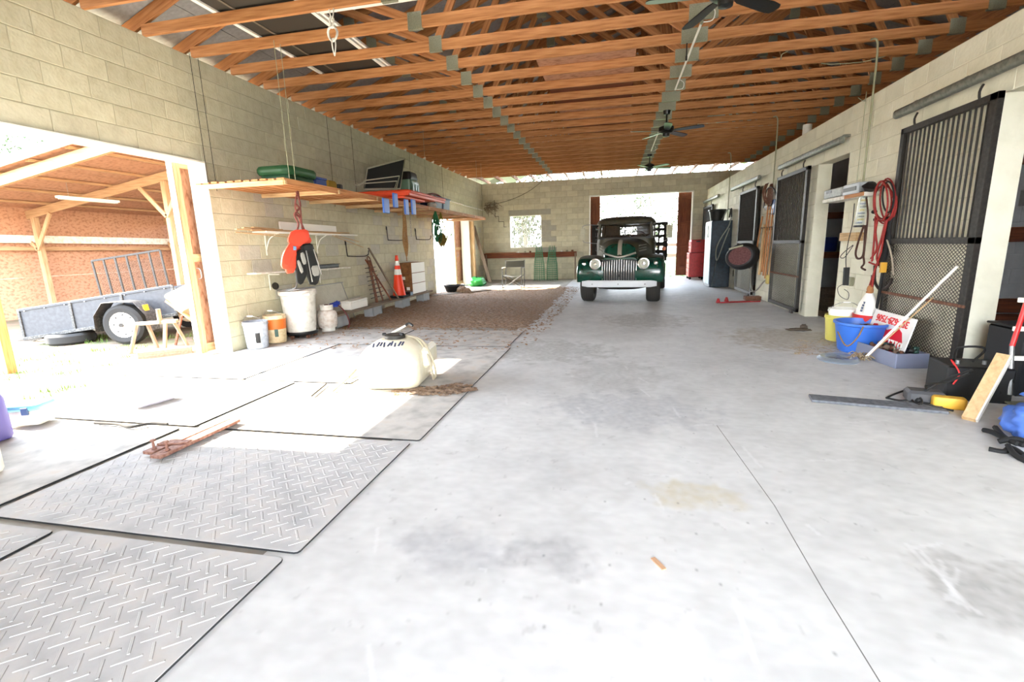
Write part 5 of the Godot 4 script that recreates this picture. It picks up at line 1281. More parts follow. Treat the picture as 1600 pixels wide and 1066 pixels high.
	for k in 2600:
		var an := srg.randf() * TAU
		var rr := sqrt(srg.randf())
		var q := sp + Vector3(cos(an) * 0.42 * rr, 0.0, sin(an) * 0.3 * rr)
		if fsn.get_noise_2d(q.x, q.z) < rr * 0.9 - 0.62: continue
		var hh := srg.randf_range(0.001, 0.012) * (1.1 - rr)
		var ax := Vector3(cos(k * 1.7), srg.randf_range(-0.3, 0.3), sin(k * 1.7)) * srg.randf_range(0.006, 0.02)
		var az := Vector3(-sin(k * 1.7), srg.randf_range(-0.3, 0.3), cos(k * 1.7)) * srg.randf_range(0.005, 0.014)
		quad(s, q + Vector3(0, hh + 0.003, 0) - ax - az, q + Vector3(0, hh + 0.003, 0) + ax - az, q + Vector3(0, hh + 0.003, 0) + ax + az, q + Vector3(0, hh + 0.003, 0) - ax + az, Vector3.UP)
	var spo := obj("spilled_soil", s, M.dirt); tag(spo, "brown soil spilled on the mat beside the sprayer tank", "soil"); spo.set_meta("kind", "stuff")
	# rusty twin beam with bolts
	t = thing("rusty_beam", "pair of rust red flat bars with upright bolts on the mat", "beam", Vector3(-3.0, 0.02, -2.7))
	var a0 := PY(232, 716, 0.03)
	var a1 := PY(362, 658, 0.03)
	var rs := worn("redrust", Color(0.42, 0.27, 0.22), Color(0.56, 0.4, 0.34), Color(0.66, 0.52, 0.46), 6, 0.8)
	var sd := (a1 - a0).cross(Vector3.UP).normalized()
	for k in [-1.0, 1.0]:
		plank(t, "flat_bar", a0 + sd * 0.055 * k + Vector3(0, 0.01, 0) + (a1 - a0) * (0.06 if k < 0 else 0.0), a1 + sd * 0.045 * k + Vector3(0, 0.01, 0), 0.085, 0.022, rs)
		var bp: Vector3 = a0 + sd * 0.055 * k + (a1 - a0) * 0.13
		s = S(); cyl(s, bp + Vector3(0, 0.02, 0), bp + Vector3(0, 0.075, 0), 0.008, -1, 8); cyl(s, bp + Vector3(0, 0.075, 0), bp + Vector3(0, 0.088, 0), 0.018, -1, 6); cyl(s, bp + Vector3(0, 0.02, 0), bp + Vector3(0, 0.03, 0), 0.016, -1, 6); obj("bolt", s, rs, t)
	s = S(); bx(s, a0 + (a1 - a0) * 0.28 + Vector3(0, 0.027, 0), Vector3(0.2, 0.012, 0.05), Basis(Vector3.UP, 0.3), 0.003); obj("tie_strap", s, rs, t)
	# roll of cloth, jugs, tackle box
	var r0 := PY(207, 630, 0.07)
	var r1 := PY(274, 612, 0.07)
	s = S(); tube(s, [r0, r0.lerp(r1, 0.1), r0.lerp(r1, 0.5), r0.lerp(r1, 0.9), r1], [0.03, 0.06, 0.065, 0.06, 0.03], 14)
	tag(obj("cloth_roll", s, worn("lilac", Color(0.72, 0.71, 0.78), Color(0.8, 0.79, 0.85), Color(0.86, 0.85, 0.9), 4, 0.9)), "pale lilac rolled cloth lying on the dusty mats", "cloth roll")
	s = S(); tube(s, curve([PY(148, 661, 0.03), PY(185, 663, 0.035), PY(205, 667, 0.035), PY(235, 662, 0.035), PY(262, 663, 0.03)], 5), 0.012, 6); tag(obj("rubber_strip", s, M.mat_edge), "curled dark rubber strip lying on the dusty mats", "strip")
	var j := Vector3(-4.46, 0.02, -2.38)
	t = thing("purple_jug", "tall purple plastic jug standing at the doorway edge", "jug", j)
	rings = []
	for e in [[0.0, 0.24, 0.2, 0.05], [0.02, 0.27, 0.22, 0.06], [0.3, 0.26, 0.21, 0.06], [0.42, 0.18, 0.15, 0.06], [0.47, 0.08, 0.08, 0.035], [0.5, 0.07, 0.07, 0.03]]:
		var ring := []
		for q in rrect(e[1], e[2], e[3]): ring.append(j + Vector3(q.x, e[0], q.y))
		rings.append(ring)
	s = S(); loft(s, rings); obj("body", s, mat(Color(0.36, 0.33, 0.62), 0.45), t)
	s = S(); tube(s, curve([j + Vector3(0.03, 0.45, 0.0), j + Vector3(0.06, 0.56, -0.03), j + Vector3(0.14, 0.58, -0.06), j + Vector3(0.15, 0.52, -0.06)], 4), 0.014, 7); obj("spout", s, mat(Color(0.55, 0.55, 0.6), 0.4), t)
	var b := Vector3(-4.55, 0.02, -2.72)
	var tb := Basis(Vector3.UP, 0.35)
	t = thing("tackle_box", "white tackle box with a pale teal lid behind the purple jug", "tackle box", b)
	s = S(); rbox(s, b + Vector3(0, 0.075, 0), Vector3(0.27, 0.13, 0.2), 0.03, tb, 0.94); obj("base", s, M.white_worn, t)
	s = S(); rbox(s, b + Vector3(0, 0.15, 0), Vector3(0.28, 0.045, 0.21), 0.04, tb); obj("lid", s, mat(Color(0.5, 0.76, 0.8), 0.35), t)
	s = S(); bx(s, b + tb * Vector3(0.05, 0.13, 0.105), Vector3(0.05, 0.06, 0.015), tb, 0.004); obj("latch", s, mat(Color(0.3, 0.38, 0.52), 0.4), t)
	s = S(); tube(s, curve([b + tb * Vector3(-0.1, 0.2, 0), b + tb * Vector3(-0.08, 0.25, 0), b + tb * Vector3(0.08, 0.25, 0), b + tb * Vector3(0.1, 0.2, 0)], 3), 0.01, 6); obj("handle", s, M.white, t)
	var w := Vector3(-3.8, 0.02, -1.97)
	t = thing("white_jug", "white plastic jug with an orange striped label near the mat seam", "jug", w)
	rings = []
	for e in [[0.0, 0.18, 0.13, 0.04], [0.02, 0.2, 0.15, 0.05], [0.16, 0.2, 0.15, 0.05], [0.23, 0.12, 0.09, 0.04], [0.26, 0.06, 0.06, 0.028]]:
		var ring := []
		for q in rrect(e[1], e[2], e[3]): ring.append(w + Vector3(q.x, e[0], q.y))
		rings.append(ring)
	s = S(); loft(s, rings); obj("body", s, M.white, t)
	for k in 3:
		s = S(); bx(s, w + Vector3(0.02, 0.05 + k * 0.035, 0.076), Vector3(0.12, 0.028, 0.004)); obj("label_stripe", s, [mat(Color(0.85, 0.5, 0.25), 0.6), mat(Color(0.8, 0.3, 0.25), 0.6), mat(Color(0.9, 0.62, 0.35), 0.6)][k], t)
	s = S(); cyl(s, w + Vector3(0, 0.26, 0), w + Vector3(0, 0.285, 0), 0.032); obj("cap", s, M.white, t)
func build_overhead() -> void:
	# white framed screen panels stored on the chords
	var dk := mat(Color(0.2, 0.18, 0.15), 0.7)
	for e in [[-4.1, -3.14, -3.7, -6.78, "white framed dark screen panel lying over the trusses"], [-3.08, -1.75, -3.2, -5.06, "shorter white framed screen panel beside the long one on the trusses"]]:
		var t := thing("screen_panel", e[4], "screen panel", Vector3((e[0] + e[1]) * 0.5, 3.77, (e[2] + e[3]) * 0.5))
		for x in [e[0], e[1]]: plank(t, "frame_rail", Vector3(x, 3.785, e[2]), Vector3(x, 3.785, e[3]), 0.05, 0.03, M.white)
		plank(t, "frame_rail", Vector3(e[1] + 0.07, 3.79, e[2]), Vector3(e[1] + 0.07, 3.79, e[3]), 0.035, 0.03, M.white)
		for z in [e[2], e[3]]: plank(t, "frame_rail", Vector3(e[0], 3.785, z), Vector3(e[1], 3.785, z), 0.05, 0.03, M.white)
		plank(t, "mid_rail", Vector3(e[0] + 0.22, 3.786, e[2]), Vector3(e[0] + 0.22, 3.786, e[3]), 0.03, 0.012, mat(Color(0.4, 0.36, 0.3), 0.6))
		var s := S(); bx(s, Vector3((e[0] + e[1]) * 0.5, 3.795, (e[2] + e[3]) * 0.5), Vector3(e[1] - e[0], 0.006, e[2] - e[3])); obj("screen", s, dk, t)
	for i in 4:
		var s := S(); bx(s, Vector3(-0.42 + 0.01 * i, 3.777, -7.55 - 1.23 * i), Vector3(1.32, 0.012, 1.22), Basis.IDENTITY, 0.003)
		tag(obj("plywood_sheet", s, M.brown_x if i % 2 else M.ply_x), "brown plywood sheet lying loose over the middle trusses", "plywood", "plywood sheets on the trusses")
	# chain and ring hung from a truss
	var zc := -4.779
	var t := thing("hoist_chain", "pale hoist ring and links hanging from a truss", "chain", PZ(518, 60, zc))
	var link := func(p: Vector3, q: Vector3, w: float, r: float, nm: String) -> void:
		var s := S(); var up := (q - p) * 0.5
		var c := (p + q) * 0.5
		var ring := []
		for k in 14: ring.append(c + up * cos(TAU * k / 14) + Vector3(w * sin(TAU * k / 14), 0, 0.01 * sin(TAU * k / 7)))
		tube(s, ring, r, 6, true); obj(nm, s, M.white_worn, t)
	link.call(PZ(516, -8, zc), PZ(519, 30, zc), 0.028, 0.007, "long_link")
	link.call(PZ(518, 26, zc), PZ(519, 44, zc), 0.02, 0.008, "shackle")
	link.call(PZ(519, 42, zc), PZ(521, 64, zc), 0.05, 0.012, "ring")
	link.call(PZ(521, 60, zc), PZ(523, 87, zc), 0.018, 0.007, "long_link")
	var s0 := S(); tube(s0, [PZ(516, -6, zc), Vector3(PZ(516, -6, zc).x, 3.72, zc)], 0.008, 5); obj("hanger", s0, M.rope, t)
	# fans
	var h1 := Vector3(0.9, 3.36, -4.85)
	var q := PY(1072, 46, 3.36) - h1
	var fm := mat(Color(0.07, 0.075, 0.075), 0.35)
	var defs := [[h1, atan2(q.z, q.x), "black ceiling fan over the open end of the aisle"], [Vector3(0.9, 3.3, -9.75), 0.35, "black ceiling fan halfway down the aisle"], [Vector3(0.9, 3.3, -14.2), 0.8, "black ceiling fan above the truck's bed"]]
	for d in defs:
		var c: Vector3 = d[0]
		t = thing("ceiling_fan", d[2], "ceiling fan", c)
		var s := S(); lathe(s, [Vector2(0, 0.36), Vector2(0.07, 0.355), Vector2(0.055, 0.29), Vector2(0.015, 0.28), Vector2(0.014, 0.1)], c, 16); obj("mount", s, fm, t)
		s = S(); lathe(s, [Vector2(0.014, 0.12), Vector2(0.06, 0.11), Vector2(0.135, 0.07), Vector2(0.14, 0.0), Vector2(0.1, -0.03), Vector2(0.065, -0.04), Vector2(0.06, -0.09), Vector2(0.0, -0.1)], c, 22); obj("motor", s, fm, t)
		for k in 5:
			var a: float = d[1] + TAU * k / 5
			var dir := Vector3(cos(a), 0, sin(a))
			var sd := Vector3(-sin(a), 0.18, cos(a)).normalized()
			var bl := S(); var ol := []
			for e in [[0.13, 0.03], [0.2, 0.055], [0.55, 0.07], [0.64, 0.06], [0.665, 0.03]]: ol.append(c + dir * e[0] + sd * e[1])
			for e in [[0.665, -0.03], [0.64, -0.06], [0.55, -0.07], [0.2, -0.055], [0.13, -0.03]]: ol.append(c + dir * e[0] + sd * e[1])
			loft(bl, [ol, ol.map(func(p): return p + Vector3(0, 0.008, 0))]); obj("blade", bl, fm, t)
	for e in [[-6.05, -8.41, "long white tube light under the trusses before the middle fan"], [-11.14, -13.57, "long white tube light under the trusses above the truck"]]:
		t = thing("tube_light", e[2], "tube light", Vector3(0.89, 3.62, (e[0] + e[1]) * 0.5))
		var s := S(); cyl(s, Vector3(0.89, 3.63, e[0]), Vector3(0.89, 3.63, e[1]), 0.014, -1, 10); obj("tube", s, M.white, t)
		for z in [e[0], e[1]]:
			s = S(); cyl(s, Vector3(0.89, 3.63, z + 0.015), Vector3(0.89, 3.63, z - 0.015), 0.018, -1, 10); obj("end_cap", s, M.galv, t)
			s = S(); tube(s, curve([Vector3(0.89, 3.63, z), Vector3(0.99, 3.62, z + 0.05), Vector3(1.0, 3.68, z + 0.12), Vector3(0.95, 3.73, z + 0.1)], 4), 0.006, 5); obj("lead", s, M.white, t)
	for e in [[Vector3(0.82, 3.65, -6.65), 0.14]]:
		var s := S(); cyl(s, e[0], e[0] - Vector3(0, e[1], 0), 0.008, -1, 6); cyl(s, e[0] - Vector3(0, e[1], 0), e[0] - Vector3(0, e[1] + 0.05, 0), 0.013, -1, 6); tag(obj("drop_hook", s, M.iron), "small dark hook under a truss beside the tube light", "hook")
	# wiring and conduits on the stall wall
	for e in [[1362, 172, 284, "pale conduit dropping to the power strip shelf on the stall wall"], [1352, 172, 284, "thin cable beside the conduit above the power strip shelf"], [1212, 255, 300, "slim conduit above the hung garden tools"], [1141, 300, 345, "slim conduit above the tall blue cabinet"]]:
		var b := PX(e[0] - 12.0 * (e[2] - 172) / 112.0 if e[0] > 1300 else e[0] - 4, e[2], XR - 0.02)
		var zc2 := b.z
		var s := S()
		var top := 3.66 if e[0] != 1352 else 3.05
		tube(s, curve([Vector3(XR - 0.03, b.y, zc2), Vector3(XR - 0.03, 2.6, zc2), Vector3(XR - 0.03, 3.1, zc2), Vector3(XR - 0.04, top - 0.05, zc2), Vector3(XR - 0.12, top, zc2)], 4), 0.012 if e[0] != 1352 else 0.004, 7)
		tag(obj("wall_conduit", s, M.wire), e[3], "conduit")
	var s9 := S(); tube(s9, curve([PY(1383, 88, 3.64), PY(1345, 97, 3.6), PY(1300, 100, 3.62), PY(1283, 99, 3.65)], 6), 0.006, 5); tag(obj("loose_wire", s9, M.wire), "loose pale wire looping under the trusses over the stall wall", "wire")
	s9 = S(); tube(s9, curve([PY(1231, 80, 3.64), PY(1222, 85, 3.6), PY(1220, 93, 3.64)], 6), 0.006, 5); tag(obj("wire_end", s9, M.wire), "short curled white wire end under a truss", "wire")
	var sp := S(); cyl(sp, Vector3(XR + 0.1, 3.045, PX(1261, 205, XR + 0.1).z), Vector3(XR + 0.1, 3.23, PX(1261, 205, XR + 0.1).z), 0.07, -1, 14); tag(obj("pipe_stub", sp, M.white_worn), "pale pipe stub on top of the stall wall", "pipe")

func stall_door(label: String, zf: float, zn: float, xx: float, bars: int) -> Node3D:   # sliding steel stall door: bars above, expanded metal below, hung from a rail
	var t := thing("stall_door", label, "door", Vector3(xx, 0, (zf + zn) * 0.5))
	var w := zn - zf
	for z in [zf + 0.03, zn - 0.045]: plank(t, "stile", Vector3(xx, 0.06, z), Vector3(xx, 2.44, z), 0.09 if z > zf + 0.1 else 0.06, 0.05, M.iron, Vector3.RIGHT)
	for y in [0.09, 1.24, 2.41]: plank(t, "frame_rail", Vector3(xx, y, zf), Vector3(xx, y, zn), 0.05, 0.06, M.iron)
	plank(t, "mid_strap", Vector3(xx - 0.02, 0.66, zf), Vector3(xx - 0.02, 0.66, zn), 0.012, 0.03, M.rust)
	for k in bars:
		var z := zf + 0.07 + (w - 0.17) * (k + 0.5) / bars
		var s := S(); cyl(s, Vector3(xx, 1.26, z), Vector3(xx, 2.4, z), 0.0095, -1, 8); obj("bar", s, M.iron, t)
	var n := S(); net(n, Vector3(xx - 0.02, 0.11, zf + 0.05), Vector3(0, 0, 1), Vector3(0, 1, 0), w - 0.13, 1.12, 0.05, 0.036, 0.008, 0.002)
	var o := obj("expanded_mesh", n, worn("mesh", Color(0.24, 0.22, 0.19), Color(0.34, 0.32, 0.28), Color(0.45, 0.42, 0.37), 5, 0.5, 0.4), t); o.set_meta("kind", "stuff")
	for z in [zf + 0.2, zn - 0.25]:
		var s := S(); tube(s, curve([Vector3(xx, 2.42, z), Vector3(xx - 0.012, 2.5, z), Vector3(xx + 0.01, 2.56, z)], 3), 0.01, 6); obj("hanger", s, M.iron, t)
	var g := S(); bx(g, Vector3(xx - 0.02, 0.05, zn - 0.2), Vector3(0.04, 0.06, 0.1), Basis.IDENTITY, 0.006); obj("floor_guide", g, M.iron, t)
	return t
func door_rail(label: String, zf: float, zn: float) -> void:
	var t := thing("door_rail", label, "rail", Vector3(XR - 0.1, 2.58, (zf + zn) * 0.5))
	var s := S(); var rings := []
	for z in [zf, zn]:
		var ring := []
		for q in rrect(0.07, 0.095, 0.03, 3): ring.append(Vector3(XR - 0.1 + q.x, 2.62 + q.y, z))
		rings.append(ring)
	loft(s, rings); obj("track", s, M.rail, t)
	var z := zf + 0.3
	while z < zn:
		s = S(); bx(s, Vector3(XR - 0.04, 2.67, z), Vector3(0.09, 0.03, 0.05), Basis.IDENTITY, 0.004); obj("bracket", s, M.rail, t); z += 0.75
func strap(parent: Node, called: String, pts: Array, w: float, m: Material) -> void:
	var s := S(); tube(s, curve(pts, 5), w, 6); obj(called, s, m, parent)
func build_stall_side() -> void:
	stall_door("black barred stall door standing open behind the red sign", -6.33, -4.95, 3.08, 17)
	stall_door("barred stall door slid back beside the dark open stall", -10.38, -8.86, 3.05, 20)
	stall_door("closed barred stall door behind the oval tub", -13.2, -11.68, 3.05, 20)
	stall_door("closed barred stall door behind the tool chest", -18.3, -16.7, 3.05, 20)
	door_rail("grey door track above the open stall door by the sign", -6.45, -3.4); door_rail("grey door track above the dark open stall", -10.35, -7.78); door_rail("grey door track above the oval tub", -14.2, -11.7); door_rail("grey door track near the end wall", -18.35, -15.9)
	# inside the dark stall
	for y in [0.95, 1.72]: tag(plank(self, "stall_shelf", Vector3(3.4, y, -10.85), Vector3(6.7, y, -10.85), 0.25, 0.12, M.brown_x), ("lower" if y < 1.2 else "upper") + " brown plank shelf inside the dark open stall", "shelf")
	var s := S(); rbox(s, Vector3(4.2, 1.16, -10.85), Vector3(0.25, 0.28, 0.25), 0.04); tag(obj("blue_canister", s, mat(Color(0.1, 0.18, 0.5), 0.5)), "blue canister on a shelf inside the dark stall", "canister")
	s = S(); bx(s, Vector3(3.9, 0.2, -9.6), Vector3(0.5, 0.4, 0.4), Basis(Vector3.UP, 0.3), 0.01); tag(obj("dim_carton", s, M.grey_x), "dim brown carton on the dark stall floor", "carton")
	s = S()
	var rg := RandomNumberGenerator.new(); rg.seed = 31
	for k in 60:
		var p := Vector3(rg.randf_range(3.35, 4.2), 0.02, rg.randf_range(-8.7, -7.8)); var a := rg.randf() * TAU
		bar(s, p, p + Vector3(cos(a) * 0.12, rg.randf() * 0.06, sin(a) * 0.12), 0.012, 0.01)
	var so := obj("dry_litter", s, M.brown_x); tag(so, "heap of dry litter in the dark stall doorway", "litter"); so.set_meta("kind", "stuff")
	# red tool chest
	var t := thing("tool_chest", "tall red rolling tool chest beside the end doorway", "tool chest", Vector3(2.740, 0, -17.6))
	var red := worn("redchest", Color(0.55, 0.05, 0.07), Color(0.68, 0.07, 0.1), Color(0.72, 0.1, 0.12), 2, 0.35)
	s = S(); bx(s, Vector3(2.740, 0.5, -17.6), Vector3(0.5, 0.82, 0.62), Basis.IDENTITY, 0.01); obj("cabinet", s, red, t)
	s = S(); bx(s, Vector3(2.760, 1.13, -17.6), Vector3(0.44, 0.42, 0.58), Basis.IDENTITY, 0.01); obj("top_chest", s, red, t)
	for k in 8:
		var y: float = [0.18, 0.34, 0.5, 0.66, 0.8, 0.99, 1.1, 1.22][k]
		s = S(); bx(s, Vector3(2.49 if k < 5 else 2.538, y, -17.6), Vector3(0.012, 0.13 if k < 4 else 0.09, 0.54), Basis.IDENTITY, 0.003); var dr := obj("drawer", s, mat(Color(0.85, 0.25, 0.26), 0.3), t)
		s = S(); bx(s, Vector3(2.478 if k < 5 else 2.528, y + 0.045, -17.6), Vector3(0.012, 0.014, 0.5), Basis.IDENTITY, 0.003); obj("handle", s, M.chrome, dr)
	s = S(); bx(s, Vector3(2.760, 1.28, -17.285), Vector3(0.14, 0.04, 0.01), Basis.IDENTITY, 0.003); obj("side_handle", s, M.black, t)
	for e in [[2.54, -17.35], [2.94, -17.35], [2.54, -17.85], [2.94, -17.85]]:
		s = S(); cyl(s, Vector3(e[0], 0.045, e[1] - 0.015), Vector3(e[0], 0.045, e[1] + 0.015), 0.045, -1, 12); obj("caster", s, M.rubber, t)
	# tall cabinet with pot and hose
	var cz := -14.75
	t = thing("steel_cabinet", "tall dark blue steel cabinet with paler grey door", "cabinet", Vector3(2.88, 0, cz))
	s = S(); bx(s, Vector3(2.88, 0.92, cz), Vector3(0.52, 1.82, 0.85), Basis.IDENTITY, 0.008); obj("body", s, worn("cabinet", Color(0.055, 0.12, 0.17), Color(0.085, 0.17, 0.23), Color(0.12, 0.21, 0.27), 2, 0.4), t)
	for e in [-0.213, 0.213]:
		s = S(); bx(s, Vector3(2.612, 0.95, cz + e), Vector3(0.02, 1.72, 0.42), Basis.IDENTITY, 0.004); var d := obj("door", s, worn("cabdoor", Color(0.38, 0.47, 0.55), Color(0.46, 0.55, 0.63), Color(0.53, 0.61, 0.68), 2, 0.4), t)
		s = S(); bx(s, Vector3(2.597, 1.55, cz + e * 0.4), Vector3(0.012, 0.36, 0.05), Basis.IDENTITY, 0.004); obj("handle", s, M.white, d)
	t = thing("planter_pot", "black plastic pot on top of the tall blue cabinet", "pot", Vector3(2.82, 1.83, cz)); s = S(); lathe(s, [Vector2(0, 0), Vector2(0.17, 0), Vector2(0.22, 0.26), Vector2(0.24, 0.27), Vector2(0.24, 0.31), Vector2(0.215, 0.31), Vector2(0.16, 0.02), Vector2(0, 0.02)], Vector3(2.82, 1.835, cz), 22); obj("pot", s, M.black, t)
	t = thing("hose_coil", "pale grey hose draped over the cabinet end", "hose", Vector3(3.0, 1.83, cz + 0.5))
	var hz := cz + 0.46
	strap(t, "hose", [Vector3(2.9, 1.86, hz - 0.2), Vector3(3.0, 2.12, hz), Vector3(3.08, 2.02, hz + 0.05), Vector3(3.04, 1.7, hz + 0.05), Vector3(2.85, 1.35, hz + 0.03), Vector3(2.75, 1.05, hz + 0.02), Vector3(2.78, 0.75, hz + 0.03), Vector3(2.92, 1.2, hz + 0.05), Vector3(3.05, 1.62, hz + 0.08)], 0.016, mat(Color(0.55, 0.57, 0.52), 0.5)); strap(t, "hose", [Vector3(2.78, 0.76, hz + 0.02), Vector3(2.72, 0.4, hz + 0.02), Vector3(2.68, 0.03, hz + 0.02)], 0.01, mat(Color(0.3, 0.32, 0.3), 0.5))
	strap(t, "loop", [Vector3(3.02, 1.9, hz + 0.1), Vector3(3.02, 2.1, hz + 0.25), Vector3(3.02, 2.08, hz + 0.32), Vector3(3.03, 1.9, hz + 0.3)], 0.02, M.black)
	s = S(); tube(s, curve([Vector3(XR - 0.03, 1.15, -13.55), Vector3(XR - 0.05, 0.8, -13.6), Vector3(XR - 0.03, 0.5, -13.75)], 5), 0.01, 6); bx(s, Vector3(XR - 0.03, 0.42, -13.78), Vector3(0.03, 0.16, 0.05), Basis.IDENTITY, 0.008); tag(obj("tap_hose", s, M.galv), "short grey pipe with a spout on the wall past the cabinet", "pipe")
	# oval tub hung by the closed door
	var oc := Vector3(2.74, 0.94, -11.5)
	var ob := Basis(Vector3(0.12, 0, -1).normalized(), PI / 2 - 0.0) * Basis.IDENTITY
	var onb := Basis(Vector3(0.82, 0.22, 0.53).normalized(), Vector3(-0.55, 0.1, 0.83).normalized(), Vector3.ZERO); onb.z = onb.x.cross(onb.y).normalized(); onb.x = onb.y.cross(onb.z)
	t = thing("oval_tub", "black oval tub with dusty pink bottom hung on the stall door", "tub", oc)
	s = S(); lathe(s, [Vector2(0.36, -0.1), Vector2(0.385, -0.1), Vector2(0.37, -0.02), Vector2(0.33, 0.06), Vector2(0.3, 0.09)], oc, 32, onb, Vector2(0.95, 0.76)); obj("wall", s, mat(Color(0.09, 0.085, 0.09), 0.6), t)
	s = S(); lathe(s, [Vector2(0.3, 0.09), Vector2(0.26, 0.1), Vector2(0.255, 0.085)], oc, 32, onb, Vector2(0.95, 0.76)); obj("foot_rim", s, mat(Color(0.16, 0.15, 0.16), 0.6), t)
	s = S(); lathe(s, [Vector2(0.255, 0.085), Vector2(0.0, 0.088)], oc, 32, onb, Vector2(0.95, 0.76)); obj("bottom", s, worn("tub", Color(0.3, 0.17, 0.17), Color(0.42, 0.26, 0.26), Color(0.5, 0.36, 0.35), 5, 0.8), t)
	s = S(); bar(s, oc + onb * Vector3(-0.2, 0.095, -0.2), oc + onb * Vector3(0.1, 0.095, -0.21), 0.012, 0.035, onb.z); obj("slot", s, M.galv, t)
	ob = ob
	strap(thing("grey_hose", "grey hose looping down below the oval tub", "hose", Vector3(2.98, 0.1, -11.3)), "hose", [Vector3(2.98, 0.75, -11.6), Vector3(2.97, 0.4, -11.5), Vector3(2.96, 0.2, -11.25), Vector3(2.97, 0.25, -10.95), Vector3(3.02, 0.42, -10.75), Vector3(3.05, 0.5, -10.6)], 0.014, mat(Color(0.5, 0.48, 0.44), 0.6))
	t = thing("brick_weight", "brown brick with a wire handle on the floor under the tub", "brick", Vector3(2.95, 0, -11.2)); s = S(); bx(s, Vector3(2.95, 0.045, -11.2), Vector3(0.32, 0.09, 0.2), Basis.IDENTITY, 0.008); obj("brick", s, worn("brickb", Color(0.32, 0.2, 0.14), Color(0.42, 0.28, 0.21), Color(0.48, 0.34, 0.27), 5, 0.9), t); s = S(); tube(s, [Vector3(2.9, 0.09, -11.2), Vector3(2.9, 0.19, -11.2), Vector3(3.0, 0.19, -11.2), Vector3(3.0, 0.09, -11.2)], 0.007, 5); obj("handle", s, M.steel, t)
	# garden tools along the wall
	var hx := XR - 0.06
	var wood = M.pine_y
	var tools := [   # z bottom, z top, y bottom, y top, head, label
		[-11.55, -11.4, 0.85, 1.78, "none", "bare wooden handle leaning across the closed stall door", wood],
		[-10.98, -11.05, 0.62, 2.0, "fork", "hay fork hung tines up among the tools", wood],
		[-10.86, -10.88, 0.55, 1.95, "shovel", "broad rusty shovel hung blade up among the tools", wood],
		[-10.72, -10.7, 0.5, 1.9, "spade", "blue bladed spade hung among the tools", wood],
		[-10.6, -10.56, 0.5, 1.8, "rake", "iron rake hung among the tools", M.grey_y],
		[-10.5, -10.48, 0.52, 1.72, "broom", "pale push broom hung head down among the tools", M.pale_y],
		[-11.15, -11.2, 0.55, 1.6, "post", "thick pale stake hung among the tools", M.pale_y]]
	for e in tools:
		t = thing("garden_tool", e[5], "tool", Vector3(hx, e[2], e[0]))
		var p := Vector3(hx - 0.05, e[2], e[0])
		var q := Vector3(hx, e[3], e[1])
		s = S(); cyl(s, p, q, 0.017 if e[4] != "post" else 0.03, -1, 8); obj("handle", s, e[6], t)
		if e[4] == "fork":
			for k in 5:
				s = S(); tube(s, curve([q, q + Vector3(-0.05, 0.06, -0.09 + k * 0.045), q + Vector3(-0.1, 0.25, -0.1 + k * 0.05), q + Vector3(-0.05, 0.42, -0.1 + k * 0.05)], 3), 0.007, 5); obj("tine", s, M.rust, t)
		elif e[4] == "shovel":
			var rr := []
			for k in 5:
				var f: float = [0.05, 0.16, 0.2, 0.18, 0.03][k]
				var y: float = [0.0, 0.05, 0.2, 0.34, 0.44][k]
				rr.append([q + Vector3(-0.03, y, -f), q + Vector3(0.0, y, -f * 0.5), q + Vector3(0.01, y, 0), q + Vector3(0.0, y, f * 0.5), q + Vector3(-0.03, y, f)])
			s = S(); loft(s, rr, false, false); obj("blade", s, M.rust, t)
		elif e[4] == "spade":
			s = S(); bx(s, q + Vector3(0, 0.02, 0), Vector3(0.02, 0.3, 0.16), Basis.IDENTITY, 0.006); obj("blade", s, mat(Color(0.06, 0.25, 0.5), 0.5), t)
		elif e[4] == "rake":
			s = S(); bx(s, q, Vector3(0.02, 0.02, 0.36), Basis.IDENTITY, 0.004); obj("head", s, M.iron, t)
			for k in 9:
				s = S(); cyl(s, q + Vector3(0, 0, -0.16 + k * 0.04), q + Vector3(-0.08, -0.01, -0.16 + k * 0.04), 0.004, -1, 5); obj("tine", s, M.iron, t)
		elif e[4] == "broom":
			s = S(); bx(s, p + Vector3(0, -0.02, 0), Vector3(0.08, 0.18, 0.1), Basis.IDENTITY, 0.012); obj("head", s, mat(Color(0.8, 0.72, 0.42), 0.9), t)
	t = thing("hanging_bow", "dark curved saw frame hung high beside the tools", "bow saw", Vector3(hx, 2.1, -10.9)); strap(t, "frame", [Vector3(hx, 1.95, -11.35), Vector3(hx - 0.02, 2.3, -11.15), Vector3(hx - 0.02, 2.28, -10.7), Vector3(hx, 1.98, -10.45)], 0.012, M.iron); s = S(); bar(s, Vector3(hx, 1.96, -11.35), Vector3(hx, 1.98, -10.45), 0.004, 0.04); obj("blade", s, M.iron, t)
	t = thing("tool_rack", "narrow dark rack holding the garden tools", "rack", Vector3(XR - 0.02, 1.88, -10.9)); plank(t, "rail", Vector3(XR - 0.015, 1.5, -11.4), Vector3(XR - 0.015, 1.5, -10.42), 0.02, 0.05, M.iron); plank(t, "rail", Vector3(XR - 0.015, 1.92, -11.4), Vector3(XR - 0.015, 1.92, -10.42), 0.02, 0.05, M.iron)
	for k in 9:
		s = S(); cyl(s, Vector3(XR - 0.02, 1.51, -11.35 + k * 0.11), Vector3(XR - 0.11, 1.54, -11.35 + k * 0.11), 0.006, -1, 5); obj("peg", s, M.iron, t)
	# red jack rod on the floor
	t = thing("red_jack", "red threaded jack rod lying on the floor by the brick", "jack", Vector3(2.75, 0, -10.75))
	s = S(); cyl(s, PY(1120, 473, 0.03), PY(1188, 471, 0.03), 0.014, -1, 8); cyl(s, PY(1136, 472, 0.05), PY(1172, 471, 0.04), 0.012, -1, 8); obj("rod", s, mat(Color(0.62, 0.12, 0.14), 0.5), t)
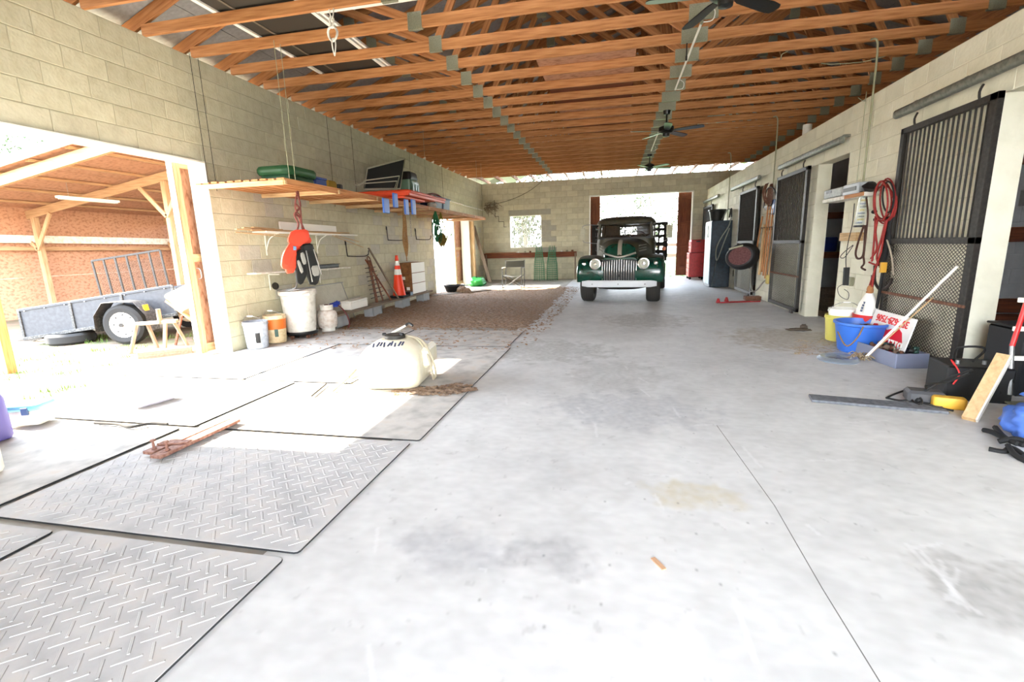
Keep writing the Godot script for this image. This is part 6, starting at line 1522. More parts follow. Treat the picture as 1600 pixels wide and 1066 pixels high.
	for q in [[1122, 473], [1135, 471]]:
		s = S(); cyl(s, PY(q[0], q[1], 0.0) + Vector3(0, 0.0, 0), PY(q[0], q[1], 0.0) + Vector3(0, 0.09, 0), 0.05, 0.02, 10); obj("foot", s, mat(Color(0.66, 0.1, 0.13), 0.5), t)
	# shelf with power strips and pumps on the wall between the stalls
	var W := func(u: float, v: float, x := XR - 0.12) -> Vector3: return PX(u, v, x)
	t = thing("wall_ledge", "short painted wooden ledge on the stall wall", "ledge", W.call(1330, 312))
	var la := W.call(1297, 314, XR - 0.1) as Vector3
	var lb := W.call(1362, 298, XR - 0.1) as Vector3
	la.y = 1.81; lb.y = 1.81
	s = S(); bx(s, Vector3(XR - 0.1, 1.81, (la.z + lb.z) * 0.5), Vector3(0.2, 0.05, absf(la.z - lb.z)), Basis.IDENTITY, 0.004); obj("board", s, M.white_worn, t); s = S(); bx(s, Vector3(XR - 0.205, 1.81, lb.z - 0.2), Vector3(0.012, 0.045, 0.5), Basis.IDENTITY, 0.002); obj("raw_edge", s, M.pine_z, t)
	t = thing("radio_set", "grey radio with a dark display on the wall ledge", "radio", Vector3(XR - 0.1, 1.836, (la.z + lb.z) * 0.5))
	s = S(); bx(s, Vector3(XR - 0.1, 1.9, la.z + 0.3), Vector3(0.2, 0.12, 0.55), Basis.IDENTITY, 0.012); obj("case", s, worn("radio", Color(0.5, 0.52, 0.5), Color(0.6, 0.62, 0.6), Color(0.68, 0.69, 0.67), 4, 0.5), t); s = S(); bx(s, Vector3(XR - 0.202, 1.925, la.z + 0.2), Vector3(0.006, 0.035, 0.16)); obj("display", s, M.black, t); s = S(); bx(s, Vector3(XR - 0.1, 1.9, la.z + 0.8), Vector3(0.18, 0.14, 0.42), Basis.IDENTITY, 0.012); obj("deck", s, mat(Color(0.66, 0.68, 0.7), 0.4), t); s = S(); bx(s, Vector3(XR - 0.193, 1.9, la.z + 0.8), Vector3(0.008, 0.05, 0.34)); obj("slot", s, mat(Color(0.35, 0.36, 0.36), 0.5), t)
	s = S(); lathe(s, [Vector2(0, 0), Vector2(0.05, 0), Vector2(0.09, 0.05), Vector2(0.04, 0.1), Vector2(0, 0.11)], W.call(1358, 298), 14, Basis(Vector3.RIGHT, 0.4)); tag(obj("lamp_head", s, M.black), "black clip lamp head at the end of the ledge", "lamp")
	t = thing("clear_tube", "clear bait tube with yellow and blue contents hung under the ledge", "tube", W.call(1345, 350))
	var ta := W.call(1352, 302) as Vector3
	var tb := W.call(1342, 352) as Vector3
	var cm := mat(Color(0.8, 0.84, 0.8, 0.35), 0.1); cm.transparency = BaseMaterial3D.TRANSPARENCY_ALPHA
	s = S(); tube(s, [ta, tb], 0.055, 16, false, false); obj("tube", s, cm, t); s = S(); cyl(s, tb, tb + Vector3(0, -0.025, 0), 0.06); cyl(s, ta, ta + Vector3(0, 0.025, 0), 0.06); obj("cap", s, M.black, t)
	for k in 9:
		s = S(); bx(s, tb.lerp(ta, 0.08 + k * 0.1) + Vector3(0.005 * (k % 2), 0, 0.01 * (k % 3 - 1)), Vector3(0.05, 0.02, 0.06), Basis(Vector3.UP, k * 0.7), 0.004); obj("packet", s, [mat(Color(0.12, 0.22, 0.4), 0.5), mat(Color(0.75, 0.65, 0.2), 0.5), mat(Color(0.15, 0.18, 0.17), 0.5)][k % 3], t)
	t = thing("timber_cleat", "raw wooden cleat screwed to the stall wall", "cleat", W.call(1322, 372)); s = S(); var ca := W.call(1308, 372) as Vector3; var cb := W.call(1334, 370) as Vector3
	bx(s, Vector3(XR - 0.05, 1.3, (ca.z + cb.z) * 0.5), Vector3(0.09, 0.11, absf(ca.z - cb.z)), Basis.IDENTITY, 0.006); obj("block", s, M.pale_z, t)
	t = thing("charger_cord", "black charger and cord hanging on the stall wall", "cord", W.call(1320, 430))
	strap(t, "cord", [W.call(1335, 318), W.call(1332, 350), W.call(1326, 375), W.call(1322, 400), W.call(1322, 420)], 0.005, M.cable); strap(t, "cord", [W.call(1333, 383), W.call(1318, 395), W.call(1313, 402), W.call(1320, 402), W.call(1333, 384)], 0.005, M.cable)
	s = S(); bar(s, W.call(1323, 418), W.call(1321, 446), 0.04, 0.06, Vector3.RIGHT); obj("charger", s, M.cable, t)
	t = thing("outlet_box", "grey outlet box with a looped wire low on the stall wall", "outlet", W.call(1316, 440)); s = S(); var oa := W.call(1316, 440) as Vector3; bx(s, Vector3(XR - 0.025, oa.y, oa.z), Vector3(0.05, 0.12, 0.1), Basis.IDENTITY, 0.006); obj("box", s, M.galv, t)
	strap(t, "wire", [W.call(1318, 444), W.call(1309, 450), W.call(1312, 462), W.call(1324, 468), W.call(1326, 458), W.call(1319, 452)], 0.004, M.cable)
	# leads, halters and straps
	var redm := worn("lead", Color(0.42, 0.07, 0.06), Color(0.58, 0.12, 0.1), Color(0.66, 0.22, 0.17), 10, 0.7)
	var brn := mat(Color(0.26, 0.14, 0.09), 0.7)
	var blk := mat(Color(0.07, 0.07, 0.075), 0.8)
	t = thing("red_hose_coil", "coil of red air hose hung on the stall wall", "hose", W.call(1382, 310))
	for k in 6:
		var ring := []
		for j in 24:
			var a := TAU * j / 24
			ring.append(W.call(1383 + [0, -4, 4, -2, 5, -6][k] + cos(a) * [18, 14, 12, 16, 9, 10][k], 316 + [0, -3, -4, 2, -8, -2][k] + sin(a) * [34, 29, 33, 28, 24, 31][k], XR - 0.09 - 0.014 * k))
		s = S(); tube(s, ring, 0.009, 6, true); obj("coil", s, redm if k != 4 else blk, t)
	for e in [[[1368, 338], [1367, 360], [1365, 385], [1363, 405], [1362, 408]], [[1372, 340], [1368, 362], [1370, 388], [1361, 404]], [[1384, 345], [1378, 370], [1370, 400], [1372, 414], [1358, 410]], [[1386, 345], [1381, 368], [1376, 395], [1366, 425], [1356, 455], [1350, 475]], [[1366, 425], [1362, 450], [1354, 470]]]:
		strap(t, "hose_end", e.map(func(p): return W.call(p[0], p[1], XR - 0.14)), 0.011, redm)
	for q in [[1369, 343], [1366, 331]]:
		s = S(); blob(s, W.call(q[0], q[1], XR - 0.12), Vector3(0.03, 0.025, 0.04), 0, 1, 8, 6); obj("coupler", s, blk, t)
	t = thing("leather_strap", "brown leather strap looped beside the bait tube", "strap", W.call(1348, 390))
	strap(t, "strap", [W.call(1350, 352), W.call(1342, 375), W.call(1337, 395), W.call(1340, 404), W.call(1348, 400), W.call(1351, 378), W.call(1352, 352)], 0.013, brn); strap(t, "strap", [W.call(1349, 400), W.call(1350, 412), W.call(1346, 418), W.call(1352, 422)], 0.012, brn); strap(t, "strap", [W.call(1352, 300), W.call(1356, 330), W.call(1354, 360), W.call(1349, 405)], 0.01, brn)
	t = thing("black_halter", "bunch of black nylon straps with a yellow clip beside the stall door", "halter", W.call(1385, 400))
	for e in [[[1385, 340], [1390, 370], [1384, 400], [1376, 418]], [[1392, 338], [1386, 372], [1380, 398], [1374, 412]], [[1388, 360], [1382, 396], [1374, 415]], [[1396, 330], [1390, 352], [1384, 380]]]: strap(t, "strap", e.map(func(p): return W.call(p[0], p[1], XR - 0.1)), 0.022, blk)
	s = S(); bar(s, W.call(1381, 410, XR - 0.13), W.call(1379, 426, XR - 0.13), 0.03, 0.06, Vector3.RIGHT); obj("clip", s, mat(Color(0.78, 0.58, 0.16), 0.5), t)
	strap(t, "lead", [W.call(1379, 426, XR - 0.12), W.call(1376, 445, XR - 0.12), W.call(1372, 470, XR - 0.12), W.call(1369, 482, XR - 0.12)], 0.016, blk)
	s = S(); tube(s, curve([W.call(1367, 415, XR - 0.1), W.call(1367, 440, XR - 0.1), W.call(1375, 452, XR - 0.1), W.call(1388, 447, XR - 0.1), W.call(1394, 436, XR - 0.1)], 5), 0.016, 7); obj("loop", s, mat(Color(0.17, 0.13, 0.11), 0.6), t)
	strap(t, "lead", [W.call(1386, 375, XR - 0.12), W.call(1393, 400, XR - 0.12), W.call(1396, 430, XR - 0.12)], 0.01, mat(Color(0.6, 0.55, 0.48), 0.7))
	t = thing("grey_leads", "thin grey and tan leads hanging into the blue bucket", "rope", W.call(1358, 480))
	for e in [[[1362, 430], [1360, 460], [1357, 490], [1352, 510]], [[1365, 440], [1362, 470], [1366, 495], [1362, 505]], [[1360, 450], [1354, 475], [1358, 490], [1361, 512]]]: strap(t, "lead", e.map(func(p): return W.call(p[0], p[1], XR - 0.1)), 0.008, mat(Color(0.36, 0.33, 0.3), 0.7))
	# buckets and things on the floor by the sign
	var yb := Vector3(2.86, 0, -6.75)
	bucket("pale yellow bucket with a white pail nested in it", yb, 0.19, 0.33, mat(Color(0.84, 0.8, 0.4), 0.45), null, false)
	bucket("white pail nested inside the yellow bucket", yb + Vector3(0.0, 0.1, 0), 0.16, 0.31, M.white, null, true)
	t = thing("feed_bag", "white feed bag with a red band and a tied tan neck", "bag", Vector3(3.0, 0, -6.4))
	s = S(); var rings := []
	for e in [[0.0, 0.17, 0.12], [0.05, 0.19, 0.13], [0.3, 0.185, 0.13], [0.5, 0.13, 0.09], [0.6, 0.06, 0.05], [0.63, 0.035, 0.035]]:
		var ring := []
		for k in 16: ring.append(Vector3(3.0, e[0], -6.46) + Vector3(cos(TAU * k / 16) * e[2], 0, sin(TAU * k / 16) * e[1] * (1.0 + 0.05 * sin(k * 3.0))))
		rings.append(ring)
	loft(s, rings); obj("sack", s, M.white, t)
	s = S(); blob(s, Vector3(3.0, 0.67, -6.46), Vector3(0.035, 0.05, 0.045), 0.5, 4); obj("neck", s, mat(Color(0.68, 0.46, 0.28), 0.8), t)
	s = S(); lathe(s, [Vector2(0.188, 0.3), Vector2(0.19, 0.38)], Vector3(3.0, 0, -6.46), 20, Basis.IDENTITY, Vector2(0.72, 0.98)); obj("red_band", s, mat(Color(0.78, 0.08, 0.1), 0.5), t)
	for k in 4:
		s = S(); var p := Vector3(2.888 + 0.012 * k, 0.42 + k * 0.03, -6.37 - 0.012 * k); bar(s, p, p + Vector3(0.005, 0.025, 0), 0.003, 0.05, Vector3(0, 0.3, 1)); obj("print", s, mat(Color(0.25, 0.3, 0.42), 0.6), t)
	var bb := Vector3(2.78, 0, -6.1)
	t = thing("muck_bucket", "large blue oval muck bucket in front of the stall wall", "bucket", bb)
	var blue := mat(Color(0.2, 0.42, 0.78), 0.4)
	s = S(); lathe(s, [Vector2(0, 0.005), Vector2(0.2, 0.0), Vector2(0.21, 0.02), Vector2(0.255, 0.31), Vector2(0.275, 0.32), Vector2(0.275, 0.345), Vector2(0.25, 0.345), Vector2(0.2, 0.03), Vector2(0, 0.03)], bb, 32, Basis.IDENTITY, Vector2(0.95, 1.1)); obj("shell", s, blue, t)
	strap(t, "handle", [bb + Vector3(-0.1, 0.33, 0.28), bb + Vector3(-0.16, 0.2, 0.3), bb + Vector3(-0.22, 0.1, 0.22), bb + Vector3(-0.27, 0.24, 0.1)], 0.008, M.rope)
	s = S(); blob(s, bb + Vector3(0.05, 0.24, 0), Vector3(0.18, 0.06, 0.2), 0.7, 21); obj("contents", s, M.rust, t)
	# sign, upside down, leaning on the door
	var sc := Vector3(2.93, 0.245, -5.84)
	var sy := Vector3(-0.22, -0.97, 0.0).normalized()      # sign's own up points down
	var sxx := Vector3(0, -0.1, -1).normalized()
	var szz := sxx.cross(sy).normalized()
	sxx = sy.cross(szz).normalized()
	var sb := Basis(sxx, sy, szz)
	t = thing("yard_sign", "white and red yard sign leaning upside down on the stall door", "sign", Vector3(2.88, 0, -5.84))
	s = S(); bx(s, sc, Vector3(0.82, 0.46, 0.012), sb, 0.002); obj("panel", s, mat(Color(0.93, 0.92, 0.9), 0.5), t)
	var sred := mat(Color(0.86, 0.07, 0.09), 0.5)
	s = S()   # red shape: flat top of the sign with a humped lower edge
	var ol := [Vector2(-0.33, 0.19), Vector2(0.37, 0.19), Vector2(0.37, 0.0), Vector2(0.33, -0.07), Vector2(0.25, -0.08), Vector2(0.2, -0.03), Vector2(0.15, -0.075), Vector2(0.08, -0.085), Vector2(0.03, -0.04), Vector2(-0.05, -0.07), Vector2(-0.13, -0.05), Vector2(-0.19, -0.09), Vector2(-0.26, -0.06), Vector2(-0.33, 0.04)]
	for k in ol.size(): tri(s, sc + sb * Vector3(0, 0.08, 0.0075), sc + sb * Vector3(ol[k].x, ol[k].y, 0.0075), sc + sb * Vector3(ol[(k + 1) % ol.size()].x, ol[(k + 1) % ol.size()].y, 0.0075), szz)
	obj("red_field", s, sred, t)
	var font := SystemFont.new(); font.font_names = PackedStringArray(["Droid Sans"]); font.font_weight = 700
	for e in [["352-629-7506", 0.105, Vector2(0.0, -0.15), sred], ["BILL N", 0.15, Vector2(-0.12, 0.09), M.white]]:
		var tm := TextMesh.new(); tm.text = e[0]; tm.font = font; tm.font_size = 64; tm.pixel_size = e[1] / 64.0; tm.depth = 0.004
		piece("lettering", tm, e[3], t, sc + sb * Vector3(e[2].x, e[2].y, 0.0095) - t.position, sb)
	# grey tray of bits
	var gt := Vector3(2.86, 0, -5.62)
	var gb := Basis(Vector3.UP, 0.12)
	t = thing("parts_tray", "translucent grey plastic tray full of small bits", "tray", gt)
	var gmat := mat(Color(0.5, 0.52, 0.6), 0.4)
	for e in [[Vector3(0, 0.01, 0), Vector3(0.3, 0.02, 0.66)], [Vector3(-0.15, 0.075, 0), Vector3(0.012, 0.15, 0.66)], [Vector3(0.15, 0.075, 0), Vector3(0.012, 0.15, 0.66)], [Vector3(0, 0.075, 0.33), Vector3(0.3, 0.15, 0.012)], [Vector3(0, 0.075, -0.33), Vector3(0.3, 0.15, 0.012)]]:
		s = S(); bx(s, gt + gb * (e[0] as Vector3), e[1], gb, 0.004); obj("side" if e[1].y > 0.1 else "bottom", s, gmat, t)
	rg.seed = 77
	for k in 26:
		s = S(); blob(s, gt + gb * Vector3(rg.randf_range(-0.12, 0.12), 0.13 + rg.randf() * 0.05, rg.randf_range(-0.28, 0.28)), Vector3(rg.randf_range(0.02, 0.035), 0.025, rg.randf_range(0.02, 0.04)), 0.4, k, 8, 6)
		tag(obj("small_fitting", s, [M.rust, M.black, mat(Color(0.16, 0.28, 0.24), 0.5), M.galv, mat(Color(0.4, 0.32, 0.26), 0.7)][k % 5]), "small fitting lying in the grey plastic tray", "fitting", "fittings in the tray")
	# pole, wheel rim, dried flowers
	s = S(); cyl(s, PY(1350, 561, 0.02), PX(1496, 416, 2.95), 0.013, -1, 8); tag(obj("white_pole", s, M.white), "long white pole leaning from the floor to the stall door", "pole")
	s = S(); tube(s, [PY(1357, 556, 0.05), PX(1458, 465, 2.93)], 0.006, 6); tag(obj("thin_stick", s, M.pale_z), "thin pale stick leaning beside the white pole", "stick")
	var rc := PY(1312, 560, 0.03)
	t = thing("wheel_cover", "dull chrome wheel ring lying on the floor", "wheel ring", rc)
	s = S(); lathe(s, [Vector2(0.11, 0.0), Vector2(0.19, 0.0), Vector2(0.2, 0.02), Vector2(0.17, 0.045), Vector2(0.12, 0.04), Vector2(0.1, 0.02), Vector2(0.11, 0.0)], rc + Vector3(0, -0.03, -0.03), 28); obj("ring", s, mat(Color(0.62, 0.66, 0.7), 0.3, 0.6), t)
	for k in 5:
		var a := TAU * k / 5
		s = S(); bar(s, rc + Vector3(0, 0, -0.03), rc + Vector3(cos(a) * 0.12, 0.0, -0.03 + sin(a) * 0.12), 0.02, 0.01); obj("spoke", s, M.steel, t)
	s = S()
	for k in 40:
		var p := PY(1338 + rg.randf() * 22, 556 + rg.randf() * 8, 0.01); var a := rg.randf() * TAU
		tube(s, [p, p + Vector3(cos(a) * 0.06, 0.05, sin(a) * 0.06), p + Vector3(cos(a) * 0.1, 0.02, sin(a) * 0.1)], 0.006, 4)
	for k in 120:
		var p := PY(1240 + rg.randf() * 90, 530 + rg.randf() * 25, 0.006); var a := rg.randf() * TAU
		bar(s, p, p + Vector3(cos(a) * 0.06, 0.002, sin(a) * 0.06), 0.006, 0.003)
	var sl := obj("straw_litter", s, mat(Color(0.66, 0.58, 0.46), 0.9)); tag(sl, "scattered straw and dry stems on the slab by the buckets", "straw"); sl.set_meta("kind", "stuff")
	t = thing("dark_glove", "dark crumpled glove on the slab near the dark stall", "glove", PY(1250, 514, 0)); s = S(); blob(s, PY(1248, 515, 0.03), Vector3(0.16, 0.02, 0.05), 0.6, 3); blob(s, PY(1256, 512, 0.05), Vector3(0.05, 0.05, 0.04), 0.5, 5); obj("cloth", s, mat(Color(0.3, 0.26, 0.22), 0.9), t)
	# grey floor plank, charger, battery, board
	tag(plank(self, "floor_plank", PY(1266, 622, 0.012), PY(1476, 640, 0.012), 0.16, 0.022, worn("slate", Color(0.3, 0.31, 0.33), Color(0.4, 0.41, 0.43), Color(0.46, 0.47, 0.49), 4, 0.8)), "slate grey plank lying flat on the concrete", "plank")
	var q0 := Vector3(2.47, 0, -4.13)
	t = thing("battery_charger", "dark battery charger with a yellow end lying by the grey plank", "charger", q0)
	var qb := Basis(Vector3.UP, -0.25)
	s = S(); bx(s, q0 + qb * Vector3(-0.07, 0.05, -0.05), Vector3(0.24, 0.1, 0.15), qb, 0.02); obj("case", s, mat(Color(0.28, 0.28, 0.29), 0.5), t)
	s = S(); rbox(s, q0 + qb * Vector3(0.05, 0.045, 0.06), Vector3(0.2, 0.085, 0.09), 0.025, qb); obj("yellow_end", s, mat(Color(0.93, 0.72, 0.25), 0.5), t)
	var cp := func(u: float, v: float, y: float) -> Vector3: return PY(u, v, y)
	t = thing("jumper_cable", "tangled black jumper cable on the floor by the charger", "cable", q0 + Vector3(-0.2, 0, 0.05))
	for e in [[[1385, 622, 0.01], [1400, 615, 0.02], [1425, 608, 0.05], [1435, 618, 0.06], [1432, 628, 0.02], [1452, 632, 0.02]], [[1385, 622, 0.01], [1410, 626, 0.01], [1430, 620, 0.05], [1450, 608, 0.12], [1480, 592, 0.22], [1520, 578, 0.32]], [[1447, 608, 0.14], [1450, 600, 0.2], [1480, 597, 0.2], [1515, 583, 0.3]], [[1432, 620, 0.02], [1440, 630, 0.02], [1465, 637, 0.02], [1490, 642, 0.02]], [[1428, 612, 0.04], [1440, 625, 0.05], [1436, 633, 0.02], [1425, 624, 0.03], [1440, 615, 0.05]]]:
		strap(t, "cable", e.map(func(p): return cp.call(p[0], p[1], p[2])), 0.008, M.cable)
	var kb := Vector3(2.8, 0, -4.4)
	t = thing("battery_case", "black battery case with terminals against the stall doorway", "battery", kb)
	s = S(); bx(s, kb + Vector3(0.02, 0.14, 0.0), Vector3(0.42, 0.28, 0.34), Basis(Vector3.UP, -0.15), 0.012); obj("case", s, mat(Color(0.06, 0.065, 0.075), 0.5), t)
	for e in [-0.1, 0.08]:
		s = S(); cyl(s, kb + Vector3(e, 0.28, 0.05), kb + Vector3(e, 0.31, 0.05), 0.014); obj("terminal", s, M.steel, t)
	strap(t, "red_lead", [kb + Vector3(-0.15, 0.28, 0.1), kb + Vector3(-0.2, 0.33, 0.14), kb + Vector3(-0.17, 0.24, 0.2), kb + Vector3(-0.2, 0.15, 0.2)], 0.006, mat(Color(0.8, 0.12, 0.12), 0.5)); strap(t, "black_lead", [kb + Vector3(0.0, 0.3, 0.05), kb + Vector3(0.1, 0.4, 0.0), kb + Vector3(-0.02, 0.38, -0.1), kb + Vector3(-0.1, 0.3, 0.0)], 0.009, M.cable)
	t = thing("leaning_board", "pale board with a white edge leaning on the black battery case", "board", PY(1512, 658, 0))
	var l0 := PY(1513, 658, 0.0) + Vector3(0, 0.01, 0)
	var l1 := PZ(1568, 556, l0.z - 0.28)
	var ld := (l1 - l0).normalized()
	var lw := Vector3(0.75, 0.0, 0.66)
	s = S(); bar(s, l0, l1, 0.045, 0.075, lw); obj("board", s, M.pale_y, t); s = S(); bar(s, l0 + lw * 0.042, l1 + lw * 0.042, 0.046, 0.01, lw); obj("white_edge", s, M.white, t)
	ld = ld
	# hand truck and bags at the stall doorway
	var hz2 := -4.2
	t = thing("hand_truck", "red and white hand truck standing in the stall doorway", "hand truck", Vector3(3.15, 0, hz2))
	var rd := mat(Color(0.8, 0.14, 0.14), 0.4)
	for x in [2.98, 3.32]:
		s = S(); cyl(s, Vector3(x, 0.08, hz2), Vector3(x, 0.45, hz2 - 0.06), 0.016, -1, 8); obj("upright", s, M.steel, t); s = S(); cyl(s, Vector3(x, 0.45, hz2 - 0.06), Vector3(x + 0.14, 1.25, hz2 - 0.12), 0.017, -1, 8); obj("red_upright", s, rd, t)
	for y in [0.35, 0.58, 0.8]: plank(t, "cross_bar", Vector3(2.98, y, hz2 - 0.08), Vector3(3.32, y, hz2 - 0.08), 0.02, 0.035, M.white)
	s = S(); bx(s, Vector3(3.15, 0.02, hz2 + 0.08), Vector3(0.38, 0.012, 0.2), Basis.IDENTITY, 0.002); obj("toe_plate", s, M.galv, t)
	for x in [2.94, 3.36]:
		s = S(); cyl(s, Vector3(x - 0.02, 0.09, hz2 - 0.1), Vector3(x + 0.02, 0.09, hz2 - 0.1), 0.09, -1, 16); obj("wheel", s, M.rubber, t)
	t = thing("black_case", "large black equipment case behind the hand truck", "case", Vector3(3.2, 0, -4.45)); s = S(); bx(s, Vector3(3.42, 0.27, -4.62), Vector3(0.5, 0.54, 0.4), Basis.IDENTITY, 0.015); obj("body", s, mat(Color(0.06, 0.065, 0.08), 0.5), t); s = S(); bx(s, Vector3(3.42, 0.55, -4.62), Vector3(0.52, 0.02, 0.42), Basis.IDENTITY, 0.006); obj("lid", s, M.black, t)
	var bg := Vector3(2.66, 0, -3.42)
	t = thing("blue_bag", "blue printed bag slumped on the floor by the hand truck", "bag", bg)
	s = S(); blob(s, bg + Vector3(0.05, 0.12, -0.05), Vector3(0.24, 0.14, 0.17), 0.35, 6, 28, 18); obj("body", s, mat(Color(0.28, 0.42, 0.72), 0.6), t)
	s = S(); blob(s, bg + Vector3(0.1, 0.27, -0.12), Vector3(0.17, 0.06, 0.1), 0.4, 9, 24, 14); obj("flap", s, mat(Color(0.3, 0.46, 0.8), 0.6), t); s = S(); blob(s, bg + Vector3(0.0, 0.16, 0.08), Vector3(0.09, 0.06, 0.04), 0.6, 11); obj("white_print", s, M.white, t); s = S(); blob(s, bg + Vector3(0.07, 0.07, 0.12), Vector3(0.1, 0.05, 0.04), 0.8, 13); obj("camo_patch", s, mat(Color(0.36, 0.42, 0.28), 0.8), t)
	t = thing("black_straps", "heap of black webbing straps on the floor before the blue bag", "strap", Vector3(2.45, 0, -3.35))
	for e in [[[1537, 672, 0.02], [1552, 676, 0.03], [1575, 688, 0.04], [1600, 696, 0.05]], [[1555, 668, 0.03], [1570, 684, 0.04], [1590, 694, 0.05]], [[1545, 702, 0.01], [1568, 706, 0.01], [1580, 700, 0.03], [1600, 712, 0.02]], [[1575, 696, 0.04], [1585, 710, 0.02], [1604, 722, 0.01]], [[1560, 690, 0.03], [1585, 686, 0.06], [1602, 690, 0.06]]]: strap(t, "webbing", e.map(func(p): return cp.call(p[0], p[1], p[2])), 0.016, blk)
	var chip := S(); bar(chip, PY(1020, 872, 0.003), PY(1038, 890, 0.003), 0.02, 0.005); tag(obj("wood_chip", chip, mat(Color(0.76, 0.6, 0.47), 0.9)), "single tan wood chip lying on the bare concrete", "chip")

func build_truck() -> void:
	var t := thing("stake_truck", "vintage dark green stake bed truck with chrome grille bars", "truck", Vector3(0.14, 0, -11.12))
	t.remove_meta("world_parts")
	t.rotation.y = deg_to_rad(-6.0)
	var green := worn("tgreen", Color(0.03, 0.2, 0.155), Color(0.035, 0.24, 0.185), Color(0.045, 0.27, 0.21), 1.5, 0.22); green.clearcoat_enabled = true; green.clearcoat = 0.6; green.clearcoat_roughness = 0.15
	var dusty := worn("tdust", Color(0.2, 0.2, 0.145), Color(0.25, 0.235, 0.17), Color(0.31, 0.275, 0.2), 2.5, 0.5)
	var s := S()
	# front wings
	for sg in [-1.0, 1.0]:
		var prof := [Vector2(0.37, 0.46), Vector2(0.415, 0.6), Vector2(0.41, 0.74), Vector2(0.36, 0.87), Vector2(0.25, 0.97), Vector2(0.08, 1.03), Vector2(-0.14, 1.04), Vector2(-0.36, 1.0), Vector2(-0.54, 0.88), Vector2(-0.66, 0.7), Vector2(-0.72, 0.5), Vector2(-0.8, 0.42)]
		var rings := []
		for e in [[0.34, 0.93], [0.42, 0.95], [0.52, 0.985], [0.64, 1.0], [0.76, 1.0], [0.85, 0.985], [0.905, 0.95], [0.93, 0.88], [0.938, 0.8]]:
			var ring := []
			for p in prof:
				var f: float = e[1]
				ring.append(Vector3(sg * e[0], 0.46 + (p.y - 0.46) * f, -0.16 + (p.x + 0.16) * (0.5 + 0.5 * f)))
			rings.append(ring)
		s = S(); loft(s, rings, false, false); obj("front_wing", s, green, t)
		# dusty cap on the crown of the wing
		var top := []
		for r in rings.slice(0, 8): top.append([r[4] + Vector3(0, 0.004, 0.002), r[5] + Vector3(0, 0.004, 0), r[6] + Vector3(0, 0.004, 0), r[7] + Vector3(0, 0.004, 0), r[8] + Vector3(0, 0.003, 0)])
		s = S(); loft(s, top, false, false); obj("dust_film", s, dusty, t)
		var hc := Vector3(sg * 0.515, 0.86, 0.385)
		var fb := Basis(Vector3.RIGHT, PI / 2)
		s = S(); lathe(s, [Vector2(0.125, -0.05), Vector2(0.128, 0.02), Vector2(0.118, 0.045), Vector2(0.098, 0.048), Vector2(0.095, 0.03)], hc, 28, fb); var hl := obj("headlight", s, M.chrome, t)
		s = S(); lathe(s, [Vector2(0.095, 0.03), Vector2(0.07, 0.048), Vector2(0.04, 0.056), Vector2(0, 0.06)], hc, 28, fb); obj("lens", s, mat(Color(0.78, 0.78, 0.72), 0.15), hl)
		s = S(); lathe(s, [Vector2(0.04, 0.057), Vector2(0.03, 0.064), Vector2(0, 0.066)], hc, 16, fb); obj("bulb_shield", s, M.chrome, hl)
		s = S(); lathe(s, [Vector2(0.045, -0.04), Vector2(0.046, 0.02), Vector2(0.03, 0.04), Vector2(0, 0.046)], Vector3(sg * 0.765, 0.86, 0.345), 18, fb); obj("parking_lamp", s, M.chrome, t)
		# tyres
		for e in [[0.0, 0.72], [-3.1, 0.8]]:
			var wb := Basis(Vector3.FORWARD, PI / 2)
			var c := Vector3(sg * e[1], 0.375, e[0])
			s = S(); lathe(s, [Vector2(0.22, -0.13), Vector2(0.33, -0.145), Vector2(0.365, -0.12), Vector2(0.375, -0.06), Vector2(0.377, 0.0), Vector2(0.375, 0.06), Vector2(0.365, 0.12), Vector2(0.33, 0.145), Vector2(0.22, 0.13), Vector2(0.22, -0.13)], c, 36, wb); var ty := obj("tyre", s, mat(Color(0.19, 0.18, 0.165), 0.9), t)
			s = S()
			for k in [-0.09, -0.045, 0.0, 0.045, 0.09]: lathe(s, [Vector2(0.372, k - 0.004), Vector2(0.3795, k - 0.003), Vector2(0.3795, k + 0.003), Vector2(0.372, k + 0.004)], c, 36, wb)
			obj("tread_rib", s, mat(Color(0.14, 0.135, 0.125), 0.9), ty)
			s = S(); lathe(s, [Vector2(0.22, -0.1), Vector2(0.2, -0.02), Vector2(0.08, 0.0), Vector2(0.07, 0.06), Vector2(0, 0.07)], c, 24, Basis(Vector3.FORWARD, PI / 2 * sg)); obj("wheel_disc", s, dusty, ty)
		s = S(); rbox(s, Vector3(sg * 0.86, 0.44, -1.3), Vector3(0.2, 0.03, 1.2), 0.05); obj("running_board", s, green, t)
	# nose body, grille
	s = S(); var nr := []
	for e in [[0.1, 0.82, 0.62], [0.32, 0.8, 0.6], [0.355, 0.76, 0.56]]:
		var ring := []
		for q in rrect(e[1], e[2], 0.1): ring.append(Vector3(q.x, 0.74 + q.y * 0.9, e[0]))
		nr.append(ring)
	loft(s, nr); obj("nose_panel", s, green, t)
	s = S(); bx(s, Vector3(0, 0.72, 0.357), Vector3(0.76, 0.46, 0.012), Basis.IDENTITY, 0.004); obj("grille_backing", s, mat(Color(0.04, 0.07, 0.06), 0.6), t)
	for k in 15:
		var x := -0.365 + k * 0.0521
		var yt := 0.955 - 0.05 * absf(x) / 0.36
		s = S(); tube(s, curve([Vector3(x, 0.49, 0.37), Vector3(x, 0.72, 0.385), Vector3(x, yt, 0.365)], 4), 0.0085 if k % 2 == 0 else 0.007, 8); obj("grille_bar", s, M.chrome, t)
	s = S(); bx(s, Vector3(0.0, 0.6, 0.39), Vector3(0.022, 0.06, 0.02), Basis.IDENTITY, 0.005); obj("crank_hole", s, M.black, t)
	# bonnet
	var hr := []
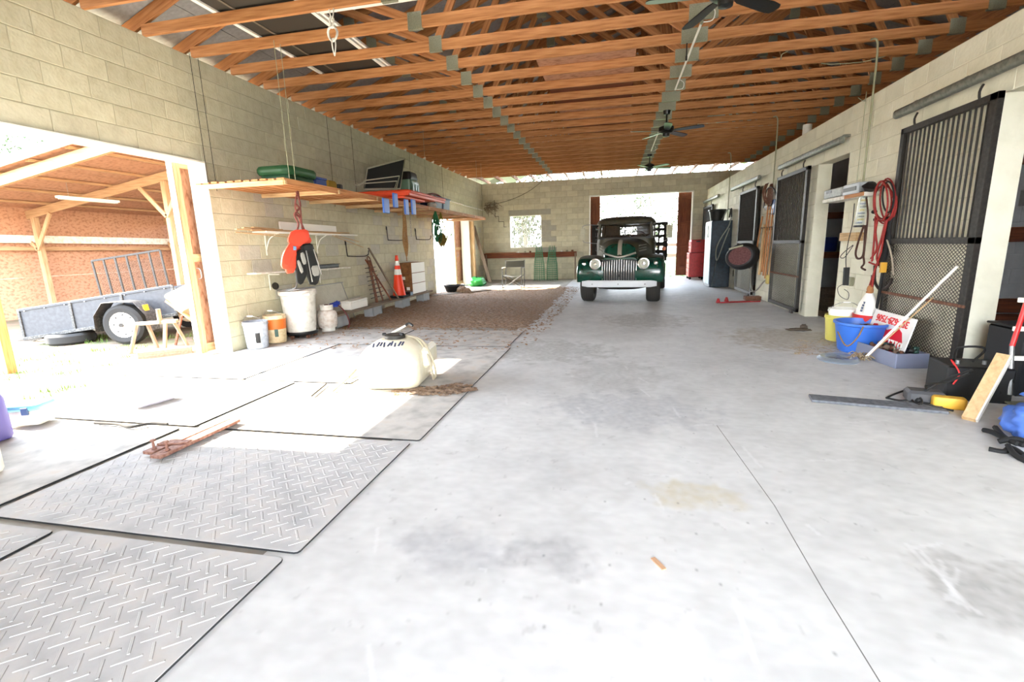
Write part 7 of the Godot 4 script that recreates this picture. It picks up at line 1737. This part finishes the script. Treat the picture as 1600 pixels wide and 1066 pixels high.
	for e in [[0.33, 0.3, 1.04, 0.96, 2.2], [0.29, 0.34, 1.17, 0.94, 2.6], [0.2, 0.37, 1.29, 0.94, 3.0], [0.06, 0.41, 1.345, 0.94, 3.0], [-0.25, 0.48, 1.375, 0.94, 2.8], [-0.6, 0.57, 1.4, 0.92, 2.8], [-0.95, 0.66, 1.42, 0.9, 2.8]]:
		var ring := []
		for k in 21:
			var a := PI * k / 20.0
			var cx := cos(a)
			var sy := sin(a)
			var p := 2.0 / float(e[4])
			ring.append(Vector3(e[1] * signf(cx) * pow(absf(cx), p), e[3] + (e[2] - e[3]) * pow(sy, p), e[0]))
		hr.append(ring)
	s = S(); loft(s, hr.slice(2), false, false); obj("bonnet", s, dusty, t)
	s = S(); loft(s, hr.slice(0, 3), false, false); obj("bonnet_front", s, green, t)
	s = S(); var cst := []
	for e in [[1.045, 0.345], [1.12, 0.325], [1.2, 0.29], [1.3, 0.225], [1.365, 0.1], [1.4, -0.2], [1.425, -0.6]]:
		cst.append([Vector3(-0.045, e[0] - 0.004, e[1] + 0.006), Vector3(0, e[0] + 0.012, e[1] + 0.02), Vector3(0.045, e[0] - 0.004, e[1] + 0.006)])
	loft(s, cst.slice(0, 5), false, false); obj("bonnet_strip", s, mat(Color(0.72, 0.7, 0.64), 0.3, 0.5), t)
	s = S(); tube(s, curve([Vector3(-0.34, 1.085, 0.27), Vector3(-0.17, 1.035, 0.345), Vector3(0, 1.0, 0.375), Vector3(0.17, 1.035, 0.345), Vector3(0.34, 1.085, 0.27)], 5), 0.022, 8); obj("nose_trim", s, mat(Color(0.72, 0.71, 0.67), 0.3, 0.6), t)
	for sg in [-1.0, 1.0]:
		for k in 3:
			s = S(); tube(s, curve([Vector3(sg * (0.4 + 0.0 * k), 1.115 + k * 0.06, 0.1 - 0.01 * k), Vector3(sg * 0.465, 1.13 + k * 0.06, -0.12), Vector3(sg * 0.525, 1.14 + k * 0.06, -0.42)], 4), 0.012, 6); obj("bonnet_louvre", s, mat(Color(0.5, 0.5, 0.44), 0.35, 0.5), t)
	# cab: lower shell, pillars, roof
	var cz := -1.48
	var lower := []
	for e in [[0.55, 1.3, 1.06], [0.8, 1.38, 1.1], [1.3, 1.4, 1.1], [1.42, 1.36, 1.08]]:
		var ring := []
		for q in rrect(e[1], e[2], 0.2, 5): ring.append(Vector3(q.x, e[0], cz + q.y))
		lower.append(ring)
	s = S(); loft(s, lower, true, false); obj("cab_body", s, dusty, t)
	s = S(); var rf := []
	for e in [[1.75, 1.34, 1.02, 0.22], [1.8, 1.38, 1.06, 0.24], [1.86, 1.32, 1.0, 0.25], [1.91, 1.16, 0.84, 0.24], [1.94, 0.8, 0.5, 0.2], [1.945, 0.3, 0.2, 0.08]]:
		var ring := []
		for q in rrect(e[1], e[2], e[3], 6): ring.append(Vector3(q.x, e[0], cz + q.y))
		rf.append(ring)
	loft(s, rf, true, true); obj("cab_roof", s, dusty, t)
	s = S(); tube(s, rf[1].map(func(p): return p + Vector3(0, -0.02, 0)), 0.018, 6, true); obj("drip_rail", s, dusty, t)
	for sg in [-1.0, 1.0]:
		plank(t, "pillar", Vector3(sg * 0.63, 1.4, -0.99), Vector3(sg * 0.6, 1.78, -1.03), 0.07, 0.1, dusty, Vector3.BACK, 0.015)
		plank(t, "pillar", Vector3(sg * 0.64, 1.4, -1.95), Vector3(sg * 0.62, 1.78, -1.93), 0.09, 0.2, dusty, Vector3.BACK, 0.015)
	for e in [[Vector3(0, 1.415, -0.965), Vector3(1.2, 0.05, 0.05)], [Vector3(0, 1.765, -1.0), Vector3(1.2, 0.04, 0.05)], [Vector3(0, 1.59, -0.97), Vector3(0.022, 0.36, 0.03)]]:
		s = S(); bx(s, e[0], e[1], Basis(Vector3.RIGHT, -0.08), 0.008); obj("windscreen_frame", s, M.black, t)
	# rear wall with its window
	for e in [[Vector3(-0.42, 1.58, -2.0), Vector3(0.42, 0.4, 0.03)], [Vector3(0.42, 1.58, -2.0), Vector3(0.42, 0.4, 0.03)], [Vector3(0, 1.44, -2.0), Vector3(0.5, 0.14, 0.03)], [Vector3(0, 1.745, -2.0), Vector3(0.5, 0.09, 0.03)]]:
		s = S(); bx(s, e[0], e[1], Basis.IDENTITY, 0.004); obj("rear_panel", s, dusty, t)
	var gl := mat(Color(0.16, 0.18, 0.16, 0.5), 0.03); gl.transparency = BaseMaterial3D.TRANSPARENCY_ALPHA
	for sg in [-1.0, 1.0]:
		s = S(); quad(s, Vector3(sg * 0.012, 1.43, -0.962), Vector3(sg * 0.6, 1.43, -0.985), Vector3(sg * 0.58, 1.76, -1.015), Vector3(sg * 0.012, 1.76, -0.992), Vector3(0, 0.1, 1)); obj("windscreen_pane", s, gl, t)
		s = S(); quad(s, Vector3(sg * 0.665, 1.43, -1.06), Vector3(sg * 0.665, 1.43, -1.85), Vector3(sg * 0.645, 1.75, -1.85), Vector3(sg * 0.645, 1.75, -1.1), Vector3(sg, 0, 0)); obj("side_pane", s, gl, t)
		s = S(); tube(s, [Vector3(sg * 0.05, 1.42, -0.945), Vector3(sg * 0.03 + 0.02, 1.6, -0.955)], 0.006, 5); obj("wiper", s, M.black, t)
	s = S(); quad(s, Vector3(-0.22, 1.5, -1.995), Vector3(0.22, 1.5, -1.995), Vector3(0.22, 1.71, -1.995), Vector3(-0.22, 1.71, -1.995), Vector3.BACK); obj("rear_pane", s, gl, t)
	s = S(); var sw := []
	for k in 20: sw.append(Vector3(0.28, 1.43, -1.28) + Basis(Vector3.RIGHT, -0.9) * Vector3(cos(TAU * k / 20) * 0.19, 0, sin(TAU * k / 20) * 0.19))
	tube(s, sw, 0.012, 6, true); tube(s, [sw[0], sw[10]], 0.009, 5); obj("steering_wheel", s, M.black, t)
	s = S(); bx(s, Vector3(0, 1.25, -1.75), Vector3(1.15, 0.5, 0.14), Basis.IDENTITY, 0.04); obj("seat_back", s, mat(Color(0.1, 0.09, 0.08), 0.8), t)
	# bumper, irons, underside
	s = S(); var br := []
	for k in 13:
		var x := lerpf(-0.8, 0.8, k / 12.0)
		var e := 1.0 if k > 0 and k < 12 else 0.72
		var zz := 0.55 - 0.09 * pow(absf(x) / 0.8, 3.0)
		var ring := []
		for q in rrect(0.045, 0.15 * e, 0.02, 3): ring.append(Vector3(x, 0.435 + q.y, zz + q.x))
		br.append(ring)
	loft(s, br); var bmp := obj("bumper", s, mat(Color(0.8, 0.81, 0.82), 0.35), t)
	for x in [-0.56, 0.0, 0.56]:
		s = S(); blob(s, Vector3(x, 0.43, 0.575 - 0.03 * absf(x)), Vector3(0.016, 0.016, 0.01), 0, 1, 8, 5); obj("bolt", s, M.steel, bmp)
	for sg in [-1.0, 1.0]: plank(t, "frame_iron", Vector3(sg * 0.36, 0.4, 0.5), Vector3(sg * 0.36, 0.46, -2.2), 0.05, 0.1, M.black)
	s = S(); tube(s, curve([Vector3(-0.6, 0.36, 0.0), Vector3(-0.3, 0.3, 0.0), Vector3(0.3, 0.3, 0.0), Vector3(0.6, 0.36, 0.0)], 4), 0.03, 8); obj("axle", s, M.black, t)
	s = S(); tube(s, curve([Vector3(-0.5, 0.34, 0.2), Vector3(0, 0.3, 0.22), Vector3(0.5, 0.34, 0.2)], 4), 0.014, 6); obj("tie_rod", s, M.iron, t)
	for sg in [-1.0, 1.0]:
		s = S(); bx(s, Vector3(sg * 0.5, 0.36, 0.2), Vector3(0.06, 0.06, 0.08), Basis.IDENTITY, 0.01); obj("shackle", s, M.steel, t)
	s = S(); bx(s, Vector3(0, 0.42, -0.6), Vector3(0.7, 0.2, 1.2), Basis.IDENTITY, 0.05); obj("sump", s, M.black, t)
	# mirrors
	for sg in [-1.0, 1.0]:
		var mc := Vector3(sg * 1.02, 1.54, -0.95)
		s = S(); rbox(s, mc, Vector3(0.11 if sg < 0 else 0.15, 0.3, 0.03), 0.015, Basis(Vector3.UP, sg * 0.25)); var mi := obj("mirror", s, mat(Color(0.74, 0.73, 0.64), 0.35, 0.3), t)
		for k in 7:
			s = S(); bx(s, mc + Vector3(0, -0.12 + k * 0.04, 0.018), Vector3(0.1 if sg < 0 else 0.13, 0.012, 0.012), Basis(Vector3.UP, sg * 0.25), 0.004); obj("mirror_rib", s, mat(Color(0.8, 0.79, 0.7), 0.35, 0.3), mi)
		s = S(); tube(s, curve([Vector3(sg * 0.66, 1.75, -1.05), Vector3(sg * 0.9, 1.76, -0.98), mc + Vector3(0, 0.19, 0), mc + Vector3(0, 0.14, 0)], 4), 0.008, 5); obj("mirror_arm", s, M.steel, mi)
		s = S(); tube(s, curve([mc + Vector3(0, -0.14, 0), mc + Vector3(-sg * 0.05, -0.2, 0), Vector3(sg * 0.66, 1.3, -1.05)], 4), 0.008, 5); obj("mirror_arm", s, M.steel, mi)
	# stake bed
	var dk := worn("stake", Color(0.09, 0.075, 0.06), Color(0.14, 0.12, 0.1), Color(0.2, 0.17, 0.14), 4, 0.8)
	s = S(); bx(s, Vector3(0, 0.93, -3.55), Vector3(1.96, 0.07, 2.9), Basis.IDENTITY, 0.01); obj("bed_deck", s, dk, t)
	for sg in [-1.0, 1.0]:
		for k in 5: plank(t, "stake", Vector3(sg * 0.95, 0.9, -2.15 - k * 0.69), Vector3(sg * 0.95, 1.8, -2.15 - k * 0.69), 0.08, 0.05, dk, Vector3.RIGHT)
		for y in [1.06, 1.25, 1.45, 1.66, 1.78]: plank(t, "side_board", Vector3(sg * 0.92, y, -2.12), Vector3(sg * 0.92, y, -4.95), 0.025, 0.1 if y < 1.7 else 0.05, dk)
	for x in [-0.9, -0.76, 0.76, 0.9, -0.3, 0.3]: plank(t, "headboard_stake", Vector3(x, 0.95, -2.13), Vector3(x, 1.8, -2.13), 0.05, 0.04, dk, Vector3.BACK)
	for y in [1.06, 1.25]: plank(t, "headboard_slat", Vector3(-0.97, y, -2.1), Vector3(0.97, y, -2.1), 0.025, 0.09, dk)
	for sg in [-1.0, 1.0]:
		for y in [1.45, 1.62, 1.77]: plank(t, "headboard_slat", Vector3(sg * 0.97, y, -2.1), Vector3(sg * 0.6, y, -2.1), 0.025, 0.07, dk)
	s = S(); lathe(s, [Vector2(0.05, -0.03), Vector2(0.055, 0.0), Vector2(0.04, 0.025), Vector2(0, 0.03)], Vector3(0.9, 1.13, -2.06), 16, Basis(Vector3.RIGHT, PI / 2)); obj("marker_lamp", s, mat(Color(0.85, 0.38, 0.1), 0.3), t)
	plank(t, "bed_bearer", Vector3(-0.97, 0.87, -2.2), Vector3(0.97, 0.87, -2.2), 0.08, 0.1, dk)

func _ready() -> void:
	# ---------- camera, sky, sun, exposure
	var cam := Camera3D.new(); cam.name = "camera"; add_child(cam)
	cam.position = Vector3(0, CAMY, 0)
	cam.rotation_degrees = Vector3(-11.328, 12.298, -1.6386)
	cam.fov = rad_to_deg(2.0 * atan(533.0 / FPX)); cam.near = 0.05; cam.far = 300.0; cam.current = true
	CB = Basis.from_euler(Vector3(deg_to_rad(-11.328), deg_to_rad(12.298), deg_to_rad(-1.6386)))
	var we := WorldEnvironment.new(); we.name = "environment"; add_child(we)
	var env := Environment.new(); we.environment = env
	env.background_mode = Environment.BG_SKY
	var sky := Sky.new(); env.sky = sky
	var ps := ProceduralSkyMaterial.new(); sky.sky_material = ps
	ps.sky_top_color = Color(0.75, 0.805, 0.88); ps.sky_horizon_color = Color(0.95, 0.95, 0.94); ps.ground_bottom_color = Color(0.5, 0.5, 0.46); ps.ground_horizon_color = Color(0.85, 0.87, 0.86)
	ps.sky_energy_multiplier = 1.0
	env.tonemap_mode = Environment.TONE_MAPPER_LINEAR
	env.tonemap_exposure = 36.0
	env.sdfgi_enabled = true; env.ssao_enabled = true; env.ssil_enabled = true
	var sun := DirectionalLight3D.new(); sun.name = "sun"; add_child(sun)
	sun.basis = Basis.looking_at(Vector3(3.53, -2.44, -0.14).normalized(), Vector3.UP)
	sun.light_color = Color(1.0, 0.95, 0.87); sun.light_energy = 0.6; sun.shadow_enabled = true; sun.light_angular_distance = 0.6
	# ---------- the barn, then what is in it
	make_materials()
	build_shell()
	build_roof()
	build_floor()
	build_outside()
	build_truck()
	build_shelf()
	build_left_wall_things()
	build_back()
	build_floor_left()
	build_stall_side()
	build_overhead()
